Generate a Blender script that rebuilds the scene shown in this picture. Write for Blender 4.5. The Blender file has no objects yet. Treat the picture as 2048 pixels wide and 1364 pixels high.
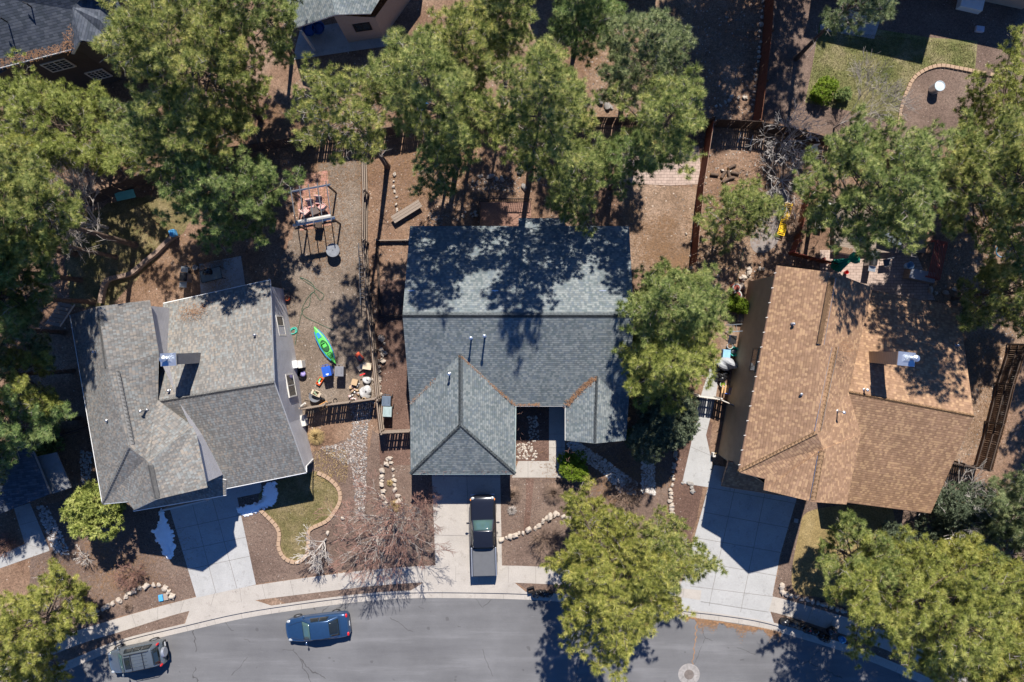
import bpy, bmesh, math, random
import numpy as np
from mathutils import Vector, Matrix
PI = math.pi
R = math.radians
random.seed(7)
S = bpy.context.scene
COL = S.collection

# ---------------- camera: a drone looking straight down from 50 m ----------------
cam = bpy.data.objects.new("camera", bpy.data.cameras.new("camera"))
COL.objects.link(cam)
cam.location = (0, 0, 50)
cam.rotation_euler = (0, 0, 0)
cam.data.lens = 24
cam.data.sensor_width = 36
cam.data.clip_end = 3000
S.camera = cam

# ---------------- sky and sun ----------------
SUN_EL, SUN_AZ = R(49), R(8)
world = bpy.data.worlds.new("World")
S.world = world
world.use_nodes = True
wn = world.node_tree
sky = wn.nodes.new("ShaderNodeTexSky")
sky.sky_type = 'NISHITA'
sky.sun_disc = False
sky.sun_elevation = SUN_EL
sky.sun_rotation = SUN_AZ
sky.altitude = 2100
sky.air_density = 1.0
sky.dust_density = 0.2
sky.ozone_density = 4.5
bgn = wn.nodes["Background"]
bgn.inputs[1].default_value = 0.066
tint = wn.nodes.new("ShaderNodeMix"); tint.data_type = 'RGBA'; tint.blend_type = 'MULTIPLY'; tint.inputs[0].default_value = 1.0
tint.inputs[7].default_value = (0.52, 0.92, 1.4, 1)
wn.links.new(sky.outputs[0], tint.inputs[6]); wn.links.new(tint.outputs[2], bgn.inputs[0])
sl = bpy.data.lights.new("sun", 'SUN')
sl.energy = 5.0
sl.angle = R(0.53)
sl.color = (1.0, 0.95, 0.88)
sun = bpy.data.objects.new("sun", sl)
COL.objects.link(sun)
dsun = Vector((-math.sin(SUN_AZ) * math.cos(SUN_EL), -math.cos(SUN_AZ) * math.cos(SUN_EL), -math.sin(SUN_EL)))
sun.rotation_euler = dsun.to_track_quat('-Z', 'Y').to_euler()
sun.location = (10, 60, 70)
S.view_settings.view_transform = 'Standard'
S.view_settings.look = 'None'
S.view_settings.exposure = 0.76
S.view_settings.gamma = 1.0

# ---------------- helpers ----------------
F = 1365.333
def W(px, py, z=0.0):
    k = (50.0 - z) / F
    return Vector(((px - 1024) * k, (682 - py) * k, z))
def W2(px, py, z=0.0):
    v = W(px, py, z)
    return (v.x, v.y)

class MB:
    """collects geometry and links it as one mesh object"""
    def __init__(s):
        s.v = []; s.f = []; s.m = []; s.runs = []
    def face(s, idx, m=0):
        s.f.append(tuple(idx)); s.m.append(m)
    def poly(s, pts, m=0):
        b = len(s.v); s.v += [tuple(p) for p in pts]
        s.face(range(b, b + len(pts)), m)
    def box(s, c, size, rz=0.0, m=0, top=1.0, tilt=None):
        sx, sy, sz = [q / 2 for q in size]
        ca, sa = math.cos(rz), math.sin(rz)
        b = len(s.v)
        for dz in (-sz, sz):
            t = top if dz > 0 else 1.0
            for dx, dy in ((-sx, -sy), (sx, -sy), (sx, sy), (-sx, sy)):
                x, y, z = dx * t, dy * t, dz
                if tilt:
                    q = tilt @ Vector((x, y, z)); x, y, z = q
                s.v.append((c[0] + x * ca - y * sa, c[1] + x * sa + y * ca, c[2] + z))
        for f in ((3, 2, 1, 0), (4, 5, 6, 7), (0, 1, 5, 4), (1, 2, 6, 5), (2, 3, 7, 6), (3, 0, 4, 7)):
            s.face([b + i for i in f], m)
    def prism(s, poly, z0, z1, m=0, ms=None, bottom=True):
        """poly: list of xy, counter-clockwise or not"""
        ar = sum(poly[i][0] * poly[(i + 1) % len(poly)][1] - poly[(i + 1) % len(poly)][0] * poly[i][1] for i in range(len(poly)))
        if ar < 0: poly = list(reversed(poly))
        n = len(poly); b = len(s.v)
        s.v += [(p[0], p[1], z0) for p in poly] + [(p[0], p[1], z1) for p in poly]
        s.face(range(b + n, b + 2 * n), m)
        if bottom: s.face(reversed(range(b, b + n)), m)
        for i in range(n):
            j = (i + 1) % n
            s.face((b + i, b + j, b + n + j, b + n + i), m if ms is None else ms)
    def tube(s, pts, rad, sides=6, m=0, cap=True):
        n = len(pts)
        if not hasattr(rad, '__len__'): rad = [rad] * n
        b = len(s.v)
        pts = [Vector(p) for p in pts]
        for i, p in enumerate(pts):
            d = (pts[min(i + 1, n - 1)] - pts[max(i - 1, 0)])
            if d.length < 1e-9: d = Vector((0, 0, 1))
            d.normalize()
            u = d.cross(Vector((0, 0, 1)))
            if u.length < 0.05: u = d.cross(Vector((1, 0, 0)))
            u.normalize(); w = d.cross(u)
            for k in range(sides):
                a = 2 * PI * k / sides
                q = p + (u * math.cos(a) + w * math.sin(a)) * rad[i]
                s.v.append((q.x, q.y, q.z))
        for i in range(n - 1):
            for k in range(sides):
                k2 = (k + 1) % sides
                s.face((b + i * sides + k, b + i * sides + k2, b + (i + 1) * sides + k2, b + (i + 1) * sides + k), m)
        if cap:
            s.face(range(b, b + sides), m)
            s.face(reversed(range(b + (n - 1) * sides, b + n * sides)), m)
    def lathe(s, c, prof, n=16, m=0, cap=True):
        """prof: list of (r, z) from bottom to top"""
        b = len(s.v)
        for r, z in prof:
            for k in range(n):
                a = 2 * PI * k / n
                s.v.append((c[0] + r * math.cos(a), c[1] + r * math.sin(a), c[2] + z))
        for i in range(len(prof) - 1):
            for k in range(n):
                k2 = (k + 1) % n
                s.face((b + i * n + k, b + i * n + k2, b + (i + 1) * n + k2, b + (i + 1) * n + k), m)
        if cap:
            s.face(reversed(range(b, b + n)), m)
            s.face(range(b + (len(prof) - 1) * n, b + len(prof) * n), m)
    def blob(s, c, r, seed=0, m=0, amp=0.2, sub=2, flat=None):
        bm = bmesh.new(); bmesh.ops.create_icosphere(bm, subdivisions=sub, radius=1.0)
        rr = random.Random(seed)
        ph = [(rr.uniform(1.2, 3.4), rr.uniform(1.2, 3.4), rr.uniform(1.2, 3.4), rr.uniform(0, 6)) for _ in range(4)]
        b = len(s.v)
        for v in bm.verts:
            k = 1 + amp * sum(math.sin(a * v.co.x * 1.6 + q + b2 * v.co.y * 1.3 + c2 * v.co.z) for a, b2, c2, q in ph) / 2
            p = v.co * k
            s.v.append((c[0] + p.x * r[0], c[1] + p.y * r[1], c[2] + max(p.z, -0.75) * r[2]))
        for f in bm.faces: s.face([b + v.index for v in f.verts], m)
        bm.free()
    def build(s, name, mats, parent=None, smooth=False, world=False, uvs=None):
        me = bpy.data.meshes.new(name)
        vv = s.v
        if parent is not None and world:
            o = abs_loc(parent)
            vv = [(x - o.x, y - o.y, z - o.z) for x, y, z in vv]
        me.from_pydata(vv, [], s.f)
        if not isinstance(mats, (list, tuple)): mats = [mats]
        for m in mats: me.materials.append(m)
        if len(mats) > 1: me.polygons.foreach_set("material_index", s.m)
        if uvs is not None:
            l = me.uv_layers.new(name="UVMap")
            l.data.foreach_set("uv", np.array(uvs, dtype=np.float32).ravel())
        if smooth: me.polygons.foreach_set("use_smooth", [True] * len(me.polygons))
        me.update()
        ob = bpy.data.objects.new(name, me)
        COL.objects.link(ob)
        if parent is not None: ob.parent = parent
        return ob

def abs_loc(o):
    l = Vector((0, 0, 0))
    while o is not None:
        l += o.location; o = o.parent
    return l
def tag(o, label=None, cat=None, group=None, kind=None):
    if label and len(label.split()) > 16: print('LONGLABEL', label)
    if label: o['label'] = label
    if cat: o['category'] = cat
    if group: o['group'] = group
    if kind: o['kind'] = kind
    return o
def thing(name, label, cat, loc=(0, 0, 0), rz=0.0, group=None):
    o = bpy.data.objects.new(name, None)
    o.empty_display_size = 0.3
    COL.objects.link(o)
    o.location = loc; o.rotation_euler = (0, 0, rz)
    return tag(o, label, cat, group)
def kids(o): return [c for c in bpy.data.objects if c.parent == o]
def dup(o, loc=None, rz=None, label=None, scale=None, parent=None, KC={}):
    c = o.copy(); COL.objects.link(c)
    if parent is not None: c.parent = parent
    if loc is not None: c.location = loc
    if rz is not None: c.rotation_euler = (0, 0, rz) if not hasattr(rz, '__len__') else rz
    if scale is not None: c.scale = scale if hasattr(scale, '__len__') else (scale,) * 3
    if label: c['label'] = label
    if o.name not in KC: KC[o.name] = kids(o)
    for ch in KC[o.name]: dup(ch, parent=c)
    return c
def bevel(o, w=0.02, seg=2):
    md = o.modifiers.new("bevel", 'BEVEL'); md.width = w; md.segments = seg; md.limit_method = 'ANGLE'
    return o
def subd(o, n=1):
    md = o.modifiers.new("subd", 'SUBSURF'); md.levels = n; md.render_levels = n
    return o

# ---------------- materials ----------------
class NT:
    def __init__(s, name, rough=0.8, spec=0.3, metal=0.0):
        s.mat = bpy.data.materials.new(name); s.mat.use_nodes = True
        s.t = s.mat.node_tree; s.b = s.t.nodes["Principled BSDF"]
        s.b.inputs["Roughness"].default_value = rough
        s.b.inputs["Metallic"].default_value = metal
        s.b.inputs["Specular IOR Level"].default_value = spec
    def n(s, kind, **kw):
        nd = s.t.nodes.new(kind)
        for k, v in kw.items(): setattr(nd, k, v)
        return nd
    def l(s, a, b): s.t.links.new(a, b)
    def coord(s, kind="Object"):
        if not hasattr(s, '_tc'): s._tc = s.n("ShaderNodeTexCoord")
        return s._tc.outputs[kind]
    def noise(s, scale, detail=4, rough=0.6, vec=None, dist=0.0):
        nd = s.n("ShaderNodeTexNoise"); nd.inputs["Scale"].default_value = scale
        nd.inputs["Detail"].default_value = detail; nd.inputs["Roughness"].default_value = rough
        nd.inputs["Distortion"].default_value = dist
        s.l(vec or s.coord(), nd.inputs["Vector"]); return nd.outputs["Fac"]
    def voro(s, scale, out="Color", vec=None, feature='F1'):
        nd = s.n("ShaderNodeTexVoronoi", feature=feature); nd.inputs["Scale"].default_value = scale
        s.l(vec or s.coord(), nd.inputs["Vector"]); return nd.outputs[out]
    def ramp(s, fac, stops, interp='LINEAR'):
        nd = s.n("ShaderNodeValToRGB"); cr = nd.color_ramp; cr.interpolation = interp
        while len(cr.elements) < len(stops): cr.elements.new(0.5)
        for e, (p, c) in zip(cr.elements, stops):
            e.position = p; e.color = (*c, 1) if len(c) == 3 else c
        s.l(fac, nd.inputs[0]); return nd.outputs[0]
    def mix(s, a, b, fac, mode='MIX'):
        nd = s.n("ShaderNodeMix", data_type='RGBA', blend_type=mode)
        for i, v in ((0, fac), (6, a), (7, b)):
            if isinstance(v, (int, float)): nd.inputs[i].default_value = v
            elif isinstance(v, tuple): nd.inputs[i].default_value = (*v, 1)
            else: s.l(v, nd.inputs[i])
        return nd.outputs[2]
    def math(s, op, a, b=None, c=None):
        nd = s.n("ShaderNodeMath", operation=op)
        for i, v in enumerate((a, b, c)):
            if v is None: continue
            if isinstance(v, (int, float)): nd.inputs[i].default_value = v
            else: s.l(v, nd.inputs[i])
        return nd.outputs[0]
    def color(s, c):
        if isinstance(c, tuple): s.b.inputs["Base Color"].default_value = (*c, 1)
        else: s.l(c, s.b.inputs["Base Color"])
        return s
    def bump(s, h, strength=0.5, dist=0.02):
        nd = s.n("ShaderNodeBump"); nd.inputs["Strength"].default_value = strength
        nd.inputs["Distance"].default_value = dist
        s.l(h, nd.inputs["Height"]); s.l(nd.outputs[0], s.b.inputs["Normal"]); return s

def mul(c, k): return tuple(q * k for q in c)
def plain(name, c, rough=0.7, spec=0.3, metal=0.0, var=0.18, scale=3.0, bump=0.0):
    t = NT(name, rough, spec, metal)
    f = t.noise(scale, 5, 0.65)
    t.color(t.ramp(f, [(0.25, mul(c, 1 - var)), (0.75, mul(c, 1 + var))]))
    if bump: t.bump(t.noise(scale * 12, 3), bump, 0.01)
    return t.mat
def soil(name, c1, c2, c3, pebble=0.35, grain=16.0, light=(0.42, 0.36, 0.31), big=0.35, litter=None, dark=(0.05, 0.035, 0.03)):
    """gravelly ground: large tone patches, coloured grains, pale pebbles"""
    t = NT(name, 0.95, 0.1)
    c1, c2, c3 = [(c[0] * .98, c[1] * .98, c[2] * .95) for c in (c1, c2, c3)]
    a = t.ramp(t.noise(big, 6, 0.6), [(0.34, c1), (0.5, c2), (0.66, c3)])
    cell = t.voro(grain, "Color")
    sep = t.n("ShaderNodeSeparateColor"); t.l(cell, sep.inputs[0])
    g = t.ramp(sep.outputs[0], [(0.0, mul((1, 1, 1), 0.62)), (0.5, (0.98, 0.97, 0.96)), (1.0, (1.35, 1.32, 1.3))])
    a = t.mix(a, g, 0.85, 'MULTIPLY')
    pb = t.voro(grain * 0.42, "Color"); s2 = t.n("ShaderNodeSeparateColor"); t.l(pb, s2.inputs[0])
    dd = t.voro(grain * 0.42, "Distance")
    mk = t.math('MULTIPLY', t.math('GREATER_THAN', s2.outputs[1], 1 - 0.05 * pebble), t.math('LESS_THAN', dd, 0.3))
    a = t.mix(a, light, t.math('MULTIPLY', mk, 0.7))
    a = t.mix(a, t.ramp(t.noise(grain * 0.25, 5, 0.75), [(0.3, (0.6, 0.58, 0.56)), (0.5, (1, 1, 1)), (0.75, (1.25, 1.22, 1.2))]), 0.75, 'MULTIPLY')
    if litter:
        lf = t.math('MULTIPLY', t.math('GREATER_THAN', t.noise(0.9, 6, 0.75), 0.56), 0.6)
        a = t.mix(a, litter, lf)
    t.color(a)
    t.bump(t.noise(grain * 1.2, 4, 0.7), 0.9, 0.03)
    return t.mat
def concrete(name, c, var=0.12):
    t = NT(name, 0.85, 0.2)
    a = t.ramp(t.noise(0.8, 6, 0.65), [(0.3, mul(c, 1 - var)), (0.55, c), (0.75, mul(c, 1 + var * 0.6))])
    a = t.mix(a, t.ramp(t.noise(14, 4, 0.7), [(0.3, (0.86, 0.86, 0.86)), (0.7, (1.08, 1.08, 1.08))]), 1.0, 'MULTIPLY')
    a = t.mix(a, (0.80, 0.79, 0.78), t.math('MULTIPLY', t.math('GREATER_THAN', t.noise(1.7, 5, 0.7), 0.6), 0.55), 'MULTIPLY')
    a = t.mix(a, (0.6, 0.58, 0.56), t.math('MULTIPLY', t.math('GREATER_THAN', t.noise(3.1, 3, 0.5, dist=0.6), 0.7), 0.45), 'MULTIPLY')
    t.color(a); t.bump(t.noise(60, 2), 0.2, 0.005)
    return t.mat
def shingle(name, tones, row=0.15, wid=0.26, dark=0.72):
    """random-tone asphalt shingles laid in courses, from UV in metres (v up the slope)"""
    t = NT(name, 0.95, 0.12)
    uv = t.coord("UV")
    sp = t.n("ShaderNodeSeparateXYZ"); t.l(uv, sp.inputs[0])
    r = t.math('DIVIDE', sp.outputs[1], row)
    ri = t.math('FLOOR', r); rf = t.math('FRACT', r)
    wn1 = t.n("ShaderNodeTexWhiteNoise", noise_dimensions='1D'); t.l(ri, wn1.inputs["W"])
    ushift = t.math('ADD', t.math('DIVIDE', sp.outputs[0], wid), t.math('MULTIPLY', wn1.outputs["Value"], 7.3))
    ci = t.math('FLOOR', ushift)
    cb = t.n("ShaderNodeCombineXYZ"); t.l(ci, cb.inputs[0]); t.l(ri, cb.inputs[1])
    wn2 = t.n("ShaderNodeTexWhiteNoise", noise_dimensions='2D'); t.l(cb.outputs[0], wn2.inputs["Vector"])
    stops = [(i / len(tones), c) for i, c in enumerate(tones)]
    a = t.ramp(wn2.outputs["Value"], stops, 'CONSTANT')
    a = t.mix(a, t.ramp(t.noise(0.7, 6, 0.7), [(0.3, (0.9, 0.9, 0.9)), (0.7, (1.08, 1.08, 1.08))]), 1.0, 'MULTIPLY')
    mps = t.n("ShaderNodeMapping"); mps.inputs["Scale"].default_value = (2.2, 0.25, 1); t.l(uv, mps.inputs[0])
    a = t.mix(a, t.ramp(t.noise(1.0, 5, 0.7, vec=mps.outputs[0]), [(0.3, (0.87, 0.87, 0.87)), (0.6, (1.04, 1.04, 1.04))]), 1.0, 'MULTIPLY')
    edge = t.math('LESS_THAN', rf, 0.16)
    a = t.mix(a, mul((1, 1, 1), dark), t.math('MULTIPLY', edge, 1.0), 'MULTIPLY')  # painted shadow line along the edge of every shingle course
    a = t.mix(a, t.ramp(t.noise(40, 3, 0.7), [(0.3, (0.85, 0.85, 0.85)), (0.7, (1.12, 1.12, 1.12))]), 1.0, 'MULTIPLY')
    t.color(a)
    h = t.math('ADD', t.math('MULTIPLY', rf, -0.6), t.math('MULTIPLY', wn2.outputs["Value"], 0.25))
    t.bump(h, 0.6, 0.03)
    return t.mat
def siding(name, c, row=0.2):
    t = NT(name, 0.75, 0.25)
    sp = t.n("ShaderNodeSeparateXYZ"); t.l(t.coord(), sp.inputs[0])
    rf = t.math('FRACT', t.math('DIVIDE', sp.outputs[2], row))
    a = t.ramp(t.noise(1.5, 5), [(0.3, mul(c, 0.9)), (0.7, mul(c, 1.08))])
    a = t.mix(a, (0.45, 0.45, 0.45), t.math('MULTIPLY', t.math('LESS_THAN', rf, 0.09), 0.9), 'MULTIPLY')
    t.color(a); t.bump(rf, 0.6, 0.02)
    return t.mat
def wood(name, c, scale=1.0, rough=0.85):
    t = NT(name, rough, 0.15)
    mp = t.n("ShaderNodeMapping"); mp.inputs["Scale"].default_value = (7 * scale, 7 * scale, 0.8 * scale)
    t.l(t.coord(), mp.inputs[0])
    a = t.ramp(t.noise(3.0, 6, 0.7, vec=mp.outputs[0]), [(0.3, mul(c, 0.6)), (0.5, c), (0.72, mul(c, 1.35))])
    t.color(a); return t.mat
def gloss(name, c, rough=0.25, spec=0.5, metal=0.0, coat=0.0):
    t = NT(name, rough, spec, metal)
    t.color(t.ramp(t.noise(6, 4), [(0.3, mul(c, 0.93)), (0.7, mul(c, 1.05))]))
    if coat: t.b.inputs["Coat Weight"].default_value = coat; t.b.inputs["Coat Roughness"].default_value = 0.05
    return t.mat
def needles(name, cols, trans=0.34):
    t = NT(name, 0.55, 0.22)
    n1 = t.noise(0.8, 4, 0.7)
    n2 = t.noise(4.2, 3, 0.6)
    f = t.math('ADD', t.math('MULTIPLY', n1, 0.4), t.math('MULTIPLY', n2, 0.6))
    oi = t.n("ShaderNodeObjectInfo")
    a = t.ramp(f, [(0.38, cols[0]), (0.5, cols[1]), (0.61, cols[2])])
    a = t.mix(a, t.ramp(oi.outputs["Random"], [(0.0, (0.93, 1.0, 1.1)), (0.5, (1.0, 1.0, 1.03)), (1.0, (1.04, 1.0, 0.98))]), 1.0, 'MULTIPLY')
    bn = t.math('MULTIPLY', t.math('GREATER_THAN', t.noise(1.7, 3, 0.6), 0.66), 0.55)
    a = t.mix(a, (0.30, 0.20, 0.09), bn)
    t.color(a)
    tr = t.n("ShaderNodeBsdfTranslucent"); t.l(a, tr.inputs[0])
    mx = t.n("ShaderNodeMixShader"); mx.inputs[0].default_value = trans
    t.l(t.b.outputs[0], mx.inputs[1]); t.l(tr.outputs[0], mx.inputs[2])
    t.l(mx.outputs[0], t.t.nodes["Material Output"].inputs[0])
    return t.mat
def glassm(name, c=(0.03, 0.04, 0.045), rough=0.05):
    t = NT(name, rough, 0.8); t.color(t.ramp(t.noise(2), [(0.3, c), (0.7, mul(c, 1.3))])); return t.mat

M = {}
M['soil'] = soil('dirt', (0.155, 0.095, 0.066), (0.21, 0.135, 0.095), (0.25, 0.175, 0.13), 0.8, 15, light=(0.5, 0.43, 0.36))
M['mulch'] = soil('brown_gravel', (0.125, 0.088, 0.072), (0.155, 0.11, 0.09), (0.185, 0.135, 0.11), 0.5, 20)
M['mulchred'] = soil('reddish_gravel', (0.11, 0.068, 0.055), (0.135, 0.085, 0.068), (0.165, 0.105, 0.085), 0.3, 20)
M['yard'] = soil('grey_brown_gravel', (0.14, 0.108, 0.085), (0.18, 0.142, 0.115), (0.22, 0.18, 0.15), 0.6, 18)
M['orange'] = soil('orange_dirt', (0.18, 0.12, 0.083), (0.235, 0.162, 0.116), (0.28, 0.2, 0.15), 0.8, 13, light=(0.55, 0.46, 0.38))
M['lawn'] = soil('dry_lawn', (0.13, 0.12, 0.05), (0.18, 0.15, 0.075), (0.25, 0.2, 0.115), 0.0, 22, big=0.8)
M['lawngreen'] = soil('green_lawn', (0.10, 0.115, 0.04), (0.165, 0.16, 0.07), (0.25, 0.215, 0.125), 0.0, 20, big=0.6)
M['lawnyellow'] = soil('yellow_lawn', (0.19, 0.145, 0.065), (0.24, 0.18, 0.085), (0.28, 0.215, 0.11), 0.0, 22, big=0.8)
M['concrete'] = concrete('concrete', (0.37, 0.365, 0.355))
M['concrete2'] = concrete('old_concrete', (0.385, 0.35, 0.31))
M['concpath'] = concrete('path_concrete', (0.34, 0.335, 0.325), 0.2)
M['joint'] = plain('joint', (0.19, 0.175, 0.16))
M['stone'] = plain('pale_stone', (0.40, 0.34, 0.28), 0.9, 0.1, var=0.3, scale=5, bump=0.4)
M['stonegrey'] = plain('grey_stone', (0.26, 0.24, 0.22), 0.9, 0.1, var=0.35, scale=4, bump=0.4)
M['paver'] = plain('tan_block', (0.36, 0.25, 0.17), 0.9, 0.1, var=0.15, scale=5, bump=0.3)
M['wood'] = wood('brown_wood', (0.13, 0.075, 0.045))
M['redwood'] = wood('red_brown_wood', (0.17, 0.06, 0.035))
M['greywood'] = wood('weathered_wood', (0.25, 0.20, 0.16))
M['darkwood'] = wood('dark_weathered_wood', (0.075, 0.055, 0.045))
M['redpaint'] = plain('faded_red_paint', (0.30, 0.075, 0.055), 0.7, var=0.25)
M['bark'] = plain('pine_bark', (0.12, 0.085, 0.065), 0.95, 0.1, var=0.5, scale=5, bump=0.8)
M['twig'] = plain('grey_twig', (0.34, 0.30, 0.265), 0.9, 0.1, var=0.3)
M['palebark'] = plain('pale_bark', (0.46, 0.42, 0.38), 0.9, 0.1, var=0.2)
M['redtwig'] = plain('red_twig', (0.235, 0.135, 0.105), 0.85, 0.15, var=0.3, scale=2)
M['brush'] = plain('dry_brush', (0.20, 0.14, 0.105), 0.95, 0.1, var=0.3)
M['straw'] = plain('straw', (0.36, 0.26, 0.12), 0.95, 0.1, var=0.3)
M['pineA'] = needles('pine_needles_olive', [(0.07, 0.105, 0.026), (0.26, 0.30, 0.08), (0.60, 0.57, 0.20)])
M['pineB'] = needles('pine_needles_green', [(0.055, 0.10, 0.03), (0.20, 0.27, 0.08), (0.44, 0.48, 0.18)])
M['pineC'] = needles('pine_needles_grey_green', [(0.06, 0.09, 0.038), (0.21, 0.26, 0.11), (0.44, 0.48, 0.24)])
M['pineD'] = needles('pine_needles_yellow_green', [(0.10, 0.125, 0.024), (0.32, 0.34, 0.075), (0.60, 0.57, 0.175)])
M['juniper'] = needles('juniper_leaves', [(0.045, 0.06, 0.032), (0.11, 0.135, 0.075), (0.22, 0.25, 0.15)])
M['lime'] = needles('bright_shrub_leaves', [(0.08, 0.13, 0.01), (0.17, 0.25, 0.02), (0.28, 0.36, 0.04)], 0.3)
M['white'] = plain('white_paint', (0.72, 0.72, 0.70), 0.5, var=0.06)
M['cream'] = plain('cream_paint', (0.55, 0.52, 0.47), 0.6, var=0.06)
M['greymetal'] = gloss('grey_metal', (0.35, 0.36, 0.38), 0.35, 0.5, 0.7)
M['brightmetal'] = gloss('bright_metal', (0.62, 0.66, 0.70), 0.32, 0.5, 0.85)
M['blackplastic'] = plain('black_plastic', (0.02, 0.02, 0.022), 0.45)
M['greyplastic'] = plain('grey_plastic', (0.13, 0.135, 0.15), 0.5, var=0.1)
M['glass'] = glassm('window_glass')
M['void'] = plain('dark_opening', (0.01, 0.01, 0.01), 1.0)
M['rubber'] = plain('rubber', (0.022, 0.022, 0.024), 0.8)
def sc(l, k, d=(1, 1, 1)): return [tuple(q * k * e for q, e in zip(c, d)) for c in l]
M['roofA'] = shingle('mixed_grey_shingle', sc([(0.14, 0.137, 0.132), (0.18, 0.176, 0.17), (0.165, 0.175, 0.176), (0.225, 0.202, 0.178), (0.155, 0.15, 0.145), (0.20, 0.21, 0.21), (0.148, 0.145, 0.14), (0.205, 0.193, 0.18)], 1.06, (1.03, 1, .95)), 0.18, 0.105, 0.85)
M['roofB'] = shingle('blue_grey_shingle', sc([(0.105, 0.125, 0.13), (0.145, 0.165, 0.17), (0.125, 0.14, 0.145), (0.165, 0.18, 0.18), (0.115, 0.135, 0.15), (0.185, 0.20, 0.20)], 1.15, (1.0, 1.0, .98)), 0.15, 0.16, 0.72)
M['roofC'] = shingle('brown_shingle', sc([(0.26, 0.175, 0.12), (0.29, 0.195, 0.135), (0.235, 0.157, 0.11), (0.30, 0.205, 0.145), (0.37, 0.26, 0.17), (0.27, 0.183, 0.125), (0.25, 0.168, 0.115), (0.36, 0.25, 0.165)], 1.0, (1.06, .96, .86)), 0.17, 0.16, 0.8)
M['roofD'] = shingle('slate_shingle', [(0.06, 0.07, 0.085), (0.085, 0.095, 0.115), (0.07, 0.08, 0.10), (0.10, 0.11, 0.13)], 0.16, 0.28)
M['sidingA'] = siding('grey_siding', (0.50, 0.485, 0.49))
M['sidingC'] = siding('tan_siding', (0.40, 0.325, 0.225))
M['sidingB'] = siding('blue_grey_siding', (0.30, 0.31, 0.32))
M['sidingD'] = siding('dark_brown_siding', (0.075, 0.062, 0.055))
M['stucco'] = plain('beige_stucco', (0.36, 0.30, 0.25), 0.9, var=0.08)
M['snow'] = plain('snow', (0.90, 0.91, 0.93), 0.6, var=0.06, scale=4, bump=0.5)
M['needlelitter'] = soil('needle_litter', (0.30, 0.13, 0.05), (0.36, 0.17, 0.07), (0.42, 0.22, 0.10), 0, 25)

# asphalt with wheel-path tone bands, scuffs and speckle
t = NT('asphalt', 0.9, 0.2)
a = t.ramp(t.noise(0.25, 6, 0.6), [(0.3, (0.118, 0.116, 0.118)), (0.5, (0.138, 0.136, 0.138)), (0.7, (0.162, 0.16, 0.162))])
mp = t.n("ShaderNodeMapping"); mp.inputs["Scale"].default_value = (0.12, 1.3, 1)
t.l(t.coord(), mp.inputs[0])
a = t.mix(a, t.ramp(t.noise(1.0, 6, 0.65, vec=mp.outputs[0]), [(0.3, (0.82, 0.82, 0.83)), (0.55, (1, 1, 1)), (0.72, (1.3, 1.3, 1.3))]), 0.8, 'MULTIPLY')
a = t.mix(a, (0.24, 0.235, 0.235), t.math('MULTIPLY', t.math('GREATER_THAN', t.noise(1.6, 8, 0.8, vec=mp.outputs[0]), 0.66), 0.45))
a = t.mix(a, t.ramp(t.noise(30, 4, 0.8), [(0.3, (0.75, 0.75, 0.75)), (0.7, (1.25, 1.25, 1.25))]), 1.0, 'MULTIPLY')
ck = t.n("ShaderNodeTexVoronoi", feature='DISTANCE_TO_EDGE'); ck.inputs["Scale"].default_value = 0.22
wv = t.n("ShaderNodeMix", data_type='VECTOR'); wv.inputs[0].default_value = 0.35
nz = t.n("ShaderNodeTexNoise"); nz.inputs["Scale"].default_value = 1.1; nz.inputs["Detail"].default_value = 6; t.l(t.coord(), nz.inputs["Vector"])
t.l(t.coord(), wv.inputs[4]); t.l(nz.outputs["Color"], wv.inputs[5]); t.l(wv.outputs[1], ck.inputs["Vector"])
cm = t.math('MULTIPLY', t.math('LESS_THAN', ck.outputs["Distance"], 0.0022), t.math('GREATER_THAN', t.noise(0.35, 2), 0.5))
a = t.mix(a, (0.055, 0.052, 0.05), t.math('MULTIPLY', cm, 0.75))
a = t.mix(a, (0.07, 0.068, 0.068), t.math('MULTIPLY', t.math('GREATER_THAN', t.noise(1.3, 2, 0.4), 0.74), 0.5))
t.color(a); t.bump(t.noise(70, 2), 0.4, 0.006)
M['asphalt'] = t.mat

def brickmat(name, c1, c2, mortar, w, h, scale=1.0, rot=0.0, offset=0.5):
    t = NT(name, 0.9, 0.15)
    mp = t.n("ShaderNodeMapping"); mp.inputs["Rotation"].default_value = (0, 0, rot)
    t.l(t.coord(), mp.inputs[0])
    b = t.n("ShaderNodeTexBrick"); b.offset = offset
    b.inputs["Color1"].default_value = (*c1, 1); b.inputs["Color2"].default_value = (*c2, 1)
    b.inputs["Mortar"].default_value = (*mortar, 1)
    b.inputs["Scale"].default_value = scale; b.inputs["Brick Width"].default_value = w
    b.inputs["Row Height"].default_value = h; b.inputs["Mortar Size"].default_value = 0.012
    t.l(mp.outputs[0], b.inputs["Vector"])
    a = t.mix(b.outputs["Color"], t.ramp(t.noise(3, 5), [(0.3, (0.82, 0.82, 0.82)), (0.7, (1.15, 1.15, 1.15))]), 1.0, 'MULTIPLY')
    t.color(a); return t.mat
M['brickpatio'] = brickmat('brick_paving', (0.36, 0.27, 0.225), (0.43, 0.33, 0.275), (0.16, 0.12, 0.10), 0.42, 0.21)
M['redpavers'] = brickmat('terracotta_pavers', (0.36, 0.18, 0.14), (0.42, 0.24, 0.18), (0.14, 0.09, 0.07), 0.42, 0.42, rot=R(8), offset=0.0)

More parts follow.
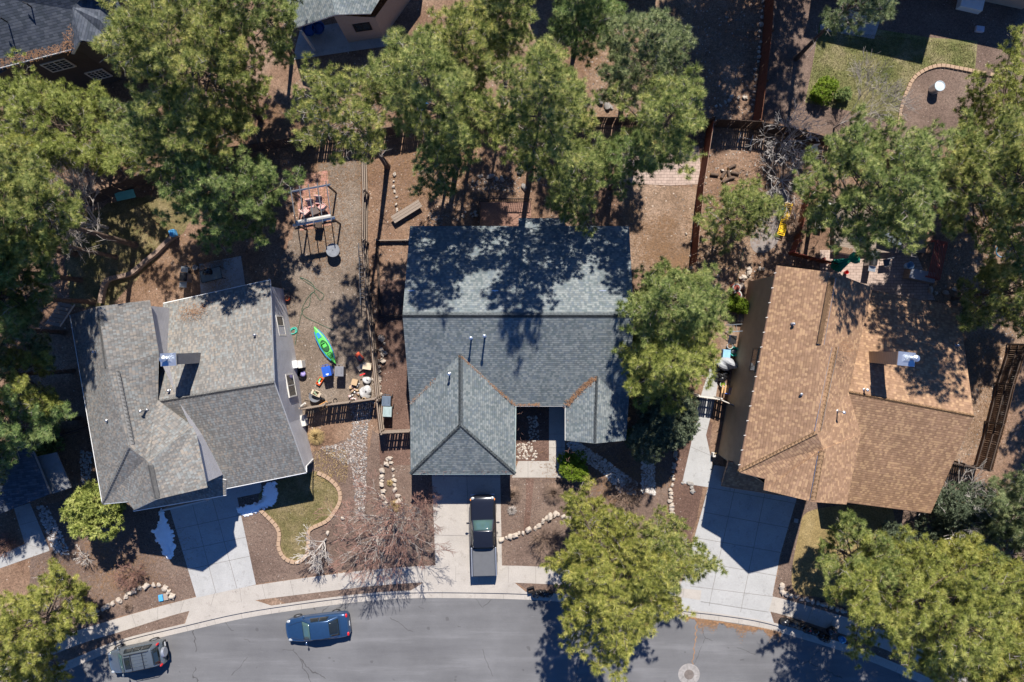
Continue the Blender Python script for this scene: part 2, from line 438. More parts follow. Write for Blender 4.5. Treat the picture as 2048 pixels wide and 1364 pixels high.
# ---------------- ground ----------------
def catmull(pts, n=6, closed=False):
    out = []; m = len(pts)
    rng = range(m) if closed else range(m - 1)
    for i in rng:
        p = [Vector(pts[(i + k) % m] if closed else pts[min(max(i + k, 0), m - 1)]) for k in (-1, 0, 1, 2)]
        for s in range(n):
            t = s / n
            q = 0.5 * ((2 * p[1]) + (p[2] - p[0]) * t + (2 * p[0] - 5 * p[1] + 4 * p[2] - p[3]) * t * t + (3 * p[1] - p[0] - 3 * p[2] + p[3]) * t ** 3)
            out.append((q.x, q.y))
    if not closed: out.append(tuple(pts[-1]))
    return out
def PW(pts, z=0.0): return [W2(x, y, z) for x, y in pts]
SHN = [0]
def sheet(name, pts_px, z, mat, smooth=False, jit=0.0, label=None, kind='structure', z0=None, world=False):
    SHN[0] += 1; z += 0.00005 * SHN[0]      # no two overlapping sheets share a plane
    pts = PW(pts_px) if not world else pts_px
    if smooth: pts = catmull(pts, 6, True)
    if jit:
        rr = random.Random(len(pts) * 7 + int(abs(pts[0][0]) * 100))
        q = []
        for i in range(len(pts)):
            a, b = Vector(pts[i]), Vector(pts[(i + 1) % len(pts)])
            k = max(1, int((b - a).length / 0.35))
            for s in range(k):
                c = a.lerp(b, s / k); q.append((c.x + rr.uniform(-jit, jit), c.y + rr.uniform(-jit, jit)))
        pts = q
    mb = MB()
    mb.prism(pts, (z - 0.03) if z0 is None else z0, z, bottom=False)
    o = mb.build(name, mat)
    tri = o.modifiers.new("tri", 'TRIANGULATE')
    tri.ngon_method = 'BEAUTY'
    tag(o, label=label, kind=kind)
    return o

# curve where yard land meets the kerb (photo ground pixels)
KERB = [(-400, 1620), (-120, 1445), (20, 1368), (131, 1324), (236, 1281), (370, 1247), (480, 1222), (600, 1203), (720, 1188), (820, 1181), (950, 1181), (1060, 1184), (1150, 1190), (1260, 1201), (1363, 1217), (1440, 1226), (1522, 1239), (1610, 1263), (1700, 1291), (1800, 1330), (1950, 1400), (2200, 1530), (2500, 1720)]
KC = catmull(PW(KERB), 8)
def offset_line(l, d):
    out = []
    for i in range(len(l)):
        a = Vector(l[max(i - 1, 0)]); b = Vector(l[min(i + 1, len(l) - 1)])
        t = (b - a).normalized(); n = Vector((t.y, -t.x))
        out.append((l[i][0] + n.x * d, l[i][1] + n.y * d))
    return out     # d > 0: towards the road
ROADZ = -0.13
# base ground reaches the horizon; the yards stand a kerb height above the road
mb = MB(); mb.poly([(-900, -900, -0.16), (900, -900, -0.16), (900, 900, -0.16), (-900, 900, -0.16)])
tag(mb.build('ground', M['soil']), kind='structure')
land = KC + [(600, -700), (600, 600), (-600, 600), (-600, -700)]
mb = MB(); mb.prism(land, -0.15, 0.0, bottom=False)
o = mb.build('yard_ground', M['soil']); o.modifiers.new("tri", 'TRIANGULATE'); tag(o, kind='structure')
g0 = offset_line(KC, 0.0); g15 = offset_line(KC, 0.16); g55 = offset_line(KC, 0.62); far = offset_line(KC, 10.5)
def strip_between(name, A, B, z, mat, z0=None, kind='structure'):
    mb = MB(); n = len(A)
    z0 = z - 0.05 if z0 is None else z0
    b = 0
    mb.v = [(x, y, z) for x, y in A] + [(x, y, z) for x, y in B] + [(x, y, z0) for x, y in A] + [(x, y, z0) for x, y in B]
    for i in range(n - 1):
        mb.face((i, n + i, n + i + 1, i + 1)); mb.face((2 * n + i, i, i + 1, 2 * n + i + 1)); mb.face((n + i, 3 * n + i, 3 * n + i + 1, n + i + 1))
    o = mb.build(name, mat); tag(o, kind=kind); return o
strip_between('road', g55, far, ROADZ, M['asphalt'])
strip_between('gutter', g15, g55, ROADZ + 0.018, M['concrete2'])
strip_between('kerb', g0, g15, 0.008, M['concrete2'], z0=-0.14)
far2 = offset_line(KC, 11.0)
strip_between('far_kerb', far, far2, 0.0, M['concrete2'], z0=-0.14)

# sidewalk
SU = [(-400, 1570), (-120, 1400), (20, 1320), (131, 1270), (240, 1235), (392, 1194), (500, 1172), (660, 1149), (760, 1138), (868, 1131), (1000, 1131), (1090, 1134), (1250, 1147), (1425, 1172), (1546, 1193), (1640, 1219), (1730, 1247), (1830, 1285), (2000, 1365), (2300, 1530)]
SL = [(-400, 1600), (-120, 1428), (30, 1345), (144, 1294), (252, 1260), (381, 1217 + 4), (506, 1201), (666, 1181), (765, 1170), (868, 1164), (1000, 1165), (1090, 1168), (1250, 1179), (1418, 1203), (1536, 1222), (1628, 1249), (1716, 1279), (1816, 1318), (1985, 1397), (2290, 1560)]
A = catmull(PW(SU), 6); B = catmull(PW(SL), 6)
strip_between('sidewalk', A, B, 0.012, M['concrete2'])
def lines(name, segs, z, w=0.028, mat=None, world=False):
    mb = MB()
    for a, b in segs:
        a = Vector(W2(*a)) if not world else Vector(a); b = Vector(W2(*b)) if not world else Vector(b)
        d = (b - a).normalized(); n = Vector((-d.y, d.x)) * w / 2
        mb.poly([(a.x - n.x, a.y - n.y, z), (b.x - n.x, b.y - n.y, z), (b.x + n.x, b.y + n.y, z), (a.x + n.x, a.y + n.y, z)])
    return tag(mb.build(name, mat or M['joint']), kind='structure')
jo = []
acc = 0
for i in range(1, len(A)):
    acc += (Vector(A[i]) - Vector(A[i - 1])).length
    if acc > 1.65: jo.append((A[i], B[i])); acc = 0
lines('sidewalk_joint', jo, 0.0165, 0.022, world=True)
for nm, pl in (('gutter_joint', [(g15[i], g55[i]) for i in range(0, len(g15), 4)]),):
    lines(nm, pl, ROADZ + 0.0225, 0.02, world=True)

# parking strips / driveway aprons
sheet('driveway_apron', [(381, 1216), (506, 1199), (545, 1212), (600, 1203), (600, 1205), (480, 1224), (370, 1247)], 0.0085, M['concrete2'])
sheet('driveway_apron', [(868, 1162), (1012, 1164), (1030, 1166), (1052, 1184), (950, 1182), (820, 1182), (850, 1163)], 0.0085, M['concrete2'])
sheet('driveway_apron', [(1363, 1194), (1418, 1201), (1540, 1221), (1548, 1246), (1522, 1240), (1440, 1227), (1363, 1218)], 0.0085, M['concrete'])
sheet('driveway_apron', [(1405, 1166), (1546, 1191), (1537, 1223), (1400, 1202)], 0.0165, M['concrete'])
lines('driveway_joint', [((1424, 1182), (1418, 1212)), ((1488, 1188), (1481, 1224)), ((1402, 1203), (1536, 1224)), ((1380, 1172), (1546, 1193))], 0.021, 0.03)
for q in ([(20, 1345), (144, 1292), (252, 1258), (378, 1222), (368, 1246), (236, 1280), (131, 1322), (30, 1362)],
          [(548, 1194), (666, 1179), (765, 1168), (852, 1162), (828, 1181), (720, 1188), (600, 1203), (572, 1207)],
          [(1034, 1165), (1090, 1167), (1250, 1178), (1363, 1194), (1363, 1216), (1260, 1200), (1150, 1189), (1058, 1183)],
          [(1542, 1222), (1628, 1248), (1716, 1278), (1816, 1317), (1800, 1329), (1700, 1290), (1610, 1262), (1550, 1246)]):
    sheet('planting_strip', q, 0.0045, M['mulch'])

# driveways
sheet('driveway', [(330, 985), (466, 955), (512, 1169), (393, 1195)], 0.016, M['concrete'])
lines('driveway_joint', [((383, 1000), (432, 1186)), ((424, 993), (474, 1176)), ((345, 1060), (482, 1030)), ((357, 1103), (492, 1074)), ((371, 1140), (500, 1112)), ((375, 1003), (440, 990))], 0.0205, 0.035)
sheet('entry_path', [(440, 962), (520, 944), (524, 985), (452, 1000)], 0.012, M['concrete'])
sheet('driveway', [(863, 930), (1000, 930), (1004, 1133), (871, 1132)], 0.016, M['concrete2'])
lines('driveway_joint', [((933, 930), (940, 1133)), ((864, 952), (1001, 954)), ((868, 1070), (1003, 1073))], 0.0205, 0.035)
sheet('driveway', [(1428, 930), (1600, 958), (1592, 1001), (1560, 1110), (1544, 1195), (1360, 1176), (1404, 1020)], 0.016, M['concrete'])
lines('driveway_joint', [((1475, 950), (1424, 1182)), ((1535, 960), (1488, 1188)), ((1407, 1024), (1580, 1056)), ((1390, 1075), (1568, 1106)), ((1380, 1120), (1556, 1152)), ((1418, 975), (1598, 1008))], 0.0205, 0.035)
sheet('entry_path', [(1037, 922), (1098, 922), (1098, 812), (1130, 812), (1130, 955), (1024, 955)], 0.012, M['concrete2'])
lines('path_joint', [((1098, 868), (1130, 868)), ((1098, 922), (1130, 922)), ((1056, 922), (1056, 955)), ((1094, 922), (1094, 955)), ((1098, 895), (1130, 895))], 0.0165, 0.025)
sheet('side_path', [(1420, 735), (1440, 737), (1432, 790), (1412, 870), (1425, 930), (1420, 975), (1364, 966), (1382, 888), (1393, 818)], 0.012, M['concrete'])
lines('path_joint', [((1380, 893), (1424, 912)), ((1389, 851), (1414, 860)), ((1394, 815), (1426, 824))], 0.0165, 0.025)
sheet('front_path', [(28, 1016), (60, 1006), (100, 1101), (-10, 1140), (-10, 1114), (50, 1088)], 0.012, M['concpath'])
lines('path_joint', [((40, 1050), (75, 1040)), ((50, 1088), (100, 1101))], 0.0165, 0.025)

# ground cover areas
sheet('left_side_gravel', [(560, 520), (600, 440), (640, 330), (722, 300), (724, 480), (745, 700), (752, 800), (600, 830), (585, 700)], 0.004, M['yard'], jit=0.12)
sheet('left_back_lawn', [(255, 395), (380, 390), (385, 440), (350, 480), (270, 560), (215, 620), (140, 610), (130, 520), (160, 430)], 0.004, M['lawn'], jit=0.15)
sheet('left_front_gravel', [(60, 1020), (255, 960), (640, 900), (735, 860), (740, 1010), (700, 1140), (510, 1168), (392, 1192), (240, 1233), (130, 1268), (60, 1290)], 0.004, M['mulch'], jit=0.06)
sheet('centre_front_gravel', [(745, 860), (865, 930), (1130, 940), (1290, 860), (1345, 880), (1340, 1000), (1300, 1150), (1090, 1134), (868, 1131), (700, 1144)], 0.004, M['mulch'], jit=0.06)
sheet('side_red_gravel', [(756, 560), (822, 560), (830, 930), (760, 930), (752, 700)], 0.008, M['mulchred'], jit=0.05)
sheet('centre_planting_bed', [(1030, 800), (1098, 800), (1098, 922), (1030, 922)], 0.008, M['mulchred'])
sheet('right_side_red_gravel', [(1345, 880), (1385, 800), (1425, 850), (1400, 1010), (1365, 1150), (1318, 1146), (1340, 1000)], 0.008, M['mulchred'], jit=0.06)
sheet('right_front_gravel', [(1545, 1195), (1590, 1000), (1700, 1000), (1900, 950), (2100, 1000), (2100, 1400), (1830, 1285), (1640, 1219)], 0.004, M['mulch'], jit=0.06)
sheet('yellow_lawn', [(1598, 1065), (1625, 1020), (1760, 1010), (1790, 1040), (1790, 1160), (1715, 1215), (1640, 1195), (1585, 1175)], 0.008, M['lawnyellow'], smooth=True)
sheet('centre_back_dirt', [(1240, 370), (1400, 375), (1390, 540), (1262, 540)], 0.004, M['orange'], jit=0.15)
sheet('right_side_dirt', [(1395, 470), (1510, 450), (1500, 620), (1450, 700), (1390, 600)], 0.004, M['orange'], jit=0.15)
sheet('right_back_dirt', [(1860, 480), (2060, 460), (2050, 700), (1990, 900), (1900, 925), (1945, 830), (1925, 610), (1870, 600)], 0.004, M['orange'], jit=0.12)
sheet('far_back_dirt', [(1180, 60), (1330, -40), (1400, -40), (1370, 130), (1340, 230), (1180, 220)], 0.004, M['orange'], jit=0.15)
sheet('top_right_gravel', [(1530, -60), (2120, -60), (2120, 300), (1700, 280), (1530, 240)], 0.004, M['mulch'])
sheet('top_right_lawn', [(1640, 40), (1858, 75), (1955, 82), (1950, 138), (1880, 132), (1848, 140), (1815, 175), (1792, 250), (1700, 222), (1610, 205), (1625, 130)], 0.008, M['lawngreen'])
sheet('curved_gravel_bed', [(1796, 248), (1812, 190), (1836, 150), (1880, 134), (1950, 142), (2060, 165), (2060, 300), (1800, 280)], 0.012, M['mulch'])
sheet('brick_patio', [(1240, 288), (1322, 286), (1398, 292), (1402, 368), (1340, 371), (1245, 366)], 0.02, M['brickpatio'])
sheet('paver_patio', [(590, 350), (655, 341), (664, 450), (600, 462)], 0.02, M['redpavers'])
sheet('slab_patio', [(398, 528), (482, 512), (492, 580), (500, 620), (420, 640), (402, 590)], 0.02, M['concpath'])
sheet('patio_slab', [(1640, 50), (1700, 20), (1760, 40), (1748, 78), (1640, 60)], 0.02, M['concpath'])
sheet('porch_slab', [(585, 120), (600, 60), (760, 30), (790, 90), (720, 100)], 0.012, M['concpath'])
sheet('back_patio_slab', [(1700, 500), (1830, 500), (1870, 600), (1700, 600), (1640, 545), (1640, 500)], 0.012, M['brickpatio'])
sheet('stone_slab', [(1520, 392), (1562, 378), (1580, 400), (1562, 470), (1540, 500), (1512, 505), (1500, 480), (1512, 440)], 0.012, plain('flat_grey_stone', (.22, .19, .175), .9, var=.2), smooth=True)
sheet('stepping_path', [(1052, 957), (1068, 957), (1064, 1000), (1058, 1062), (1046, 1062), (1052, 1000)], 0.008, M['mulchred'])
LAWN = [(524, 1022), (550, 1048), (559, 1067), (558, 1093), (569, 1115), (591, 1124), (609, 1115), (617, 1096), (617, 1067), (624, 1056), (654, 1041), (672, 1019), (681, 997), (676, 975), (657, 956), (631, 943), (560, 960), (520, 985)]
sheet('front_lawn', LAWN, 0.012, M['lawn'], smooth=True)

# snow patches that never saw the sun
def snow(name, pts, label):
    rr = random.Random(5)
    w = catmull(PW(pts), 6, True); cx = sum(p[0] for p in w) / len(w); cy = sum(p[1] for p in w) / len(w)
    mb = MB(); mb2 = MB(); n = len(w); lev = [(1.0, 0.015), (0.86, 0.06), (0.5, 0.11)]
    jit = [rr.uniform(0.7, 1.2) for _ in w]
    for k, z in lev:
        for i, p in enumerate(w):
            kk = k * (jit[i] if k < 1 else (0.78 + 0.24 * jit[i]))
            mb.v.append((cx + (p[0] - cx) * kk, cy + (p[1] - cy) * kk, z + rr.uniform(-0.012, 0.012)))
    for i in range(0, n, 2):
        k = rr.uniform(.8, 1.03); x, y = cx + (w[i][0] - cx) * k, cy + (w[i][1] - cy) * k; r = rr.uniform(.06, .24)
        mb2.blob((x, y, .02), (r, r * rr.uniform(.6, 1), .05), i, amp=.35, sub=2)
    for a in range(len(lev) - 1):
        for i in range(n):
            j = (i + 1) % n; mb.face((a * n + i, a * n + j, a * n + n + j, a * n + n + i))
    mb.face(range((len(lev) - 1) * n, len(lev) * n)); b0 = len(mb.v); mb.v += mb2.v; mb.f += [tuple(q + b0 for q in f) for f in mb2.f]; mb.m += mb2.m
    o = mb.build(name, M['snow'], smooth=True); o.modifiers.new("tri", 'TRIANGULATE')
    return tag(o, label=label, kind='stuff')
snow('snow', [(322, 1018), (334, 1045), (345, 1072), (346, 1100), (345, 1114), (332, 1110), (320, 1088), (308, 1062), (318, 1050)], 'long patch of old snow in the shade left of the left driveway')
snow('snow', [(480, 1018), (520, 1006), (533, 990), (530, 972), (545, 964), (553, 978), (552, 1002), (535, 1014), (510, 1024), (490, 1032)], 'patch of old snow in the shade by the front lawn')

# tar crack and manhole
mb = MB(); rr = random.Random(3)
for (x0, y0), (x1, y1) in (((1396, 1230), (1384, 1336)),):
    pts = []
    for i in range(25):
        s = i / 24; p = W(x0 + (x1 - x0) * s + rr.uniform(-2.5, 2.5), y0 + (y1 - y0) * s, ROADZ + 0.006); pts.append(p)
    for i in range(24):
        a, b = pts[i], pts[i + 1]; w0 = 0.025 + 0.02 * rr.random()
        mb.poly([(a.x - w0, a.y, a.z), (b.x - w0, b.y, b.z), (b.x + w0, b.y, b.z), (a.x + w0, a.y, a.z)])
tag(mb.build('road_crack', plain('crack_fill', (.26, .15, .085), .9, var=.3)), kind='structure')
rr = random.Random(8)
def splotch(name, px, py, rx, ry, z, mat, seed=0, rz=0):
    r2 = random.Random(seed); n = 26; pts = []
    c = W(px, py, 0)
    for i in range(n):
        a = 2 * PI * i / n; k = 0.7 + 0.5 * r2.random()
        x, y = rx * k * math.cos(a), ry * k * math.sin(a)
        pts.append((c.x + x * math.cos(rz) - y * math.sin(rz), c.y + x * math.sin(rz) + y * math.cos(rz)))
    mb = MB(); mb.prism(pts, z - 0.003, z, bottom=False)
    o = mb.build(name, mat); o.modifiers.new("tri", 'TRIANGULATE'); return tag(o, kind='stuff')
mb = MB(); rr = random.Random(4)
for i in range(3400):
    k = rr.random(); x = 1372 + 190 * k ** 1.1; yb = 1233 + (x - 1372) * .155
    c = W(x, yb + abs(rr.gauss(0, 4.5 * (1.2 + math.sin(x * .09) + .6 * math.sin(x * .23)))), ROADZ + .004 + .03 * rr.random())
    a = rr.uniform(0, PI); L = rr.uniform(.03, .09); dx, dy = math.cos(a) * L, math.sin(a) * L; nx, ny = -math.sin(a) * .007, math.cos(a) * .007
    mb.poly([(c.x - dx - nx, c.y - dy - ny, c.z), (c.x + dx - nx, c.y + dy - ny, c.z), (c.x + dx + nx, c.y + dy + ny, c.z), (c.x - dx + nx, c.y - dy + ny, c.z)])
tag(mb.build('fallen_needles', plain('road_needles', (.27, .155, .085), .95, .1, var=.4, scale=6)), 'orange pine needles drifted along the gutter by the right driveway', kind='stuff')
mh = thing('manhole', 'round iron manhole cover in a patched pale collar in the road', 'manhole', W(1378, 1349, ROADZ + 0.001))
mb = MB(); mb.lathe((0, 0, 0), [(0.80, 0), (0.78, 0.012)], 30); mb.build('collar', plain('patched_collar', (.27, .25, .235), .9, var=.35, scale=3), mh)
for k in range(7): mb = MB(); a = k * .9; mb.box((.57 * math.cos(a), .57 * math.sin(a), .0155), (.02, .36, .003), a + 1.57 + .3 * math.sin(k * 5)); mb.build('crack', M['joint'], mh)
mb = MB(); mb.lathe((0, 0, 0.004), [(0.36, 0), (0.355, 0.018)], 24)
for i in range(5): mb.box((0, -.24 + i * .12, .024), (.56 - abs(i - 2) * .12, .03, .006))
mb.build('cover', plain('iron', (0.15, 0.125, 0.11), 0.7, var=0.3), mh)

# ---------------- houses ----------------
def roof_mesh(name, faces, mats, parent, thick=0.2, flats=()):
    """faces: lists of (px, py, z) in photo pixels at height z, or world tuples with 'w'; UVs run along the level line and up the slope"""
    key = {}; vv = []; ff = []; uvs = []
    base = abs_loc(parent) if parent else Vector((0, 0, 0))
    for f in faces:
        idx = []; P = []
        for p in f:
            q = W(*p); k = (round(q.x, 2), round(q.y, 2), round(q.z, 2))
            if k not in key: key[k] = len(vv); vv.append(tuple(q - base))
            if key[k] not in idx: idx.append(key[k]); P.append(q)
        n = Vector((0, 0, 0))
        for i in range(len(P)):
            a, b = P[i], P[(i + 1) % len(P)]
            n += Vector(((a.y - b.y) * (a.z + b.z), (a.z - b.z) * (a.x + b.x), (a.x - b.x) * (a.y + b.y)))
        n.normalize()
        if n.z < 0: idx.reverse(); P.reverse(); n = -n
        u = Vector((-n.y, n.x, 0)); u = u.normalized() if u.length > 0.02 else Vector((1, 0, 0))
        v = n.cross(u)
        ff.append(idx)
        for q in P: uvs.append((q.dot(u) + 100, q.dot(v) + 100))
    me = bpy.data.meshes.new(name); me.from_pydata(vv, [], ff)
    for m in mats: me.materials.append(m)
    l = me.uv_layers.new(name="UVMap"); l.data.foreach_set("uv", np.array(uvs, dtype=np.float32).ravel())
    o = bpy.data.objects.new(name, me); COL.objects.link(o)
    if parent: o.parent = parent
    s = o.modifiers.new("solid", 'SOLIDIFY'); s.thickness = thick; s.offset = -1; s.material_offset_rim = 1; s.use_even_offset = False
    return o
def walls(mb, ring, base_z=0.0, closed=True, m=0):
    """ring of (x, y, ztop) world points: vertical wall faces"""
    n = len(ring)
    for i in range(n if closed else n - 1):
        a, b = ring[i], ring[(i + 1) % n]
        mb.poly([(a[0], a[1], base_z), (b[0], b[1], base_z), (b[0], b[1], b[2]), (a[0], a[1], a[2])], m)
def inset_ring(pts, d, dz=0.22):
    """pts: (px,py,z); returns world ring pulled in by the eave overhang d"""
    w = [W(*p) for p in pts]; n = len(w)
    ar = sum(w[i].x * w[(i + 1) % n].y - w[(i + 1) % n].x * w[i].y for i in range(n)); sg = 1 if ar > 0 else -1
    out = []
    for i in range(n):
        a, b, c = w[i - 1], w[i], w[(i + 1) % n]
        d1 = Vector((b.x - a.x, b.y - a.y)).normalized(); d2 = Vector((c.x - b.x, c.y - b.y)).normalized()
        n1 = Vector((-d1.y, d1.x)) * sg; n2 = Vector((-d2.y, d2.x)) * sg
        bis = n1 + n2
        if bis.length < 0.3: bis = n1
        bis.normalize(); k = d / max(0.5, bis.dot(n1))
        out.append((b.x + bis.x * k, b.y + bis.y * k, b.z - dz))
    return out
from mathutils.geometry import intersect_ray_tri
def on_roof(faces, px, py, default=5.0):
    """height of the roof surface seen at a photo pixel"""
    o = Vector((0, 0, 50)); d = (W(px, py, 0) - o).normalized(); best = None
    for f in faces:
        P = [W(*p) for p in f]
        for i in range(1, len(P) - 1):
            h = intersect_ray_tri(P[0], P[i], P[i + 1], d, o, True)
            if h is not None and (best is None or h.z > best): best = h.z
    return default if best is None else best
def drape(faces, pts, up=0.0, n=6):
    out = []
    for a, b in zip(pts[:-1], pts[1:]):
        for i in range(n): x, y = a[0] + (b[0] - a[0]) * i / n, a[1] + (b[1] - a[1]) * i / n; out.append((x, y, on_roof(faces, x, y) + up))
    out.append((pts[-1][0], pts[-1][1], on_roof(faces, *pts[-1][:2]) + up)); return out
def cap_line(mb, pts, w=0.3, h=0.05, up=0.03):
    """overlapping ridge shingles along a ridge or hip"""
    for a, b in zip(pts[:-1], pts[1:]):
        mb.runs.append(len(mb.v))
        a, b = W(*a), W(*b); L = (b - a).length; n = max(1, int(L / 0.24)); d = (b - a) / L
        side = Vector((-d.y, d.x, 0)).normalized()
        for i in range(n):
            p = a + d * (L * i / n); q = a + d * (L * (i + 1) / n + 0.02)
            z0 = up + 0.012; z1 = up
            P = [p - side * w / 2 + Vector((0, 0, z0 - 0.11)), p + Vector((0, 0, z0)), p + side * w / 2 + Vector((0, 0, z0 - 0.11)),
                 q + side * w / 2 + Vector((0, 0, z1 - 0.11)), q + Vector((0, 0, z1)), q - side * w / 2 + Vector((0, 0, z1 - 0.11))]
            bi = len(mb.v); mb.v += [tuple(x) for x in P]
            mb.face((bi, bi + 1, bi + 4, bi + 5)); mb.face((bi + 1, bi + 2, bi + 3, bi + 4))
            mb.face((bi, bi + 5, bi + 4, bi + 3, bi + 2, bi + 1))
def build_caps(mb, mat, roof, house):
    rs = mb.runs + [len(mb.v)]; off = abs_loc(house)
    for i in range(len(rs) - 1):
        m = MB(); m.v = [(x - off.x, y - off.y, z - off.z) for x, y, z in mb.v[rs[i]:rs[i + 1]]]
        m.f = [tuple(k - rs[i] for k in f) for f in mb.f if rs[i] <= f[0] < rs[i + 1]]; m.m = [0] * len(m.f)
        m.build('ridge_cap', mat, roof)
def gutter(parent, pts, mat, r=0.055, dz=-0.06):
    mb = MB(); mb.tube([W(*p) + Vector((0, 0, dz)) for p in pts], r, 6)
    return mb.build('gutter', mat, parent, world=True)
def vent_pipe(parent, px, py, z, h=0.45, r=0.05, mat=None, hat=True, name='vent_pipe'):
    mb = MB(); c = W(px, py, z)
    mb.lathe(c, [(r * 2.2, -0.08), (r * 1.6, 0.03), (r, 0.05), (r, h)], 10)
    if hat: mb.lathe((c.x, c.y, c.z + h), [(r * 1.1, 0), (r * 1.7, 0.02), (r * 1.7, 0.08), (r * 0.4, 0.12)], 10)
    return mb.build(name, mat or M['brightmetal'], parent, world=True, smooth=False)
def window(parent, p0, p1, s0, s1, z0, z1, fm=None, style='sash', depth=0.04, side=1):
    """window in a wall that runs p0->p1 (world xy); s0,s1 metres along; side: which way the wall faces"""
    d = Vector((p1[0] - p0[0], p1[1] - p0[1])).normalized(); n = Vector((d.y, -d.x)) * side
    fm = fm or M['cream']
    c = Vector((p0[0], p0[1])) + d * (s0 + s1) / 2 + n * 0.02
    rz = math.atan2(d.y, d.x); w, h = s1 - s0, z1 - z0; zc = (z0 + z1) / 2
    mb = MB(); t = 0.1
    mb.box((c.x, c.y, z0 + t / 2), (w, depth * 2, t), rz); mb.box((c.x, c.y, z1 - t / 2), (w, depth * 2, t), rz)
    for q in (-1, 1):
        o = c + d * (w / 2 - t / 2) * q; mb.box((o.x, o.y, zc), (t, depth * 2 - 0.006, h - 2 * t), rz)
    fr = mb.build('window', fm, parent, world=True)
    mb = MB(); mb.box((c.x, c.y, zc), (w - 2 * t, 0.03, h - 2 * t), rz); g = mb.build('pane', M['glass'], fr, world=False)
    # children of a window keep the house frame of reference
    b = abs_loc(parent); me = g.data
    for v in me.vertices: v.co -= b
    mb = MB()
    if style == 'sash': mb.box((c.x, c.y, zc), (0.05, 0.07, h - 2 * t), rz)
    elif style == 'grid':
        mb.box((c.x, c.y, zc), (0.07, 0.07, h - 2 * t), rz)
        for k in range(1, 4): mb.box((c.x, c.y, z0 + t + (h - 2 * t) * k / 4), (w - 2 * t, 0.06, 0.03), rz)
        for k in (-0.25, 0.25):
            o = c + d * (w - 2 * t) * k; mb.box((o.x, o.y, zc), (0.03, 0.062, h - 2 * t), rz)
    else: mb.box((c.x, c.y, zc), (w - 2 * t, 0.07, 0.05), rz)
    mb.v = [(x - b.x, y - b.y, z - b.z) for x, y, z in mb.v]
    mb.build('mullion', fm, fr)
    return fr

rim_white = plain('white_fascia', (0.66, 0.66, 0.65), 0.6, var=0.05)
rim_grey = plain('grey_fascia', (0.28, 0.28, 0.29), 0.6, var=0.05)
rim_green = plain('pale_green_fascia', (0.33, 0.40, 0.38), 0.6, var=0.05)
rim_brown = plain('brown_fascia', (0.19, 0.115, 0.08), 0.6, var=0.05)
capA = plain('ridge_grey', (0.185, 0.18, 0.17), 0.95, 0.1, var=0.25, scale=4)
capB = plain('ridge_blue_grey', (0.12, 0.135, 0.14), 0.95, 0.1, var=0.25, scale=4)
capC = plain('ridge_brown', (0.28, 0.175, 0.10), 0.95, 0.1, var=0.3, scale=4)

# --- left house ---
h1 = thing('house', 'two storey house with mixed grey shingle roof and metal chimney, left side', 'house', W(400, 800, 0))
a_, f_ = (140, 630, 5.8), (205, 1008, 5.8)
r1, r2, r3 = (195, 613, 8.15), (216, 737, 8.2), (258, 895, 8.35)
hp = (290, 918, 7.9); g_ = (255, 1003, 6.5); g2 = (268, 1020, 6.6); s_ = (297, 925, 8.4); p_ = (313, 999, 8.45); c_ = (415, 975, 6.7)
b_ = (300, 600, 6.5); b2 = (318, 705, 6.4); m_ = (316, 800, 6.2); vv_ = (385, 852, 6.1); v2 = (394, 872, 6.2)
facesA = [[a_, f_, r3, r2, r1], [f_, g_, hp, r3], [r1, r2, b2, b_], [r2, r3, m_, b2], [r3, hp, s_, vv_, m_], [s_, p_, c_, v2, vv_], [g_, g2, p_, s_, hp]]
roof1 = roof_mesh('roof', facesA, [M['roofA'], rim_white], h1, 0.2)
bl = (326, 607, 3.4); br = (540, 560, 3.4); rk = (548, 765, 6.15); fr_ = (612, 945, 3.1); fl = (452, 977, 3.1); fv = (430, 974, 3.25)
facesB = [[bl, br, rk, (316, 803, 6.15), (322, 706, 4.8)], [(316, 803, 6.15), rk, fr_, fl, fv, (385, 852, 5.2)], [(266, 1022, 3.0), (452, 990, 3.0), (452, 960, 3.45), (410, 950, 3.7), (300, 985, 3.7)]]
roof1b = roof_mesh('roof', facesB, [M['roofA'], rim_white], h1, 0.18)
mb = MB(); cap_line(mb, [(199, 632, on_roof(facesA, 199, 632)), (213, 735, on_roof(facesA, 213, 735))], 0.34); cap_line(mb, [(232, 742, on_roof(facesA, 232, 742)), (262, 888, on_roof(facesA, 262, 888))], 0.34); cap_line(mb, [(299, 930, 8.4), (313, 996, 8.45)], 0.34)
cap_line(mb, [f_, r3], 0.26, up=0.05); cap_line(mb, [(316, 803, 6.15), rk], 0.3)
build_caps(mb, capA, roof1, h1)
wA = inset_ring([a_, f_, g2, (318, 1003, 8.4), c_, v2, b2, b_, (198, 618, 8.1)], 0.28, 0.3)
wB = inset_ring([bl, br, (546, 700, 5.4), rk, (572, 850, 4.7), fr_, (450, 977, 3.1), (400, 940, 3.2), (340, 760, 4.2)], 0.3, 0.24)
mb = MB(); walls(mb, wA); walls(mb, wB)
mb.build('wall', M['sidingA'], h1, world=True)
base_a, base_b = wB[1][:2], wB[5][:2]
Lw = (Vector(base_b) - Vector(base_a)).length
window(h1, base_a, base_b, 2.05, 3.5, 1.3, 2.75, style='sash', side=-1)
window(h1, base_a, base_b, 6.2, 7.85, 1.25, 2.9, style='sash', side=-1)
mb = MB(); mb.prism([W2(*q) for q in ((352, 1005), (440, 985), (441, 988), (353, 1008))], 0, 2.3); mb.build('garage_door', M['cream'], h1, world=True)
gutter(h1, [a_, f_], M['white'], 0.07); gutter(h1, [f_, g_], M['white']); gutter(h1, [bl, br], M['white'])
gutter(h1, [fr_, fl], M['white'], 0.07); gutter(h1, [(266, 1022, 3.0), (452, 990, 3.0)], M['white'], 0.06)
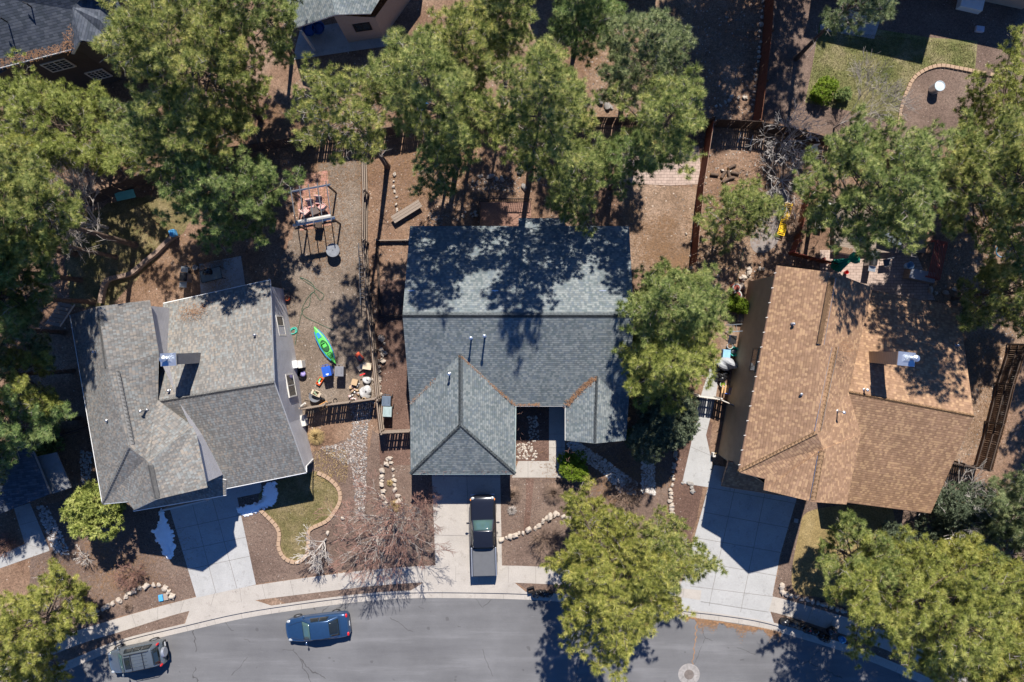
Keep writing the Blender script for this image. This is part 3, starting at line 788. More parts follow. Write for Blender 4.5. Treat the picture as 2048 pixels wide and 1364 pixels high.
mb = MB(); q = W(612, 945, 3.1); mb.tube([q + Vector((0, 0, -.1)), q + Vector((-.1, .35, -.4)), W(626, 918, 0.2)], 0.045, 6); mb.build('downspout', M['white'], h1, world=True)
def chimney(parent, px, py, ztop, sx, sy, rz, zb, mcap, mbody, pipe=True, pdx=0.0):
    c = W(px, py, ztop)
    mb = MB(); mb.box((c.x, c.y, (ztop + zb) / 2 - 0.05), (sx - 0.1, sy - 0.1, ztop - zb - 0.1), rz)
    ch = mb.build('chimney', mbody, parent, world=True)
    b = abs_loc(parent)
    mb = MB(); mb.box((c.x - b.x, c.y - b.y, ztop - b.z), (sx, sy, 0.1), rz); mb.box((c.x - b.x, c.y - b.y, ztop - b.z + 0.06), (sx * 0.6, sy * 0.6, 0.04), rz, top=0.4)
    mb.build('chimney_cap', mcap, ch)
    mb = MB(); mb.lathe((c.x - b.x + pdx, c.y - b.y + 0.05, ztop - b.z + 0.05), [(0.13, 0), (0.13, 0.35), (0.2, 0.37), (0.2, 0.47), (0.05, 0.53)], 16); mb.build('flue', M['brightmetal'], ch, smooth=False)
    return ch
chimney(h1, 337, 719, 8.45, 0.95, 0.78, R(3), 5.0, M['brightmetal'], plain('chimney_siding', (0.17, 0.165, 0.165)), True, -0.12)
for x, y, z, h in ((293, 820, 7.6, .7), (190, 703, 7.6, .18), (217, 840, 7.2, .18), (340, 781, 5.9, .22), (511, 670, 4.9, .2)):
    vent_pipe(h1, x, y, on_roof(facesA + facesB, x, y, z), h, 0.05, M['greymetal'])
for sx0, sy0, zz in ((600, 842, 1.0),):
    pass
mb = MB(); c = W(606, 841, 0.35); mb.box(c, (0.5, 0.8, 0.7), R(12)); o = mb.build('utility_box', M['cream'], h1, world=True); bevel(o)

# --- centre house ---
h2 = thing('house', 'single storey house with blue grey shingle roof and hipped garage, centre of the block', 'house', W(1030, 700, 0))
E1 = 3.3
rL, rR = (805, 630, 6.5), (1268, 630, 6.5)
bLe, bRe = (820, 452, E1), (1258, 452, E1)
vL, vT, vR = (820, 806, E1), (921, 708, 5.2), (1031, 812, E1)
hT = (921, 851, 5.2)
sT, sL = (1194, 752, 4.38), (1131, 812, E1)
F2 = [[bLe, bRe, rR, rL],
      [rL, rR, (1257, 812, E1), sT, sL, vR, vT, vL],
      [vT, vL, (821, 948, E1), hT], [hT, (821, 948, E1), (1030, 948, E1)], [vT, hT, (1030, 948, E1), vR],
      [sT, sL, (1131, 881, E1), (1190, 887, 4.3)], [sT, (1190, 887, 4.3), (1252, 881, E1), (1257, 812, E1)]]
roof2 = roof_mesh('roof', F2, [M['roofB'], rim_green], h2, 0.2)
bump2 = roof_mesh('roof', [[(1037, 436, 3.05), (1130, 436, 3.05), (1130, 470, 3.55), (1037, 470, 3.55)]], [M['roofB'], rim_green], h2, 0.15)
mb = MB(); cap_line(mb, [rL, rR], 0.34); cap_line(mb, [vT, hT], 0.3); cap_line(mb, [hT, (821, 948, E1)], 0.28, up=0.05); cap_line(mb, [hT, (1030, 948, E1)], 0.28, up=0.05); cap_line(mb, [sT, (1190, 885, 4.3)], 0.26)
build_caps(mb, capB, roof2, h2)
w2 = inset_ring([bLe, (820, 806, E1), (821, 948, E1), (1030, 948, E1), vR, sL, (1131, 881, E1), (1190, 885, 4.3), (1252, 881, E1), (1257, 812, E1), (1268, 640, 6.4), bRe], 0.35, 0.25)
w2[1] = (w2[0][0], w2[1][1], w2[1][2])
w2.insert(1, (w2[0][0], W(0, 630, 6.5).y, 6.2))
w2[-2] = (w2[-1][0], W(0, 630, 6.5).y, 6.2)
mb = MB(); walls(mb, w2); mb.build('wall', M['sidingB'], h2, world=True)
gutter(h2, [(1031, 812, E1), (1131, 812, E1)], M['cream']); gutter(h2, [(1031, 812, E1), (1030, 948, E1), (821, 948, E1)], rim_green, 0.06); gutter(h2, [(1131, 812, E1), (1131, 881, E1)], M['cream'])
mb = MB(); walls(mb, [(w2[3][0] + 1.2, w2[3][1] - 0.03, 2.3), (w2[4][0] - 0.9, w2[4][1] - 0.03, 2.3)], closed=False); mb.build('garage_door', M['cream'], h2, world=True)
for x, y, z, h, r in ((943, 676, 5.7, .9, .06), (970, 672, 5.75, 1.1, .06), (900, 747, 4.95, .7, .06)):
    vent_pipe(h2, x, y, on_roof(F2, x, y, z), h, r)
for x in (822, 990, 1205):
    mb = MB(); c = W(x, 582, 5.65); mb.box(c, (0.42, 0.12, 0.07), 0); mb.lathe((c.x, c.y, c.z), [(0.05, 0), (0.05, 0.12)], 8); mb.build('roof_vent', M['brightmetal'], h2, world=True)

# --- right house ---
h3 = thing('house', 'tan sided two storey house with brown shingle roof and tall metal flue, right side', 'house', W(1690, 780, 0))
A1, F1 = (1555, 531, 6.3), (1478, 944, 6.0)
R1, R2, R3 = (1668, 545, 8.2), (1643, 690, 8.3), (1633, 867, 8.4)
HP = (1647, 897, 8.1); G1 = (1530, 957, 6.6); G2 = (1527, 980, 6.5); P1 = (1626, 1004, 8.45); C1 = (1693, 1009, 6.9)
B1 = (1745, 575, 6.3); B2 = (1716, 702, 6.3); M1 = (1697, 784, 6.3); V1 = (1722, 868, 6.1); S1 = (1645, 900, 8.3)
F3 = [[A1, F1, R3, R2, R1], [F1, G1, HP, R3], [R1, R2, B2, B1], [R2, R3, M1, B2], [R3, HP, S1, V1, M1], [S1, P1, C1, V1], [G1, G2, P1, S1, HP]]
roof3 = roof_mesh('roof', F3, [M['roofC'], rim_brown], h3, 0.2)
CL, CR = (1700, 572, 3.5), (1918, 615, 3.5); KR = (1948, 832, 6.1); FR = (1862, 1026, 3.1); FL = (1693, 1004, 3.1)
F3b = [[CL, CR, KR, (1697, 784, 6.1), (1700, 680, 4.8)], [(1697, 784, 6.1), KR, FR, FL, (1715, 868, 5.1)],
       [(1443, 971, 3.0), (1456, 923, 3.6), (1560, 945, 3.7), (1560, 990, 3.1)]]
roof3b = roof_mesh('roof', F3b, [M['roofC'], rim_brown], h3, 0.18)
mb = MB(); cap_line(mb, [(1665, 555, 8.2), (1641, 688, 8.3)], 0.36); cap_line(mb, [(1670, 694, on_roof(F3, 1670, 694)), (1637, 862, on_roof(F3, 1637, 862))], 0.36); cap_line(mb, [(1645, 902, 8.3), (1627, 1000, 8.45)], 0.36)
cap_line(mb, [F1, R3], 0.3, up=0.05); cap_line(mb, [(1697, 784, 6.1), KR], 0.3)
build_caps(mb, capC, roof3, h3)
mb = MB()
for (x0, y0, x1, y1, z) in ((1659, 553, 1637, 690, 8.27), (1672, 556, 1648, 690, 8.25), (1664, 694, 1629, 862, 8.3), (1677, 694, 1642, 862, 8.2), (1637, 903, 1620, 1000, 8.4)):
    mb.tube([W(*q) for q in drape(F3, [(x0, y0), (x1, y1)], 0.03)], 0.016, 4)
mb.build('flashing', M['brightmetal'], h3, world=True)
w3 = inset_ring([A1, F1, G2, (1624, 1002, 8.4), C1, V1, B2, B1, (1668, 548, 8.1)], 0.4, 0.28)
w3b = inset_ring([CL, CR, (1935, 730, 4.9), KR, (1905, 930, 4.6), FR, FL, (1720, 850, 3.2)], 0.3, 0.24)
mb = MB(); walls(mb, w3); walls(mb, w3b); mb.build('wall', M['sidingC'], h3, world=True)
pA, pB = w3[0][:2], w3[1][:2]
window(h3, pA, pB, 4.9, 6.5, 3.5, 4.6, fm=plain('tan_trim', (0.25, 0.2, 0.14)), style='sash', side=1)
for seg in ([A1, F1], [F1, G1], [CL, CR], [FL, FR], [(1443, 971, 3.0), (1560, 990, 3.1)]): gutter(h3, seg, rim_brown, 0.06)
for i in range(14):
    mb = MB(); s = (i + .5) / 14; c = W(*A1).lerp(W(*F1), s); mb.box((c.x - 0.06, c.y, c.z - 0.02), (0.16, 0.04, 0.05), R(10)); mb.build('gutter_strap', M['cream'], h3, world=True)
chimney(h3, 1812, 718, 8.5, 1.05, 0.85, R(-6), 4.2, M['brightmetal'], M['sidingC'], True, 0.35)
for x, y, z, h in ((1585, 648, 7.0, .2), (1600, 788, 7.0, .2), (1675, 822, 7.2, .8), (1728, 779, 6.0, .4), (1912, 690, 4.6, .2)):
    vent_pipe(h3, x, y, on_roof(F3 + F3b, x, y, z), h, 0.055, M['greymetal'] if h < .3 else M['brightmetal'])
mb = MB(); walls(mb, [(*W2(1440, 962, 0), 2.4), (*W2(1600, 985, 0), 2.4)], closed=False); mb.build('garage_door', M['sidingC'], h3, world=True)

# --- top left house ---
h4 = thing('house', 'dark brown two storey house under slate grey roof with gabled dormer, top left corner', 'house', W(120, 60, 0))
e0, e1_ = (-90, 158, 5.9), (143, 98, 5.9)
F4 = [[e0, e1_, (147, 20, 7.0), (195, -70, 8.6), (-90, -20, 8.6)], [(195, -70, 8.6), (-90, -20, 8.6), (-120, -150, 6.5), (200, -220, 6.5)]]
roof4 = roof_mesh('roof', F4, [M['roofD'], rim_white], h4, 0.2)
roof4b = roof_mesh('roof', [[(143, 108, 5.7), (160, 80, 7.2), (145, 15, 7.3)], [(160, 80, 7.2), (145, 15, 7.3), (200, 40, 6.8), (236, 92, 5.9)], [(200, 40, 6.8), (236, 92, 5.9), (245, 20, 5.7), (205, -60, 7.0), (145, 15, 7.3)]], [M['roofD'], rim_white], h4, 0.16)
roof4c = roof_mesh('roof', [[(-40, 112, 6.3), (16, 138, 5.4), (-40, 170, 5.4)]], [M['roofD'], rim_white], h4, 0.16)
gutter(h4, [e0, e1_], M['white'], 0.06)
w4 = [tuple(W(-90, 148, 5.9)), tuple(W(145, 92, 5.7)), tuple(W(160, 84, 7.0)), tuple(W(234, 85, 5.8)), tuple(W(250, -120, 5.8)), tuple(W(-120, -120, 5.8))]
mb = MB(); walls(mb, w4); mb.build('wall', M['sidingD'], h4, world=True)
window(h4, w4[0][:2], w4[1][:2], 4.7, 6.4, 3.3, 4.6, style='grid', fm=M['cream'])
window(h4, w4[0][:2], w4[1][:2], 6.2, 7.5, 0.9, 2.2, style='grid', fm=M['cream'])
window(h4, w4[2][:2], w4[3][:2], 0.55, 2.1, 3.4, 4.8, style='grid', fm=M['cream'])
window(h4, w4[2][:2], w4[3][:2], 0.7, 2.1, 0.8, 2.1, style='grid', fm=M['cream'])
for x, y in ((8, 40), (60, 12)):
    mb = MB(); c = W(x, y, 7.6); mb.tube([c + Vector((0, 0, -.3)), c + Vector((0, 0, .3)), c + Vector((-.25, .12, .3))], 0.045, 6); mb.build('vent_pipe', M['blackplastic'], h4, world=True)
# drifts of fallen needles along the eave
def litter(name, pts, n, spread, mat, parent=None, label=None, seed=1, ln=0.09, wd=0.007, zup=0.05):
    rr = random.Random(seed); mb = MB()
    W3 = [W(*p) for p in pts]; segs = list(zip(W3[:-1], W3[1:])); tot = [(b - a).length for a, b in segs]
    for i in range(n):
        a, b = rr.choices(segs, tot)[0]; s = rr.random()
        c = a.lerp(b, s) + Vector((rr.gauss(0, spread), rr.gauss(0, spread), zup + rr.random() * 0.04))
        an = rr.uniform(0, PI); dx, dy = math.cos(an) * ln * rr.uniform(.5, 1), math.sin(an) * ln * rr.uniform(.5, 1)
        nx, ny = -math.sin(an) * wd, math.cos(an) * wd
        mb.poly([(c.x - dx - nx, c.y - dy - ny, c.z), (c.x + dx - nx, c.y + dy - ny, c.z + 0.01), (c.x + dx + nx, c.y + dy + ny, c.z + 0.01), (c.x - dx + nx, c.y - dy + ny, c.z)])
    o = mb.build(name, mat)
    return tag(o, label=label, kind='stuff')
NL = plain('dead_needles', (0.27, 0.145, 0.075), 0.95, 0.1, var=0.4, scale=8)
litter('fallen_needles', [(-20, 132, 6.05), (140, 94, 6.05), (143, 60, 6.6)], 800, 0.2, NL, label='orange dead pine needles along the eave of the dark house', zup=0.12)
litter('fallen_needles', [(921, 712, 5.15), (975, 762, 4.2), (1030, 810, 3.4), (1080, 809, 3.4)], 420, 0.045, NL, label='dead pine needles in the garage roof valley', seed=2, zup=0.06)
litter('fallen_needles', [(1133, 810, 3.4), (1165, 776, 3.95), (1190, 756, 4.3)], 520, 0.1, NL, label='dead pine needles in the right wing valley', seed=3, zup=0.08)
litter('fallen_needles', [(821, 806, 3.4), (870, 758, 4.25)], 60, 0.05, NL, seed=4, label='few dead needles in the left roof valley', zup=0.06)
litter('fallen_needles', [(365, 625, 4.0), (410, 620, 4.0)], 350, 0.3, NL, seed=5, label='dead needles near the back eave of the left roof', zup=0.12)
litter('fallen_needles', [(1680, 690, 7.9), (1700, 700, 7.4)], 120, 0.25, NL, seed=6, label='dead needles beside the ridge of the brown roof', zup=0.35)

# --- top middle house with porch ---
h5 = thing('house', 'beige house with small pale gable and shaded porch, top middle', 'house', W(690, 20, 0))
roof5 = roof_mesh('roof', [[(589, 56, 3.2), (671, 29, 4.6), (650, -60, 4.8), (560, -40, 3.2)], [(671, 29, 4.6), (742, 27, 3.3), (900, -230, 3.3), (640, -200, 5.0), (650, -60, 4.8)],
                           [(560, -40, 3.2), (650, -60, 4.8), (640, -200, 5.0), (520, -200, 3.4)]], [M['roofB'], rim_white], h5, 0.16)
mb = MB(); walls(mb, [(*W2(672, 40, 3.5)[:2], 4.2), (*W2(750, 35, 3.1), 3.1), (*W2(840, -90, 3.1), 3.1), (*W2(700, -120, 3.5), 3.1)]); mb.build('wall', M['stucco'], h5, world=True)
window(h5, W2(672, 40, 3.5), W2(750, 35, 3.1), 0.9, 2.1, 1.5, 2.6, fm=M['blackplastic'], style='sash')
mb = MB(); c = W(604, 64, 3.0); mb.tube([c, (c.x, c.y, 0)], 0.09, 8); mb.build('porch_post', M['cream'], h5, world=True)
# --- houses just beyond the top edge whose shadows fall into the picture ---
def gable_house(name, label, corners, he, hr, roofm, wallm):
    o = thing(name, label, 'house', (corners[0][0], corners[0][1], 0))
    a, b, c, d = [Vector((x, y, he)) for x, y in corners]   # front-left, front-right, back-right, back-left
    r0 = (a + d) / 2 + Vector((0, 0, hr - he)); r1_ = (b + c) / 2 + Vector((0, 0, hr - he))
    base = o.location
    vv = [q - base for q in (a, b, c, d, r0, r1_)]
    me = bpy.data.meshes.new('roof'); me.from_pydata([tuple(q) for q in vv], [], [(0, 1, 5, 4), (3, 4, 5, 2)])
    uv = []
    for f in ((0, 1, 5, 4), (3, 4, 5, 2)):
        u = (vv[1] - vv[0]).normalized()
        for i in f: uv.append((vv[i].dot(u), 5 + (vv[i] - vv[f[0]]).length if i in (4, 5) else 5))
    l = me.uv_layers.new(name="UVMap"); l.data.foreach_set("uv", np.array(uv, dtype=np.float32).ravel())
    me.materials.append(roofm); me.materials.append(rim_white)
    ro = bpy.data.objects.new('roof', me); COL.objects.link(ro); ro.parent = o
    s = ro.modifiers.new("solid", 'SOLIDIFY'); s.thickness = 0.2; s.offset = -1; s.material_offset_rim = 1
    mb = MB(); k = [Vector(q).lerp(((a + c) / 2), 0.04) for q in (a, b, c, d)]
    walls(mb, [(k[0].x, k[0].y, he - .2), (k[1].x, k[1].y, he - .2), ((r1_.x), (r1_.y), hr - .4), (k[2].x, k[2].y, he - .2), (k[3].x, k[3].y, he - .2), (r0.x, r0.y, hr - .4)])
    mb.build('wall', wallm, o, world=True)
    return o
gable_house('house', 'neighbouring house beyond the top edge behind the dark green pine', [W2(1100, -5), W2(1331, -91), W2(1270, -290), W2(1040, -200)], 5.0, 5.6, M['roofB'], M['stucco'])
gable_house('house', 'two storey neighbour house beyond the top right edge casting a long shadow', [W2(1628, -85), W2(1866, -30), W2(1930, -280), W2(1700, -330)], 6.8, 7.6, M['roofB'], M['stucco'])
h8 = gable_house('house', 'low pale stucco wing of the neighbour house at the top right edge', [W2(1868, -14), W2(2046, 24), W2(2100, -200), W2(1925, -230)], 3.5, 4.2, M['roofB'], M['stucco'])
# --- bottom left corner house ---
h9 = thing('house', 'low house with dark shaded roof at the left edge below the big pines', 'house', W(0, 950, 0))
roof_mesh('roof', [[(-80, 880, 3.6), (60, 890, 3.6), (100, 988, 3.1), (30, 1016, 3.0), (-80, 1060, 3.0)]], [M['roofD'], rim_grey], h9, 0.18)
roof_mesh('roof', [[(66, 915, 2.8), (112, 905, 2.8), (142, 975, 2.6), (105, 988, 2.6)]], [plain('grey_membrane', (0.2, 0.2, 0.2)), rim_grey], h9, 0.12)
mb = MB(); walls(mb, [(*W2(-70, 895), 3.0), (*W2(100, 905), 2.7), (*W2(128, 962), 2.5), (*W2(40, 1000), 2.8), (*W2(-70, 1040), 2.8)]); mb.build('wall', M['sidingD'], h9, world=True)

# ---------------- fences ----------------
def fence(name, label, pts, z=0.0, h=1.8, wood='wood', rail='greywood', gap=0.02, pw=0.14, side=1, group=None, seed=1, rw=.06, posts=2.4):
    """board fence; pts are photo pixels of the line seen at height z"""
    rr = random.Random(seed)
    P = [Vector(W2(x, y, z)) for x, y in pts]
    o = thing(name, label, 'fence', (P[0].x, P[0].y, 0), 0, group)
    bd = MB(); rl = MB(); pl = MB(); br = MB()
    for a, b in zip(P[:-1], P[1:]):
        d = (b - a); L = d.length; d.normalize(); n = Vector((-d.y, d.x)) * side; rz = math.atan2(d.y, d.x)
        x = pw / 2
        while x < L:
            q = a + d * x; hh = h + rr.uniform(-0.025, 0.025)
            bd.box((q.x, q.y, hh / 2 + 0.02), (pw - rr.uniform(0, 0.012), 0.022, hh), rz + rr.uniform(-.03, .03))
            x += pw + (0.004 if rr.random() < 0.62 else gap * rr.uniform(0.6, 2.2))
        for zz in (0.3, h * 0.55, h - 0.18):
            q = (a + b) / 2 + n * 0.045; rl.box((q.x, q.y, zz), (L - 0.02, rw, 0.09), rz)
        k = max(1, round(L / posts))
        for i in range(k + 1):
            if i == k and b is not P[-1]: continue
            q = a + d * (L * i / k) + n * 0.13
            m = MB(); m.box((q.x, q.y, (h + .06) / 2), (0.1, 0.1, h + 0.06), rz); m.build('post', M[rail], o, world=True)
    bd.build('boards', M[wood], o, world=True); rl.build('rail', M[rail], o, world=True)
    return o
fence('fence', 'long weathered board fence between left yard and the blue grey roofed house', [(722, 285), (725, 380), (724, 480), (731, 590), (743, 700), (752, 800), (760, 868)], 1.6, 1.8, 'wood', 'greywood', side=1, seed=2, rw=.09)
fence('fence', 'back fence behind the left house yard and the steel pergola', [(150, 402), (300, 340), (420, 300), (545, 282), (630, 268), (720, 264)], 1.8, 1.8, 'darkwood', 'darkwood', seed=3)
fence('fence', 'back fence north of the centre house running behind the pines', [(720, 264), (850, 243), (1000, 232), (1180, 234), (1330, 236), (1428, 237)], 1.8, 1.8, 'darkwood', 'darkwood', gap=0.03, seed=4)
fence('fence', 'dark board fence curving below the top right yard', [(1430, 238), (1520, 243), (1610, 262), (1700, 286), (1800, 318), (1930, 350)], 1.8, 1.8, 'darkwood', 'darkwood', gap=0.03, seed=5)
fence('fence', 'red brown fence running up to the top edge between two back yards', [(1549, -40), (1543, 60), (1532, 160), (1521, 243)], 1.8, 1.9, 'redwood', 'wood', seed=6, side=1)
fence('fence', 'red brown fence on the right of the brick patio', [(1428, 240), (1417, 310), (1408, 366), (1400, 450), (1393, 525)], 1.8, 1.8, 'redwood', 'greywood', seed=7, side=1)
fence('fence', 'dark gate fence between left house and long fence, its slatted shadow on gravel', [(600, 820), (650, 812), (700, 806), (752, 799)], 1.7, 1.75, 'darkwood', 'greywood', gap=0.035, seed=8)
fence('fence', 'short slatted gate at the left front corner of the blue grey roofed house', [(760, 868), (820, 865)], 1.7, 1.7, 'darkwood', 'greywood', gap=0.05, seed=9)
fence('fence', 'tall red brown fence at the right edge beyond the brown roof', [(2056, 690), (2030, 770), (2010, 850), (1984, 942)], 1.9, 1.9, 'wood', 'darkwood', gap=0.008, side=-1, seed=10)
fence('fence', 'short dark fence joining brown roofed house to the right edge fence', [(1880, 922), (1930, 932), (1984, 944)], 1.8, 1.8, 'darkwood', 'darkwood', seed=11)
fence('fence', 'gate across the side path left of the brown roofed house', [(1396, 794), (1440, 800), (1468, 812)], 1.5, 1.7, 'darkwood', 'cream', gap=0.04, seed=12)
fence('fence', 'dark fence beside the left house near the shaded corner', [(60, 892), (120, 872), (178, 852)], 1.8, 1.7, 'darkwood', 'darkwood', seed=13)
fence('fence', 'faded red deck fence between garden steps and the brown house back yard', [(1622, 380), (1612, 430), (1600, 480), (1590, 505), (1650, 520), (1690, 530)], 1.2, 1.1, 'redwood', 'redpaint', gap=0.06, seed=14)
fence('fence', 'low timber edging fence in the side yard of the centre house', [(752, 482), (818, 481)], 0.3, 0.35, 'darkwood', 'greywood', gap=0.01, seed=15)

# ---------------- stones and edging ----------------
def stone_protos(mat, n=6, name='border_stone'):
    out = []
    for i in range(n):
        mb = MB(); mb.blob((0, 0, 0.08), (0.16, 0.12, 0.1), seed=i * 3 + 1, amp=0.28, sub=2)
        me = bpy.data.meshes.new(name); me.from_pydata(mb.v, [], mb.f); me.materials.append(mat); out.append(me)
    return out
ST = stone_protos(M['stone']); STG = stone_protos(M['stonegrey'])
def stones(pts, label, group, step=0.33, size=1.0, spread=0.06, seed=0, meshes=None, z=0.0, dbl=False, name='border_stone', smooth=True):
    rr = random.Random(seed); w = catmull(PW(pts), 5) if smooth else PW(pts)
    acc = 0; nxt = 0
    for a, b in zip(w[:-1], w[1:]):
        a, b = Vector(a), Vector(b); L = (b - a).length
        while nxt <= acc + L:
            for q in range(2 if dbl and rr.random() < .6 else 1):
                p = a.lerp(b, (nxt - acc) / max(L, 1e-6))
                o = bpy.data.objects.new(name, rr.choice(meshes or ST)); COL.objects.link(o)
                s = size * rr.uniform(0.6, 1.3)
                o.location = (p.x + rr.gauss(0, spread), p.y + rr.gauss(0, spread), z); o.rotation_euler = (0, 0, rr.uniform(0, 6.28)); o.scale = (s * rr.uniform(.8, 1.2), s, s * rr.uniform(.7, 1.2))
                tag(o, label, 'rock', group)
            nxt += step * size * rr.uniform(0.8, 1.3)
        acc += L
stones([(1003, 1079), (1020, 1072), (1040, 1066), (1058, 1060), (1075, 1052), (1085, 1042), (1100, 1032), (1118, 1028), (1140, 1036)], 'pale limestone rock in the wavy row beside the pickup driveway', 'rocks in the wavy row right of the pickup', 0.24, 1.45, 0.05, 1)
stones([(775, 920), (767, 945), (766, 975), (770, 1010)], 'pale rock in the left row of the V shaped rock bed', 'rocks in the V shaped bed', 0.29, 1.25, 0.05, 2)
stones([(778, 918), (786, 945), (792, 975), (803, 1010)], 'pale rock in the right row of the V shaped rock bed', 'rocks in the V shaped bed', 0.29, 1.25, 0.05, 3)
stones([(182, 1228), (215, 1212), (245, 1198), (275, 1178), (300, 1170), (322, 1170), (338, 1182), (348, 1195)], 'pink white block in the low curved wall above the left sidewalk', 'blocks of the low curved wall', 0.33, 1.3, 0.03, 4, dbl=True)
stones([(762, 668), (764, 700), (760, 730), (758, 765), (760, 795)], 'tan rock in the heap line along the long fence', 'rocks along the long fence', 0.3, 1.15, 0.1, 5, dbl=True)
stones([(1352, 880), (1350, 920), (1343, 960), (1341, 1000), (1346, 1035)], 'tan rock in the straight row beside the side path', 'rocks beside the side path', 0.26, 1.15, 0.04, 6)
stones([(790, 350), (788, 372), (790, 395), (792, 420), (800, 435)], 'pale rock in the loose row by the weathered plank', 'rocks by the plank', 0.42, 0.95, 0.1, 7)
stones([(960, 352), (975, 355), (990, 350), (1005, 356)], 'pale rock in the small heap north of the wooden deck', 'rocks north of the deck', 0.3, 1.1, 0.1, 8, dbl=True)
stones([(1040, 345), (1048, 370), (1052, 395), (1056, 405)], 'large smooth rock in the row right of the wooden deck', 'rocks right of the deck', 0.6, 1.7, 0.05, 9, meshes=STG)
stones([(1365, 966), (1380, 968), (1392, 975), (1376, 980), (1386, 985)], 'grey rock in the pile at the foot of the side path', 'rocks at the foot of the side path', 0.4, 1.3, 0.1, 10, meshes=STG)
stones([(1482, 570), (1490, 548), (1505, 540), (1530, 534), (1550, 530)], 'tan boulder in the retaining pile behind the brown roofed house', 'boulders behind the brown house', 0.4, 1.5, 0.12, 11, dbl=True)
stones([(1410, 545), (1425, 555), (1435, 570), (1430, 520)], 'loose pale rock on the slope between the two right yards', 'loose rocks on the slope', 0.9, 1.2, 0.3, 12)
stones([(1562, 1170), (1566, 1185), (1590, 1192), (1620, 1200), (1660, 1212), (1700, 1226)], 'rock in the low wall above the shaded right sidewalk', 'rocks of the right low wall', 0.3, 1.2, 0.04, 13, dbl=True)
stones([(1860, 575), (1875, 585), (1885, 590), (1905, 582), (1900, 570)], 'flat pale stone at the back corner of the brown roof', 'flat stones at the brown roof corner', 0.5, 1.3, 0.12, 14)
stones([(2040, 720), (2020, 760), (2010, 800), (1998, 850)], 'rock in the loose line at the foot of the right edge fence', 'rocks at the right edge fence', 0.45, 1.1, 0.15, 15, dbl=True)
stones([(1445, 345), (1470, 348), (1500, 338)], 'pale rock near the cut logs', 'rocks near the logs', 0.8, 0.9, 0.2, 16)
stones([(1432, 215), (1450, 205), (1470, 195), (1490, 198)], 'pale rock in the curved row left of the top red brown fence', 'rocks left of the top fence', 0.35, 1.0, 0.06, 17)
stones([(1505, 210), (1510, 170), (1516, 120), (1521, 60), (1526, 0)], 'rock in the long row at the foot of the top red brown fence', 'rocks at the top fence foot', 0.45, 0.9, 0.06, 18)
stones([(1372, 560), (1378, 520), (1380, 490), (1374, 460)], 'pale rock along the dirt slope near the fence end', 'rocks on the dirt slope', 0.6, 0.9, 0.12, 19)
stones([(655, 1056), (690, 1030)], 'loose tan rock on the gravel right of the front lawn', 'rocks right of the lawn', 1.0, 1.0, 0.15, 20)
stones([(1200, 202), (1212, 196), (1222, 204), (1216, 214)], 'boulder in the group under the top centre pines', 'boulders under the top pines', 0.5, 2.2, 0.1, 21, meshes=STG)
stones([(930, 430), (955, 424), (900, 438)], 'small pale rock left of the wooden deck', 'rocks left of the deck', 0.4, 0.8, 0.1, 22)

def edging(pts, label, group, w=0.3, dep=0.2, closed=False):
    l = catmull(PW(pts), 8, closed); acc = 0; nxt = 0.0
    mb = MB(); mb.box((0, 0, 0.07), (w - 0.025, dep, 0.14), 0)
    me = bpy.data.meshes.new('edging_block'); me.from_pydata(mb.v, [], mb.f); me.materials.append(M['paver'])
    for a, b in zip(l[:-1], l[1:]):
        a, b = Vector(a), Vector(b); L = (b - a).length
        while nxt <= acc + L:
            p = a.lerp(b, (nxt - acc) / max(L, 1e-6)); d = b - a
            o = bpy.data.objects.new('edging_block', me); COL.objects.link(o); o.location = (p.x, p.y, 0.0); o.rotation_euler = (0, 0, math.atan2(d.y, d.x) + random.uniform(-.04, .04))
            bevel(o, 0.015, 1)
            tag(o, label, 'edging block', group); nxt += w
        acc += L
edging(LAWN[:-2], 'tan concrete block in the curved edging round the front lawn', 'edging blocks round the front lawn', 0.36, 0.27)
edging([(1797, 248), (1802, 215), (1812, 185), (1826, 158), (1850, 140), (1880, 132), (1915, 137), (1955, 145), (1990, 152), (2010, 158)], 'salmon block in the curved edging of the top right gravel bed', 'edging blocks of the top right bed', 0.33, 0.26)

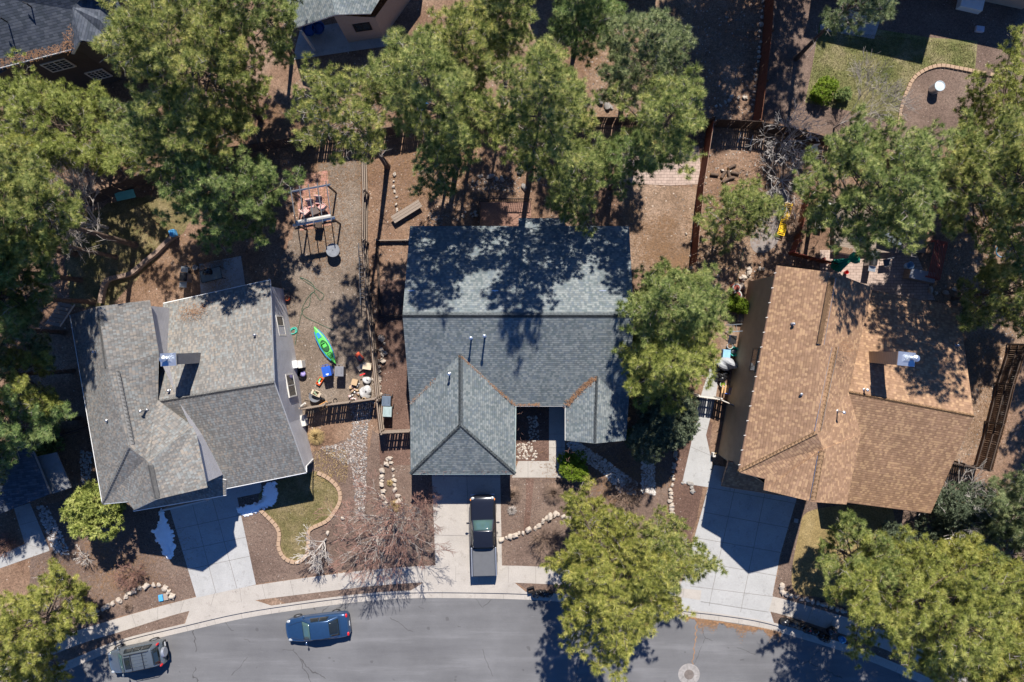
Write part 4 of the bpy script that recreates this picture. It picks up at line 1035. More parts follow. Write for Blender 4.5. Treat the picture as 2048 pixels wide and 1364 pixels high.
# uncountable small stones: river rock beds and gravel
def rock_bed(name, area, n, smin, smax, label, tones, seed=0, z=0.01):
    """scatter of small stones inside polygons (photo pixels)"""
    rr = random.Random(seed)
    mats = [plain('rock_tone', c, 0.9, 0.1, var=0.2) for c in tones]
    mb = MB(); ico = [(0, 0, 1), (.89, 0, .45), (.28, .85, .45), (-.72, .53, .45), (-.72, -.53, .45), (.28, -.85, .45)]
    fcs = [(0, 1, 2), (0, 2, 3), (0, 3, 4), (0, 4, 5), (0, 5, 1)]
    polys = [[W2(*p) for p in a] for a in area]
    def inside(p, poly):
        c = False; j = len(poly) - 1
        for i in range(len(poly)):
            if (poly[i][1] > p[1]) != (poly[j][1] > p[1]) and p[0] < (poly[j][0] - poly[i][0]) * (p[1] - poly[i][1]) / (poly[j][1] - poly[i][1]) + poly[i][0]: c = not c
            j = i
        return c
    ars = []
    for q in polys: ars.append(abs(sum(q[i][0] * q[(i + 1) % len(q)][1] - q[(i + 1) % len(q)][0] * q[i][1] for i in range(len(q)))))
    for k in range(n):
        q = rr.choices(polys, ars)[0]
        xs = [p[0] for p in q]; ys = [p[1] for p in q]
        for _ in range(30):
            p = (rr.uniform(min(xs), max(xs)), rr.uniform(min(ys), max(ys)))
            if inside(p, q): break
        s = rr.uniform(smin, smax); a = rr.uniform(0, 6.28); ax = rr.uniform(.7, 1.3); m = rr.randrange(len(mats))
        b = len(mb.v)
        for x, y, zz in ico:
            x *= s * ax * rr.uniform(.85, 1.15); y *= s * rr.uniform(.85, 1.15)
            mb.v.append((p[0] + x * math.cos(a) - y * math.sin(a), p[1] + x * math.sin(a) + y * math.cos(a), z + (zz - .3) * s * .7))
        for f in fcs: mb.face([b + i for i in f], m)
    return tag(mb.build(name, mats), label=label, kind='stuff')
TN = [(.30, .26, .23), (.20, .18, .165), (.24, .175, .14), (.40, .36, .32), (.155, .15, .15), (.27, .22, .19)]
rock_bed('river_rock', [[(705, 850), (735, 850), (732, 1010), (726, 1040), (712, 1030), (706, 960), (700, 915)], [(640, 895), (690, 885), (706, 860), (710, 920), (690, 930), (650, 905)], [(700, 800), (750, 800), (735, 860), (705, 860)]], 1700, 0.03, 0.085, 'bed of mixed river rock running down between the two front yards', TN, 1)
rock_bed('river_rock', [[(1132, 888), (1150, 880), (1190, 905), (1225, 930), (1275, 965), (1270, 990), (1240, 985), (1205, 945), (1160, 915)]], 1100, 0.05, 0.12, 'diagonal bed of pale river rock right of the round green shrub', [(.5, .47, .43), (.42, .38, .34), (.58, .55, .5)], 2)
rock_bed('river_rock', [[(1284, 862), (1308, 862), (1310, 990), (1282, 985)]], 750, 0.05, 0.12, 'straight bed of pale river rock in tree shade', [(.5, .47, .43), (.42, .38, .34), (.58, .55, .5)], 3)
rock_bed('river_rock', [[(1032, 890), (1060, 880), (1075, 905), (1072, 920), (1034, 918)], [(1055, 830), (1075, 830), (1078, 880), (1058, 885)]], 170, 0.04, 0.11, 'pale river rock in the entry planting bed', [(.40, .35, .29), (.33, .28, .23), (.46, .41, .35)], 4)
rock_bed('river_rock', [[(72, 1012), (95, 1010), (135, 1090), (140, 1110), (108, 1105)], [(160, 900), (185, 905), (178, 980), (162, 960)]], 500, 0.05, 0.12, 'shaded river rock by the left front path', [(.42, .4, .38), (.3, .29, .28)], 5)
rock_bed('scattered_pebbles', [[(60, 1020), (740, 900), (740, 1140), (240, 1233)], [(745, 860), (865, 930), (868, 1131), (742, 1144)], [(1005, 960), (1340, 960), (1300, 1150), (1005, 1130)]], 1500, 0.012, 0.035, 'pebbles scattered over the front yards', TN, 6, 0.012)
rock_bed('scattered_pebbles', [[(560, 300), (820, 300), (800, 830), (600, 830)], [(760, 290), (1240, 290), (1240, 450), (760, 450)], [(1240, 370), (1400, 370), (1390, 560), (1262, 560)]], 1700, 0.015, 0.05, 'pebbles scattered over the back yards', TN, 7, 0.012)
rock_bed('scattered_pebbles', [[(1395, 250), (1640, 260), (1600, 520), (1400, 620)], [(1860, 470), (2060, 460), (2040, 720), (1990, 900), (1900, 920), (1945, 830), (1925, 610)], [(1170, 60), (1520, 0), (1520, 240), (1180, 230)]], 2400, 0.02, 0.07, 'pebbles scattered over the right hand yards', TN, 8, 0.012)
rock_bed('scattered_pebbles', [[(940, 360), (1040, 350), (1040, 385), (945, 380)], [(860, 425), (900, 425), (890, 450), (860, 450)]], 220, 0.04, 0.09, 'gravelly pale stones near the deck', TN, 9, 0.012)

# ---------------- pines ----------------
def tuft_template(rr, K=42, L=0.28, w=0.0095, up=0.45):
    t = np.zeros((K, 3, 3), dtype=np.float32)
    for k in range(K):
        z = rr.uniform(-0.45, 1.0); a = rr.uniform(0, 2 * PI); r = math.sqrt(max(0, 1 - z * z))
        d = np.array([r * math.cos(a), r * math.sin(a), z + up]); d /= np.linalg.norm(d)
        l = L * rr.uniform(0.7, 1.1)
        s = np.cross(d, [0.3, 0.2, 1.0]); s /= np.linalg.norm(s) + 1e-6
        o = d * 0.02
        t[k, 0] = o - s * w; t[k, 1] = o + s * w; t[k, 2] = d * l
    return t
_rr = random.Random(42)
TUFTS = np.stack([tuft_template(_rr) for _ in range(10)])
TUFTS2 = np.stack([tuft_template(_rr, 18, 0.16, 0.022, 0.2) for _ in range(8)])
def tuft_mesh(name, P, Sc, mat, parent, T, rng, base, tw=None):
    n = len(P); K = T.shape[1]
    idx = rng.integers(0, len(T), n); a = rng.uniform(0, 2 * PI, n)
    t = T[idx]                                   # n,K,3,3
    tx = rng.normal(0, 0.28, n)[:, None, None]; ty = rng.normal(0, 0.28, n)[:, None, None]
    ca, sa = np.cos(a)[:, None, None], np.sin(a)[:, None, None]
    x = t[..., 0] * ca - t[..., 1] * sa; y = t[..., 0] * sa + t[..., 1] * ca; z = t[..., 2]
    x = x + z * tx; y = y + z * ty
    q = np.stack([x, y, z], -1) * Sc[:, None, None, None] + (P - base)[:, None, None, :]
    v = q.reshape(-1, 3).astype(np.float32); nf = n * K
    me = bpy.data.meshes.new(name)
    li = np.arange(nf * 3, dtype=np.int32); mi = np.zeros(nf, dtype=np.int32)
    if tw is not None and tw.v:
        t3 = np.array([t for f in tw.f for t in ((f[0], f[1], f[2]), (f[0], f[2], f[3]))], dtype=np.int32) + nf * 3
        v = np.concatenate([v, np.array(tw.v, dtype=np.float32)]); li = np.concatenate([li, t3.ravel()]); mi = np.concatenate([mi, np.ones(len(t3), dtype=np.int32)])
    nt = len(li) // 3
    me.vertices.add(len(v)); me.vertices.foreach_set("co", v.ravel())
    me.loops.add(len(li)); me.loops.foreach_set("vertex_index", li)
    me.polygons.add(nt); me.polygons.foreach_set("loop_start", np.arange(0, nt * 3, 3, dtype=np.int32))
    try: me.polygons.foreach_set("loop_total", np.full(nt, 3, dtype=np.int32))
    except Exception: pass
    me.materials.append(mat)
    if tw is not None: me.materials.append(M['twig'])
    me.polygons.foreach_set("material_index", mi)
    me.update(calc_edges=True)
    o = bpy.data.objects.new(name, me); COL.objects.link(o); o.parent = parent
    return o
NTUFT = []
def shape_pine(t):
    # widest in the lower-middle, rounded top, a bit ragged at the foot
    return (min(1, (t + 0.05) * 4.0) ** 0.6) * (1 - t ** 2.4) ** 0.62 * (1 - 0.18 * t) + 0.04
def pine(label, bx, by, H, zc, Rr, mat='pineA', seed=0, dens=1.0, lean=(0, 0), dead=0.25, tr=None, name='pine_tree', clump=1.0, group='pines round the houses', sx=1.0):
    rng = np.random.default_rng(seed + 100); rr = random.Random(seed + 100)
    base = W(bx, by, 0)
    o = thing(name, label, 'tree', base, 0, group)
    tr = tr or 0.009 * H + 0.06
    # trunk
    def axis(z):
        s = z / H
        return np.array([lean[0] * s * s + 0.15 * math.sin(3 * s + seed), lean[1] * s * s + 0.15 * math.cos(2.3 * s + seed) - 0.15 * math.cos(seed), z]) - np.array([0.15 * math.sin(seed), 0, 0])
    mb = MB()
    zs = [-0.05, 0.15, 0.6] + [H * k / 10 for k in range(1, 11)]; zs = sorted(set(zs))
    mb.tube([axis(max(z, 0)) * np.array([1, 1, 0]) + np.array([0, 0, z]) for z in zs], [tr * (1.35 if z < 0.1 else 1.12 if z < .5 else max(0.04, 1 - 0.95 * z / H)) for z in zs], 9)
    tw = MB()
    PT = []; SC = []
    ph = [rr.uniform(0, 6.28) for _ in range(4)]
    nb = int((H - zc) * 8.8 * (0.72 + 0.1 * Rr) * dens)
    for i in range(nb):
        t = (i + rr.random()) / nb; z = zc + (H - zc) * t
        a = i * 2.399963 + rr.uniform(-.5, .5)
        lob = 1 + 0.22 * math.sin(2 * a + ph[0] + 2.2 * t) + 0.16 * math.sin(3 * a + ph[1] - 4 * t) + 0.12 * math.sin(5 * a + ph[2] + 7 * t)
        L = Rr * shape_pine(t) * lob * rr.uniform(0.72, 1.08)
        if rr.random() < 0.06: L *= 1.22
        L = max(L, 0.35)
        st = axis(z); rise = (0.12 + 0.5 * t) * L; sag = 0.1 * L
        d = np.array([math.cos(a) * sx, math.sin(a), 0])
        def bp(u): return st + d * L * u + np.array([0, 0, rise * u - sag * math.sin(u * PI) + 0.12 * L * u * u])
        br = max(0.018, 0.05 * L / 3 * (1 - 0.5 * t))
        mb.tube([bp(0), bp(.35), bp(.7), bp(1)], [br, br * .75, br * .5, 0.012], 4, cap=False)
        side = np.array([-d[1], d[0], 0])
        ns = max(2, int(L / 0.24)); u0 = 0.34 if L > 1.2 else 0.15
        for k in range(ns):
            u = u0 + (1 - u0) * (k + rr.random() * .8) / ns
            p = bp(u); sg = 1 if k % 2 else -1
            l2 = (0.22 + 0.34 * (1.25 - u) * L * 0.55) * rr.uniform(0.6, 1.2); l2 = min(l2, 1.25)
            dv = d * rr.uniform(0.45, 0.9) + side * sg * rr.uniform(0.5, 0.95) + np.array([0, 0, rr.uniform(0.0, 0.5)])
            dv /= np.linalg.norm(dv); e = p + dv * l2
            if rr.random() < 0.7: tw.tube([p, e], [0.019, 0.010], 3, cap=False)
            if rr.random() < dead * (1.25 - u) * 1.2 * (1.25 - t):          # bare inner twigs
                for _ in range(2):
                    q = p + dv * l2 * rr.uniform(.3, 1); w = np.array([rr.uniform(-.4, .4), rr.uniform(-.4, .4), rr.uniform(-.1, .3)])
                    tw.tube([q, q + w], [0.014, 0.007], 3, cap=False)
                continue
            m = 1 + int(l2 / 0.42)
            for j in range(m):
                c = p + dv * l2 * (1 - j * 0.42 / max(l2, .42)) + rng.normal(0, 0.04, 3); k0 = rr.uniform(0.7, 1.15)
                for _ in range(3 if rr.random() < clump else 2):
                    PT.append(c + rng.normal(0, 0.075, 3)); SC.append(k0 * rr.uniform(0.8, 1.1))
        PT.append(bp(1)); SC.append(1.1); PT.append(bp(1.0) + rng.normal(0, .12, 3)); SC.append(.9)
    for _ in range(10): PT.append(axis(H) + rng.normal(0, 0.22, 3)); SC.append(1.0)
    # dead stubs under the crown
    for i in range(int(4 + H * 0.8)):
        z = rr.uniform(zc * 0.45, zc + 0.3 * (H - zc)); a = rr.uniform(0, 6.28); L = Rr * rr.uniform(.2, .65); p = axis(z)
        dd = np.array([math.cos(a), math.sin(a), rr.uniform(-.15, .2)])
        q = p + dd * L * .5 + rng.normal(0, .06, 3); e = p + dd * L + rng.normal(0, .15, 3)
        tw.tube([p, q, e], [0.022, 0.014, 0.006], 3, cap=False)
        for _ in range(3): tw.tube([q, q + np.array([rr.uniform(-.5, .5), rr.uniform(-.5, .5), rr.uniform(-.2, .2)])], [0.015, 0.007], 3, cap=False)
    mb.build('trunk', M['bark'], o, smooth=True)
    tuft_mesh('crown', np.array(PT), np.array(SC) * 1.08, M[mat], o, TUFTS, rng, np.zeros(3), tw)
    NTUFT.append(len(PT))
    return o
def juniper(label, bx, by, H, Rr, mat='juniper', seed=0, n=1500, name='juniper_tree', cat='tree', sy=1.0, sx=1.0, zc=0.1, sc=1.0, group=None, trunk=True):
    rng = np.random.default_rng(seed + 900); rr = random.Random(seed)
    o = thing(name, label, cat, W(bx, by, 0), 0, group)
    lob = [(float(np.clip(rng.normal(0, Rr * .4), -.55 * Rr, .55 * Rr)), float(np.clip(rng.normal(0, Rr * .4), -.55 * Rr, .55 * Rr)), H * rr.uniform(.35, .8), Rr * rr.uniform(.35, .62), H * rr.uniform(.22, .36)) for _ in range(9)] + [(0, 0, H * .5, Rr * .72, H * .46)]
    P = []
    while len(P) < n:
        lx, ly, lz, lr, lh = rr.choice(lob); v = rng.normal(0, 1, 3); v /= np.linalg.norm(v); k = rr.uniform(.72, 1.03)
        p = np.array([(lx + v[0] * lr * k) * sx, (ly + v[1] * lr * k) * sy, lz + v[2] * lh * k])
        if p[2] > zc: P.append(p)
    mb = MB()
    for lx, ly, lz, lr, lh in lob:
        mb.tube([(0, 0, 0), (lx * .4 * sx, ly * .4 * sy, lz * .5), (lx * sx, ly * sy, lz + lh * .6)], [0.05 + 0.015 * H, 0.05, 0.015], 5)
    mb.build('trunk', M['bark'], o)
    tuft_mesh('crown', np.array(P), rng.uniform(.8, 1.25, n) * sc, M[mat], o, TUFTS2, rng, np.zeros(3))
    return o

# (label, base px, base py, height, crown base, radius, needles, seed, options)
PINES = [
 ('big pine whose crown covers the middle of the top left, beside the dark house', 522, 238, 16.5, 4.2, 4.2, 'pineA', 1, {}),
 ('pine with bright crown at the upper left edge just below the dark house', 232, 304, 9.5, 2.2, 4.2, 'pineD', 2, {}),
 ('short pine between the steel pergola and the left house back patio', 532, 432, 11.0, 2.2, 3.6, 'pineB', 3, {}),
 ('pine in the middle of the left back yard row, greyer than its neighbours', 462, 348, 13.0, 5.0, 2.9, 'pineA', 4, {}),
 ('tall pine with bare trunk leaning over the left back lawn, rightmost of the three trunks', 270, 490, 18.0, 8.5, 3.4, 'pineA', 5, {}),
 ('tall pine with thin bare trunk over the left back lawn, between the other two trunks', 232, 514, 17.0, 8.0, 2.9, 'pineB', 6, dict(tr=.16)),
 ('tall pine with thick dark trunk at the left edge of the back lawn', 151, 508, 17.0, 7.0, 3.2, 'pineC', 7, {}),
 ('pine at the back corner of the left house by the wooden steps', 187, 604, 15.5, 6.0, 2.8, 'pineB', 8, {}),
 ('yellow green pine at the left edge beside the left house', 146, 742, 12.5, 4.0, 3.1, 'pineD', 9, {}),
 ('dark pine at the left edge above the shaded corner roof', 158, 835, 11.0, 3.5, 2.8, 'pineB', 10, {}),
 ('dark pine squeezed between the left edge and the left house', 128, 665, 14.0, 3.5, 3.2, 'pineC', 30, {}),
 ('leafy pine in the bottom left corner beside the sidewalk', 168, 1190, 9.5, 1.6, 3.3, 'pineD', 11, {}),
 ('pine in the bottom left corner nearest the street edge', 120, 1275, 8.5, 1.6, 2.9, 'pineD', 12, {}),
 ('sparse leaning pine with bare lower branches at the top of the long fence', 775, 333, 16.5, 8.5, 2.8, 'pineA', 13, dict(dens=.8, dead=.5)),
 ('large bright pine at the top centre left of the tall dark trunk', 915, 318, 18.5, 7.5, 3.1, 'pineA', 14, {}),
 ('pine behind the top centre pine, reaching the top edge', 955, 232, 15.0, 7.0, 2.5, 'pineA', 15, {}),
 ('small green pine above the weathered plank in the centre back yard', 893, 372, 7.5, 2.5, 1.9, 'pineB', 16, {}),
 ('tallest pine at the top centre with a long dark trunk showing', 1060, 350, 19.5, 7.0, 3.0, 'pineA', 17, dict(dens=.9)),
 ('green pine just right of the wooden deck behind the centre house', 1132, 402, 12.0, 3.0, 2.5, 'pineA', 18, {}),
 ('slim pine above the left side of the brick patio', 1222, 376, 11.5, 6.5, 1.9, 'pineB', 19, {}),
 ('pine standing on the brick patio with a forked trunk', 1262, 347, 15.5, 8.0, 2.6, 'pineA', 20, {}),
 ('pine with grey green crown between the top centre and the top fence', 1243, 216, 13.5, 3.5, 2.5, 'pineC', 21, {}),
 ('dark green pine at the top edge in house shade', 1148, 108, 13.0, 3.0, 2.7, 'pineB', 22, {}),
 ('low round pine by the fence left of the yellow ramp', 1432, 452, 7.2, 1.3, 2.4, 'pineA', 23, {}),
 ('broad pine between centre and brown roofs, upper half', 1290, 626, 12.0, 2.0, 3.1, 'pineA', 24, dict(dens=1.25)),
 ('broad pine between centre and brown roofs, lower half', 1288, 716, 11.0, 1.8, 3.0, 'pineD', 25, dict(dens=1.25)),
 ('huge yellow green pine overhanging the street at the bottom centre', 1192, 1080, 13.5, 1.4, 4.3, 'pineD', 26, {}),
 ('darker pine right of the huge bottom centre pine, beside the right driveway', 1300, 1060, 8.5, 1.5, 2.8, 'pineA', 27, {}),
 ('massive bright pine filling the bottom right corner', 1705, 1112, 14.5, 2.5, 4.4, 'pineD', 28, {}),
 ('smaller pine on the yellow lawn at the left of the bottom right group', 1648, 1082, 8.5, 1.8, 2.5, 'pineA', 29, {}),
 ('pine at the bottom right edge below the massive one', 1800, 1200, 13.0, 3.0, 3.8, 'pineD', 31, {}),
 ('pine right of the massive bottom right pine, under the brown roof corner', 1840, 1110, 11.0, 2.5, 3.4, 'pineD', 32, {}),
 ('bright pine over the deck behind the brown roofed house', 1622, 432, 14.0, 3.6, 4.2, 'pineA', 33, {}),
 ('leaning pine whose trunk crosses the deck of the brown roofed house', 1802, 442, 17.5, 7.0, 4.3, 'pineA', 34, {}),
 ('olive pine at the upper right edge by the curved gravel bed', 1892, 320, 12.5, 3.0, 4.2, 'pineD', 35, {}),
 ('pine overhanging the shaded slab at the top right', 1592, 118, 12.0, 6.0, 2.3, 'pineC', 36, {}),
 ('pine leaning from the brown roof back corner over the right edge', 1906, 597, 10.5, 2.2, 3.1, 'pineA', 37, {}),
 ('grey green pine at the right edge below the tall red brown fence', 1960, 985, 9.0, 1.8, 3.2, 'pineC', 38, {}),
 ('dark pine at the right edge behind the bottom right group', 1950, 1080, 9.0, 1.5, 3.2, 'pineC', 39, {}),
 ('pine at the far right edge of the back dirt yard', 1990, 470, 12.0, 4.5, 2.8, 'pineA', 40, {}),
 ('pine at the top edge behind the big top left pine, next to the porch', 585, 110, 12.0, 4.0, 3.2, 'pineA', 50, {}),
 ('pine at the top edge between the two tall top centre pines', 1012, 150, 14.0, 6.5, 2.4, 'pineA', 51, {}),
 ('dense pine at the left edge above the three bare trunks', 150, 425, 15.0, 5.0, 3.4, 'pineD', 52, {}),
 ('dense dark pine at the left edge behind the four leaning trunks', 160, 560, 15.0, 5.0, 3.2, 'pineA', 53, {}),
 ('pine at the right edge behind the leaning deck pine', 1905, 420, 13.0, 4.0, 3.6, 'pineA', 54, {}),
 ('bright pine at the right edge low in the bottom right group', 1850, 1180, 12.0, 3.0, 3.6, 'pineD', 55, {}),
 ('pine beyond the top edge left of the top red brown fence', 1462, -95, 16.0, 3.0, 3.6, 'pineB', 57, {}),
 ('pine just beyond the top edge nearest the house corner', 1430, -210, 19.0, 5.0, 3.8, 'pineB', 58, {}),
 ('pine beyond the top edge right of the top red brown fence', 1580, -120, 15.0, 4.0, 3.2, 'pineB', 59, {}),
 ('pine beyond the right edge shading the back dirt yard', 2125, 560, 16.0, 5.0, 3.6, 'pineB', 61, {}),
 ('pine beyond the right edge above the tall fence', 2130, 700, 13.0, 4.0, 3.0, 'pineB', 62, {}),
 ('dark pine under the shaded corner roof at the left edge', 60, 880, 8.0, 3.0, 2.4, 'pineC', 56, {}),
]
for p in PINES: pine(p[0], *p[1:8], **p[8])
print('TUFTS', sum(NTUFT), max(NTUFT))
juniper('small bright pine bush at the front left corner of the left house', 229, 1002, 4.6, 1.8, 'pineD', 1, 1500, name='small_pine', sc=1.7)
juniper('dusky juniper between the centre house and the side path', 1318, 832, 5.0, 2.7, 'juniper', 2, 4600, sc=1.3)
juniper('dark juniper left of the white bare tree at the right edge', 1880, 1018, 4.5, 2.3, 'juniper', 3, 2600, sc=1.2)
juniper('round bright green shrub by the entry path corner', 1144, 928, 1.5, 1.12, 'lime', 4, 1400, name='shrub', cat='shrub', sc=.7)
juniper('oblong bright green hedge left of the tan wall', 1470, 610, 1.5, .72, 'lime', 5, 1000, name='shrub', cat='shrub', sx=1.25, sc=.7)
juniper('dark green shrub under the right eave of the centre house', 1268, 866, 1.2, .8, 'pineB', 6, 600, name='shrub', cat='shrub')
juniper('low green shrub on the left of the top right lawn', 1642, 186, 1.6, 1.05, 'lime', 7, 600, name='shrub', cat='shrub', sc=.9)
juniper('small dark shrub right of the low shrub on the top lawn', 1680, 196, 1.0, .6, 'pineB', 8, 250, name='shrub', cat='shrub')
juniper('blue green spruce hidden among the bottom right pines', 1758, 1064, 5.5, 1.3, 'juniper', 9, 900, name='spruce_tree', sc=1.1)
juniper('dark juniper in the corner below the right edge fence', 1990, 1010, 4.0, 2.0, 'juniper', 10, 1600, sc=1.2)
juniper('dark bush at the edge of the shaded corner roof', 96, 858, 3.0, 1.7, 'pineB', 11, 1300, name='shrub', cat='shrub', sc=1.3)

# ---------------- bare trees and dry brush ----------------
def bare(label, bx, by, H, Rr, mat, seed, stems=4, depth=4, lean=(0, 0), r0=0.09, name='bare_tree', cat='tree', kids_=3, twigmat=None, rmin=0.007, up=0.6, trunk_h=0.2):
    rr = random.Random(seed); o = thing(name, label, cat, W(bx, by, 0))
    mb = MB(); tw = MB()
    def grow(p, d, L, r, k):
        n = 3; pts = [p]; q = p
        for i in range(n):
            d = (d + Vector((rr.gauss(0, .16), rr.gauss(0, .16), rr.gauss(0.03, .1)))).normalized()
            q = q + d * L / n; pts.append(q)
        r1 = max(r * 0.6, rmin)
        (tw if k <= 1 else mb).tube(pts, [r + (r1 - r) * i / n for i in range(n + 1)], 3 if k <= 2 else 5, cap=False)
        if k == 0: return
        c = kids_ + (1 if rr.random() < .5 else 0) + (2 if k == 1 else 0)
        for i in range(c):
            s = pts[rr.choice([1, 2, 3, 3])] if i else pts[3]
            side = Vector((rr.gauss(0, 1), rr.gauss(0, 1), rr.gauss(0, .6)))
            e = (d * 1.0 + side.normalized() * rr.uniform(.35, .85)).normalized()
            grow(s, e, L * rr.uniform(.55, .85), r1 * rr.uniform(.65, .95), k - 1)
    top = Vector((0, 0, trunk_h * H))
    mb.tube([(0, 0, -0.05), (0, 0, trunk_h * H * .5), top], [r0 * 1.6, r0 * 1.2, r0], 8)
    for i in range(stems):
        a = 2 * PI * i / stems + rr.uniform(-.4, .4); hz = rr.uniform(.5, 1.0)
        d = Vector((math.cos(a) * hz * Rr / H * 1.6 + lean[0], math.sin(a) * hz * Rr / H * 1.6 + lean[1], up)).normalized()
        grow(top, d, H * .36, r0 * rr.uniform(.6, .9), depth)
    mb.build('trunk', mat, o); tw.build('twigs', twigmat or mat, o)
    return o
bare('large bare tree with reddish twigs at the kerb left of the pickup', 790, 1030, 5.1, 2.3, M['twig'], 3, 18, 5, (.08, -.12), 0.10, twigmat=M['redtwig'], kids_=2, rmin=.0115, up=.85)
bare('small red stemmed shrub at the left edge of the pickup driveway', 848, 996, 2.0, 1.2, M['redtwig'], 4, 6, 3, name='bare_shrub', cat='shrub', r0=.03, rmin=.01)
bare('small white barked bare tree at the tip of the front lawn', 652, 1078, 2.7, .9, M['palebark'], 5, 5, 3, (-.3, -.35), 0.05, rmin=.012)
bare('tan bare tree below the dark curved fence', 1556, 298, 3.4, 1.9, M['palebark'], 6, 8, 4, (0, .3), 0.035, rmin=.010, kids_=2)
bare('dense grey bare tree above the yellow ramp', 1556, 365, 3.2, 2.0, M['palebark'], 7, 10, 4, (0, 0), 0.035, kids_=2, rmin=.009)
bare('white bare tree beside the right corner of the brown roof', 1868, 992, 4.2, 2.1, M['palebark'], 8, 8, 3, (.2, -.1), 0.07, rmin=.014)
bare('slender bare sapling across the top right lawn', 1668, 256, 5.0, 1.0, M['twig'], 9, 3, 4, (.6, .45), 0.05, rmin=.01)
bare('dead grey branches of a bare tree over the left back lawn', 215, 455, 6.0, 2.2, M['twig'], 10, 6, 4, (-.2, .1), 0.09, rmin=.013)
bare('bare grey tree at the upper left edge under the pines', 110, 372, 5.0, 2.0, M['twig'], 14, 6, 4, (-.2, .1), 0.09, rmin=.013)
bare('tiny white bare shrub between the left pines and the driveway', 178, 1110, 1.4, .7, M['palebark'], 11, 6, 2, r0=.03, name='bare_shrub', cat='shrub', rmin=.014)
bare('red brown twiggy bush above the low curved wall', 268, 1146, 1.5, 1.2, M['redtwig'], 12, 16, 3, r0=.02, name='bare_shrub', cat='shrub', rmin=.008, trunk_h=.05)
bare('grey brown twiggy bush at the left of the bottom centre pine', 1092, 1078, 1.8, 1.3, M['brush'], 13, 18, 3, r0=.02, name='bare_shrub', cat='shrub', rmin=.008, trunk_h=.05)
bare('tangled red brown vine brush beside the yellow ramp', 1590, 440, 1.6, 1.6, M['brush'], 15, 18, 3, (0, -.3), r0=.02, name='bare_shrub', cat='shrub', rmin=.009, trunk_h=.05)
bare('reddish brush at the left end of the shaded path in the left corner', 15, 1085, 1.2, 1.2, M['redtwig'], 16, 14, 3, r0=.02, name='bare_shrub', cat='shrub', rmin=.008, trunk_h=.05)
bare('bare branching shrub below the juniper in the centre front yard', 1250, 985, 1.6, 1.5, M['brush'], 17, 16, 3, r0=.02, name='bare_shrub', cat='shrub', rmin=.008, trunk_h=.05)
def grass_clump(label, bx, by, rad, h, mat, seed, n=420):
    rr = random.Random(seed); o = thing('grass_clump', label, 'dry grass', W(bx, by, 0)); mb = MB()
    for i in range(n):
        a = rr.uniform(0, 6.28); t = rr.random() ** .6; L = rad * t; q = Vector((math.cos(a), math.sin(a), 0))
        s = Vector((-q.y, q.x, 0)) * 0.011; b = q * rad * .15 * rr.random(); tip = q * L + Vector((0, 0, h * (1.1 - t * .8) * rr.uniform(.6, 1)))
        m = (b + tip) / 2 + Vector((0, 0, h * .25))
        mb.poly([b - s, b + s, m + s]); mb.poly([b - s, m + s, m - s]); mb.poly([m - s, m + s, tip])
    mb.build('blades', mat, o); return o
grass_clump('round brown dormant grass clump right of the stepping path', 1106, 984, .95, .9, M['brush'], 1, 900)
grass_clump('round brown dormant grass clump between driveway and stepping path', 1025, 988, .8, .8, M['brush'], 2, 700)
grass_clump('yellow straw coloured grass clump by the left house corner', 634, 872, .75, .7, M['straw'], 3, 700)
grass_clump('small brown grass clump below the low curved wall', 258, 1212, .5, .5, M['brush'], 4, 400)
grass_clump('brown grass clump beside the shaded sidewalk at the left', 205, 1232, .55, .5, M['brush'], 5, 400)
grass_clump('grey grass tuft just below the left dormant clump by the driveway', 1024, 1020, .45, .4, M['twig'], 6, 250)
grass_clump('straw grass clump in the V shaped rock bed', 780, 965, .3, .4, M['straw'], 7, 200)
grass_clump('straw grass clump at the lower end of the V shaped rock bed', 790, 1010, .6, .5, M['straw'], 8, 350)
rr = random.Random(12)
mb = MB()
for i in range(900):
    c = W(rr.uniform(628, 695), rr.uniform(898, 965)); a = rr.uniform(0, 6.28); L = rr.uniform(.05, .2)
    mb.poly([(c.x - .015, c.y, .02), (c.x + .015, c.y, .02), (c.x + math.cos(a) * L, c.y + math.sin(a) * L, .02 + rr.uniform(.03, .2))])
tag(mb.build('ground_cover', M['straw']), 'yellowing ground cover above the front lawn', kind='stuff')
def grass(name, area, n, mat, label, seed, h=0.07):
    rg = np.random.default_rng(seed); q = np.array([W2(*p) for p in area]); lo, hi = q.min(0), q.max(0)
    P = rg.uniform(lo, hi, (n * 2, 2)); ins = np.zeros(len(P), bool); j = len(q) - 1
    for i in range(len(q)):
        c = ((q[i, 1] > P[:, 1]) != (q[j, 1] > P[:, 1])) & (P[:, 0] < (q[j, 0] - q[i, 0]) * (P[:, 1] - q[i, 1]) / (q[j, 1] - q[i, 1] + 1e-9) + q[i, 0]); ins ^= c; j = i
    P = P[ins][:n]; m = len(P); a = rg.uniform(0, 6.28, m); hh = rg.uniform(.5, 1.2, m) * h
    v = np.zeros((m, 3, 3), np.float32); w = .014
    v[:, 0] = np.stack([P[:, 0] - w * np.cos(a), P[:, 1] - w * np.sin(a), np.full(m, .012)], 1); v[:, 1] = np.stack([P[:, 0] + w * np.cos(a), P[:, 1] + w * np.sin(a), np.full(m, .012)], 1)
    v[:, 2] = np.stack([P[:, 0] + rg.normal(0, .05, m), P[:, 1] + rg.normal(0, .05, m), .012 + hh], 1)
    me = bpy.data.meshes.new(name); me.from_pydata(v.reshape(-1, 3).tolist(), [], np.arange(m * 3).reshape(-1, 3).tolist()); me.materials.append(mat)
    o = bpy.data.objects.new(name, me); COL.objects.link(o); return tag(o, label, kind='stuff')
grass('grass', LAWN, 9000, M['lawn'], 'short dormant grass of the front lawn', 1)
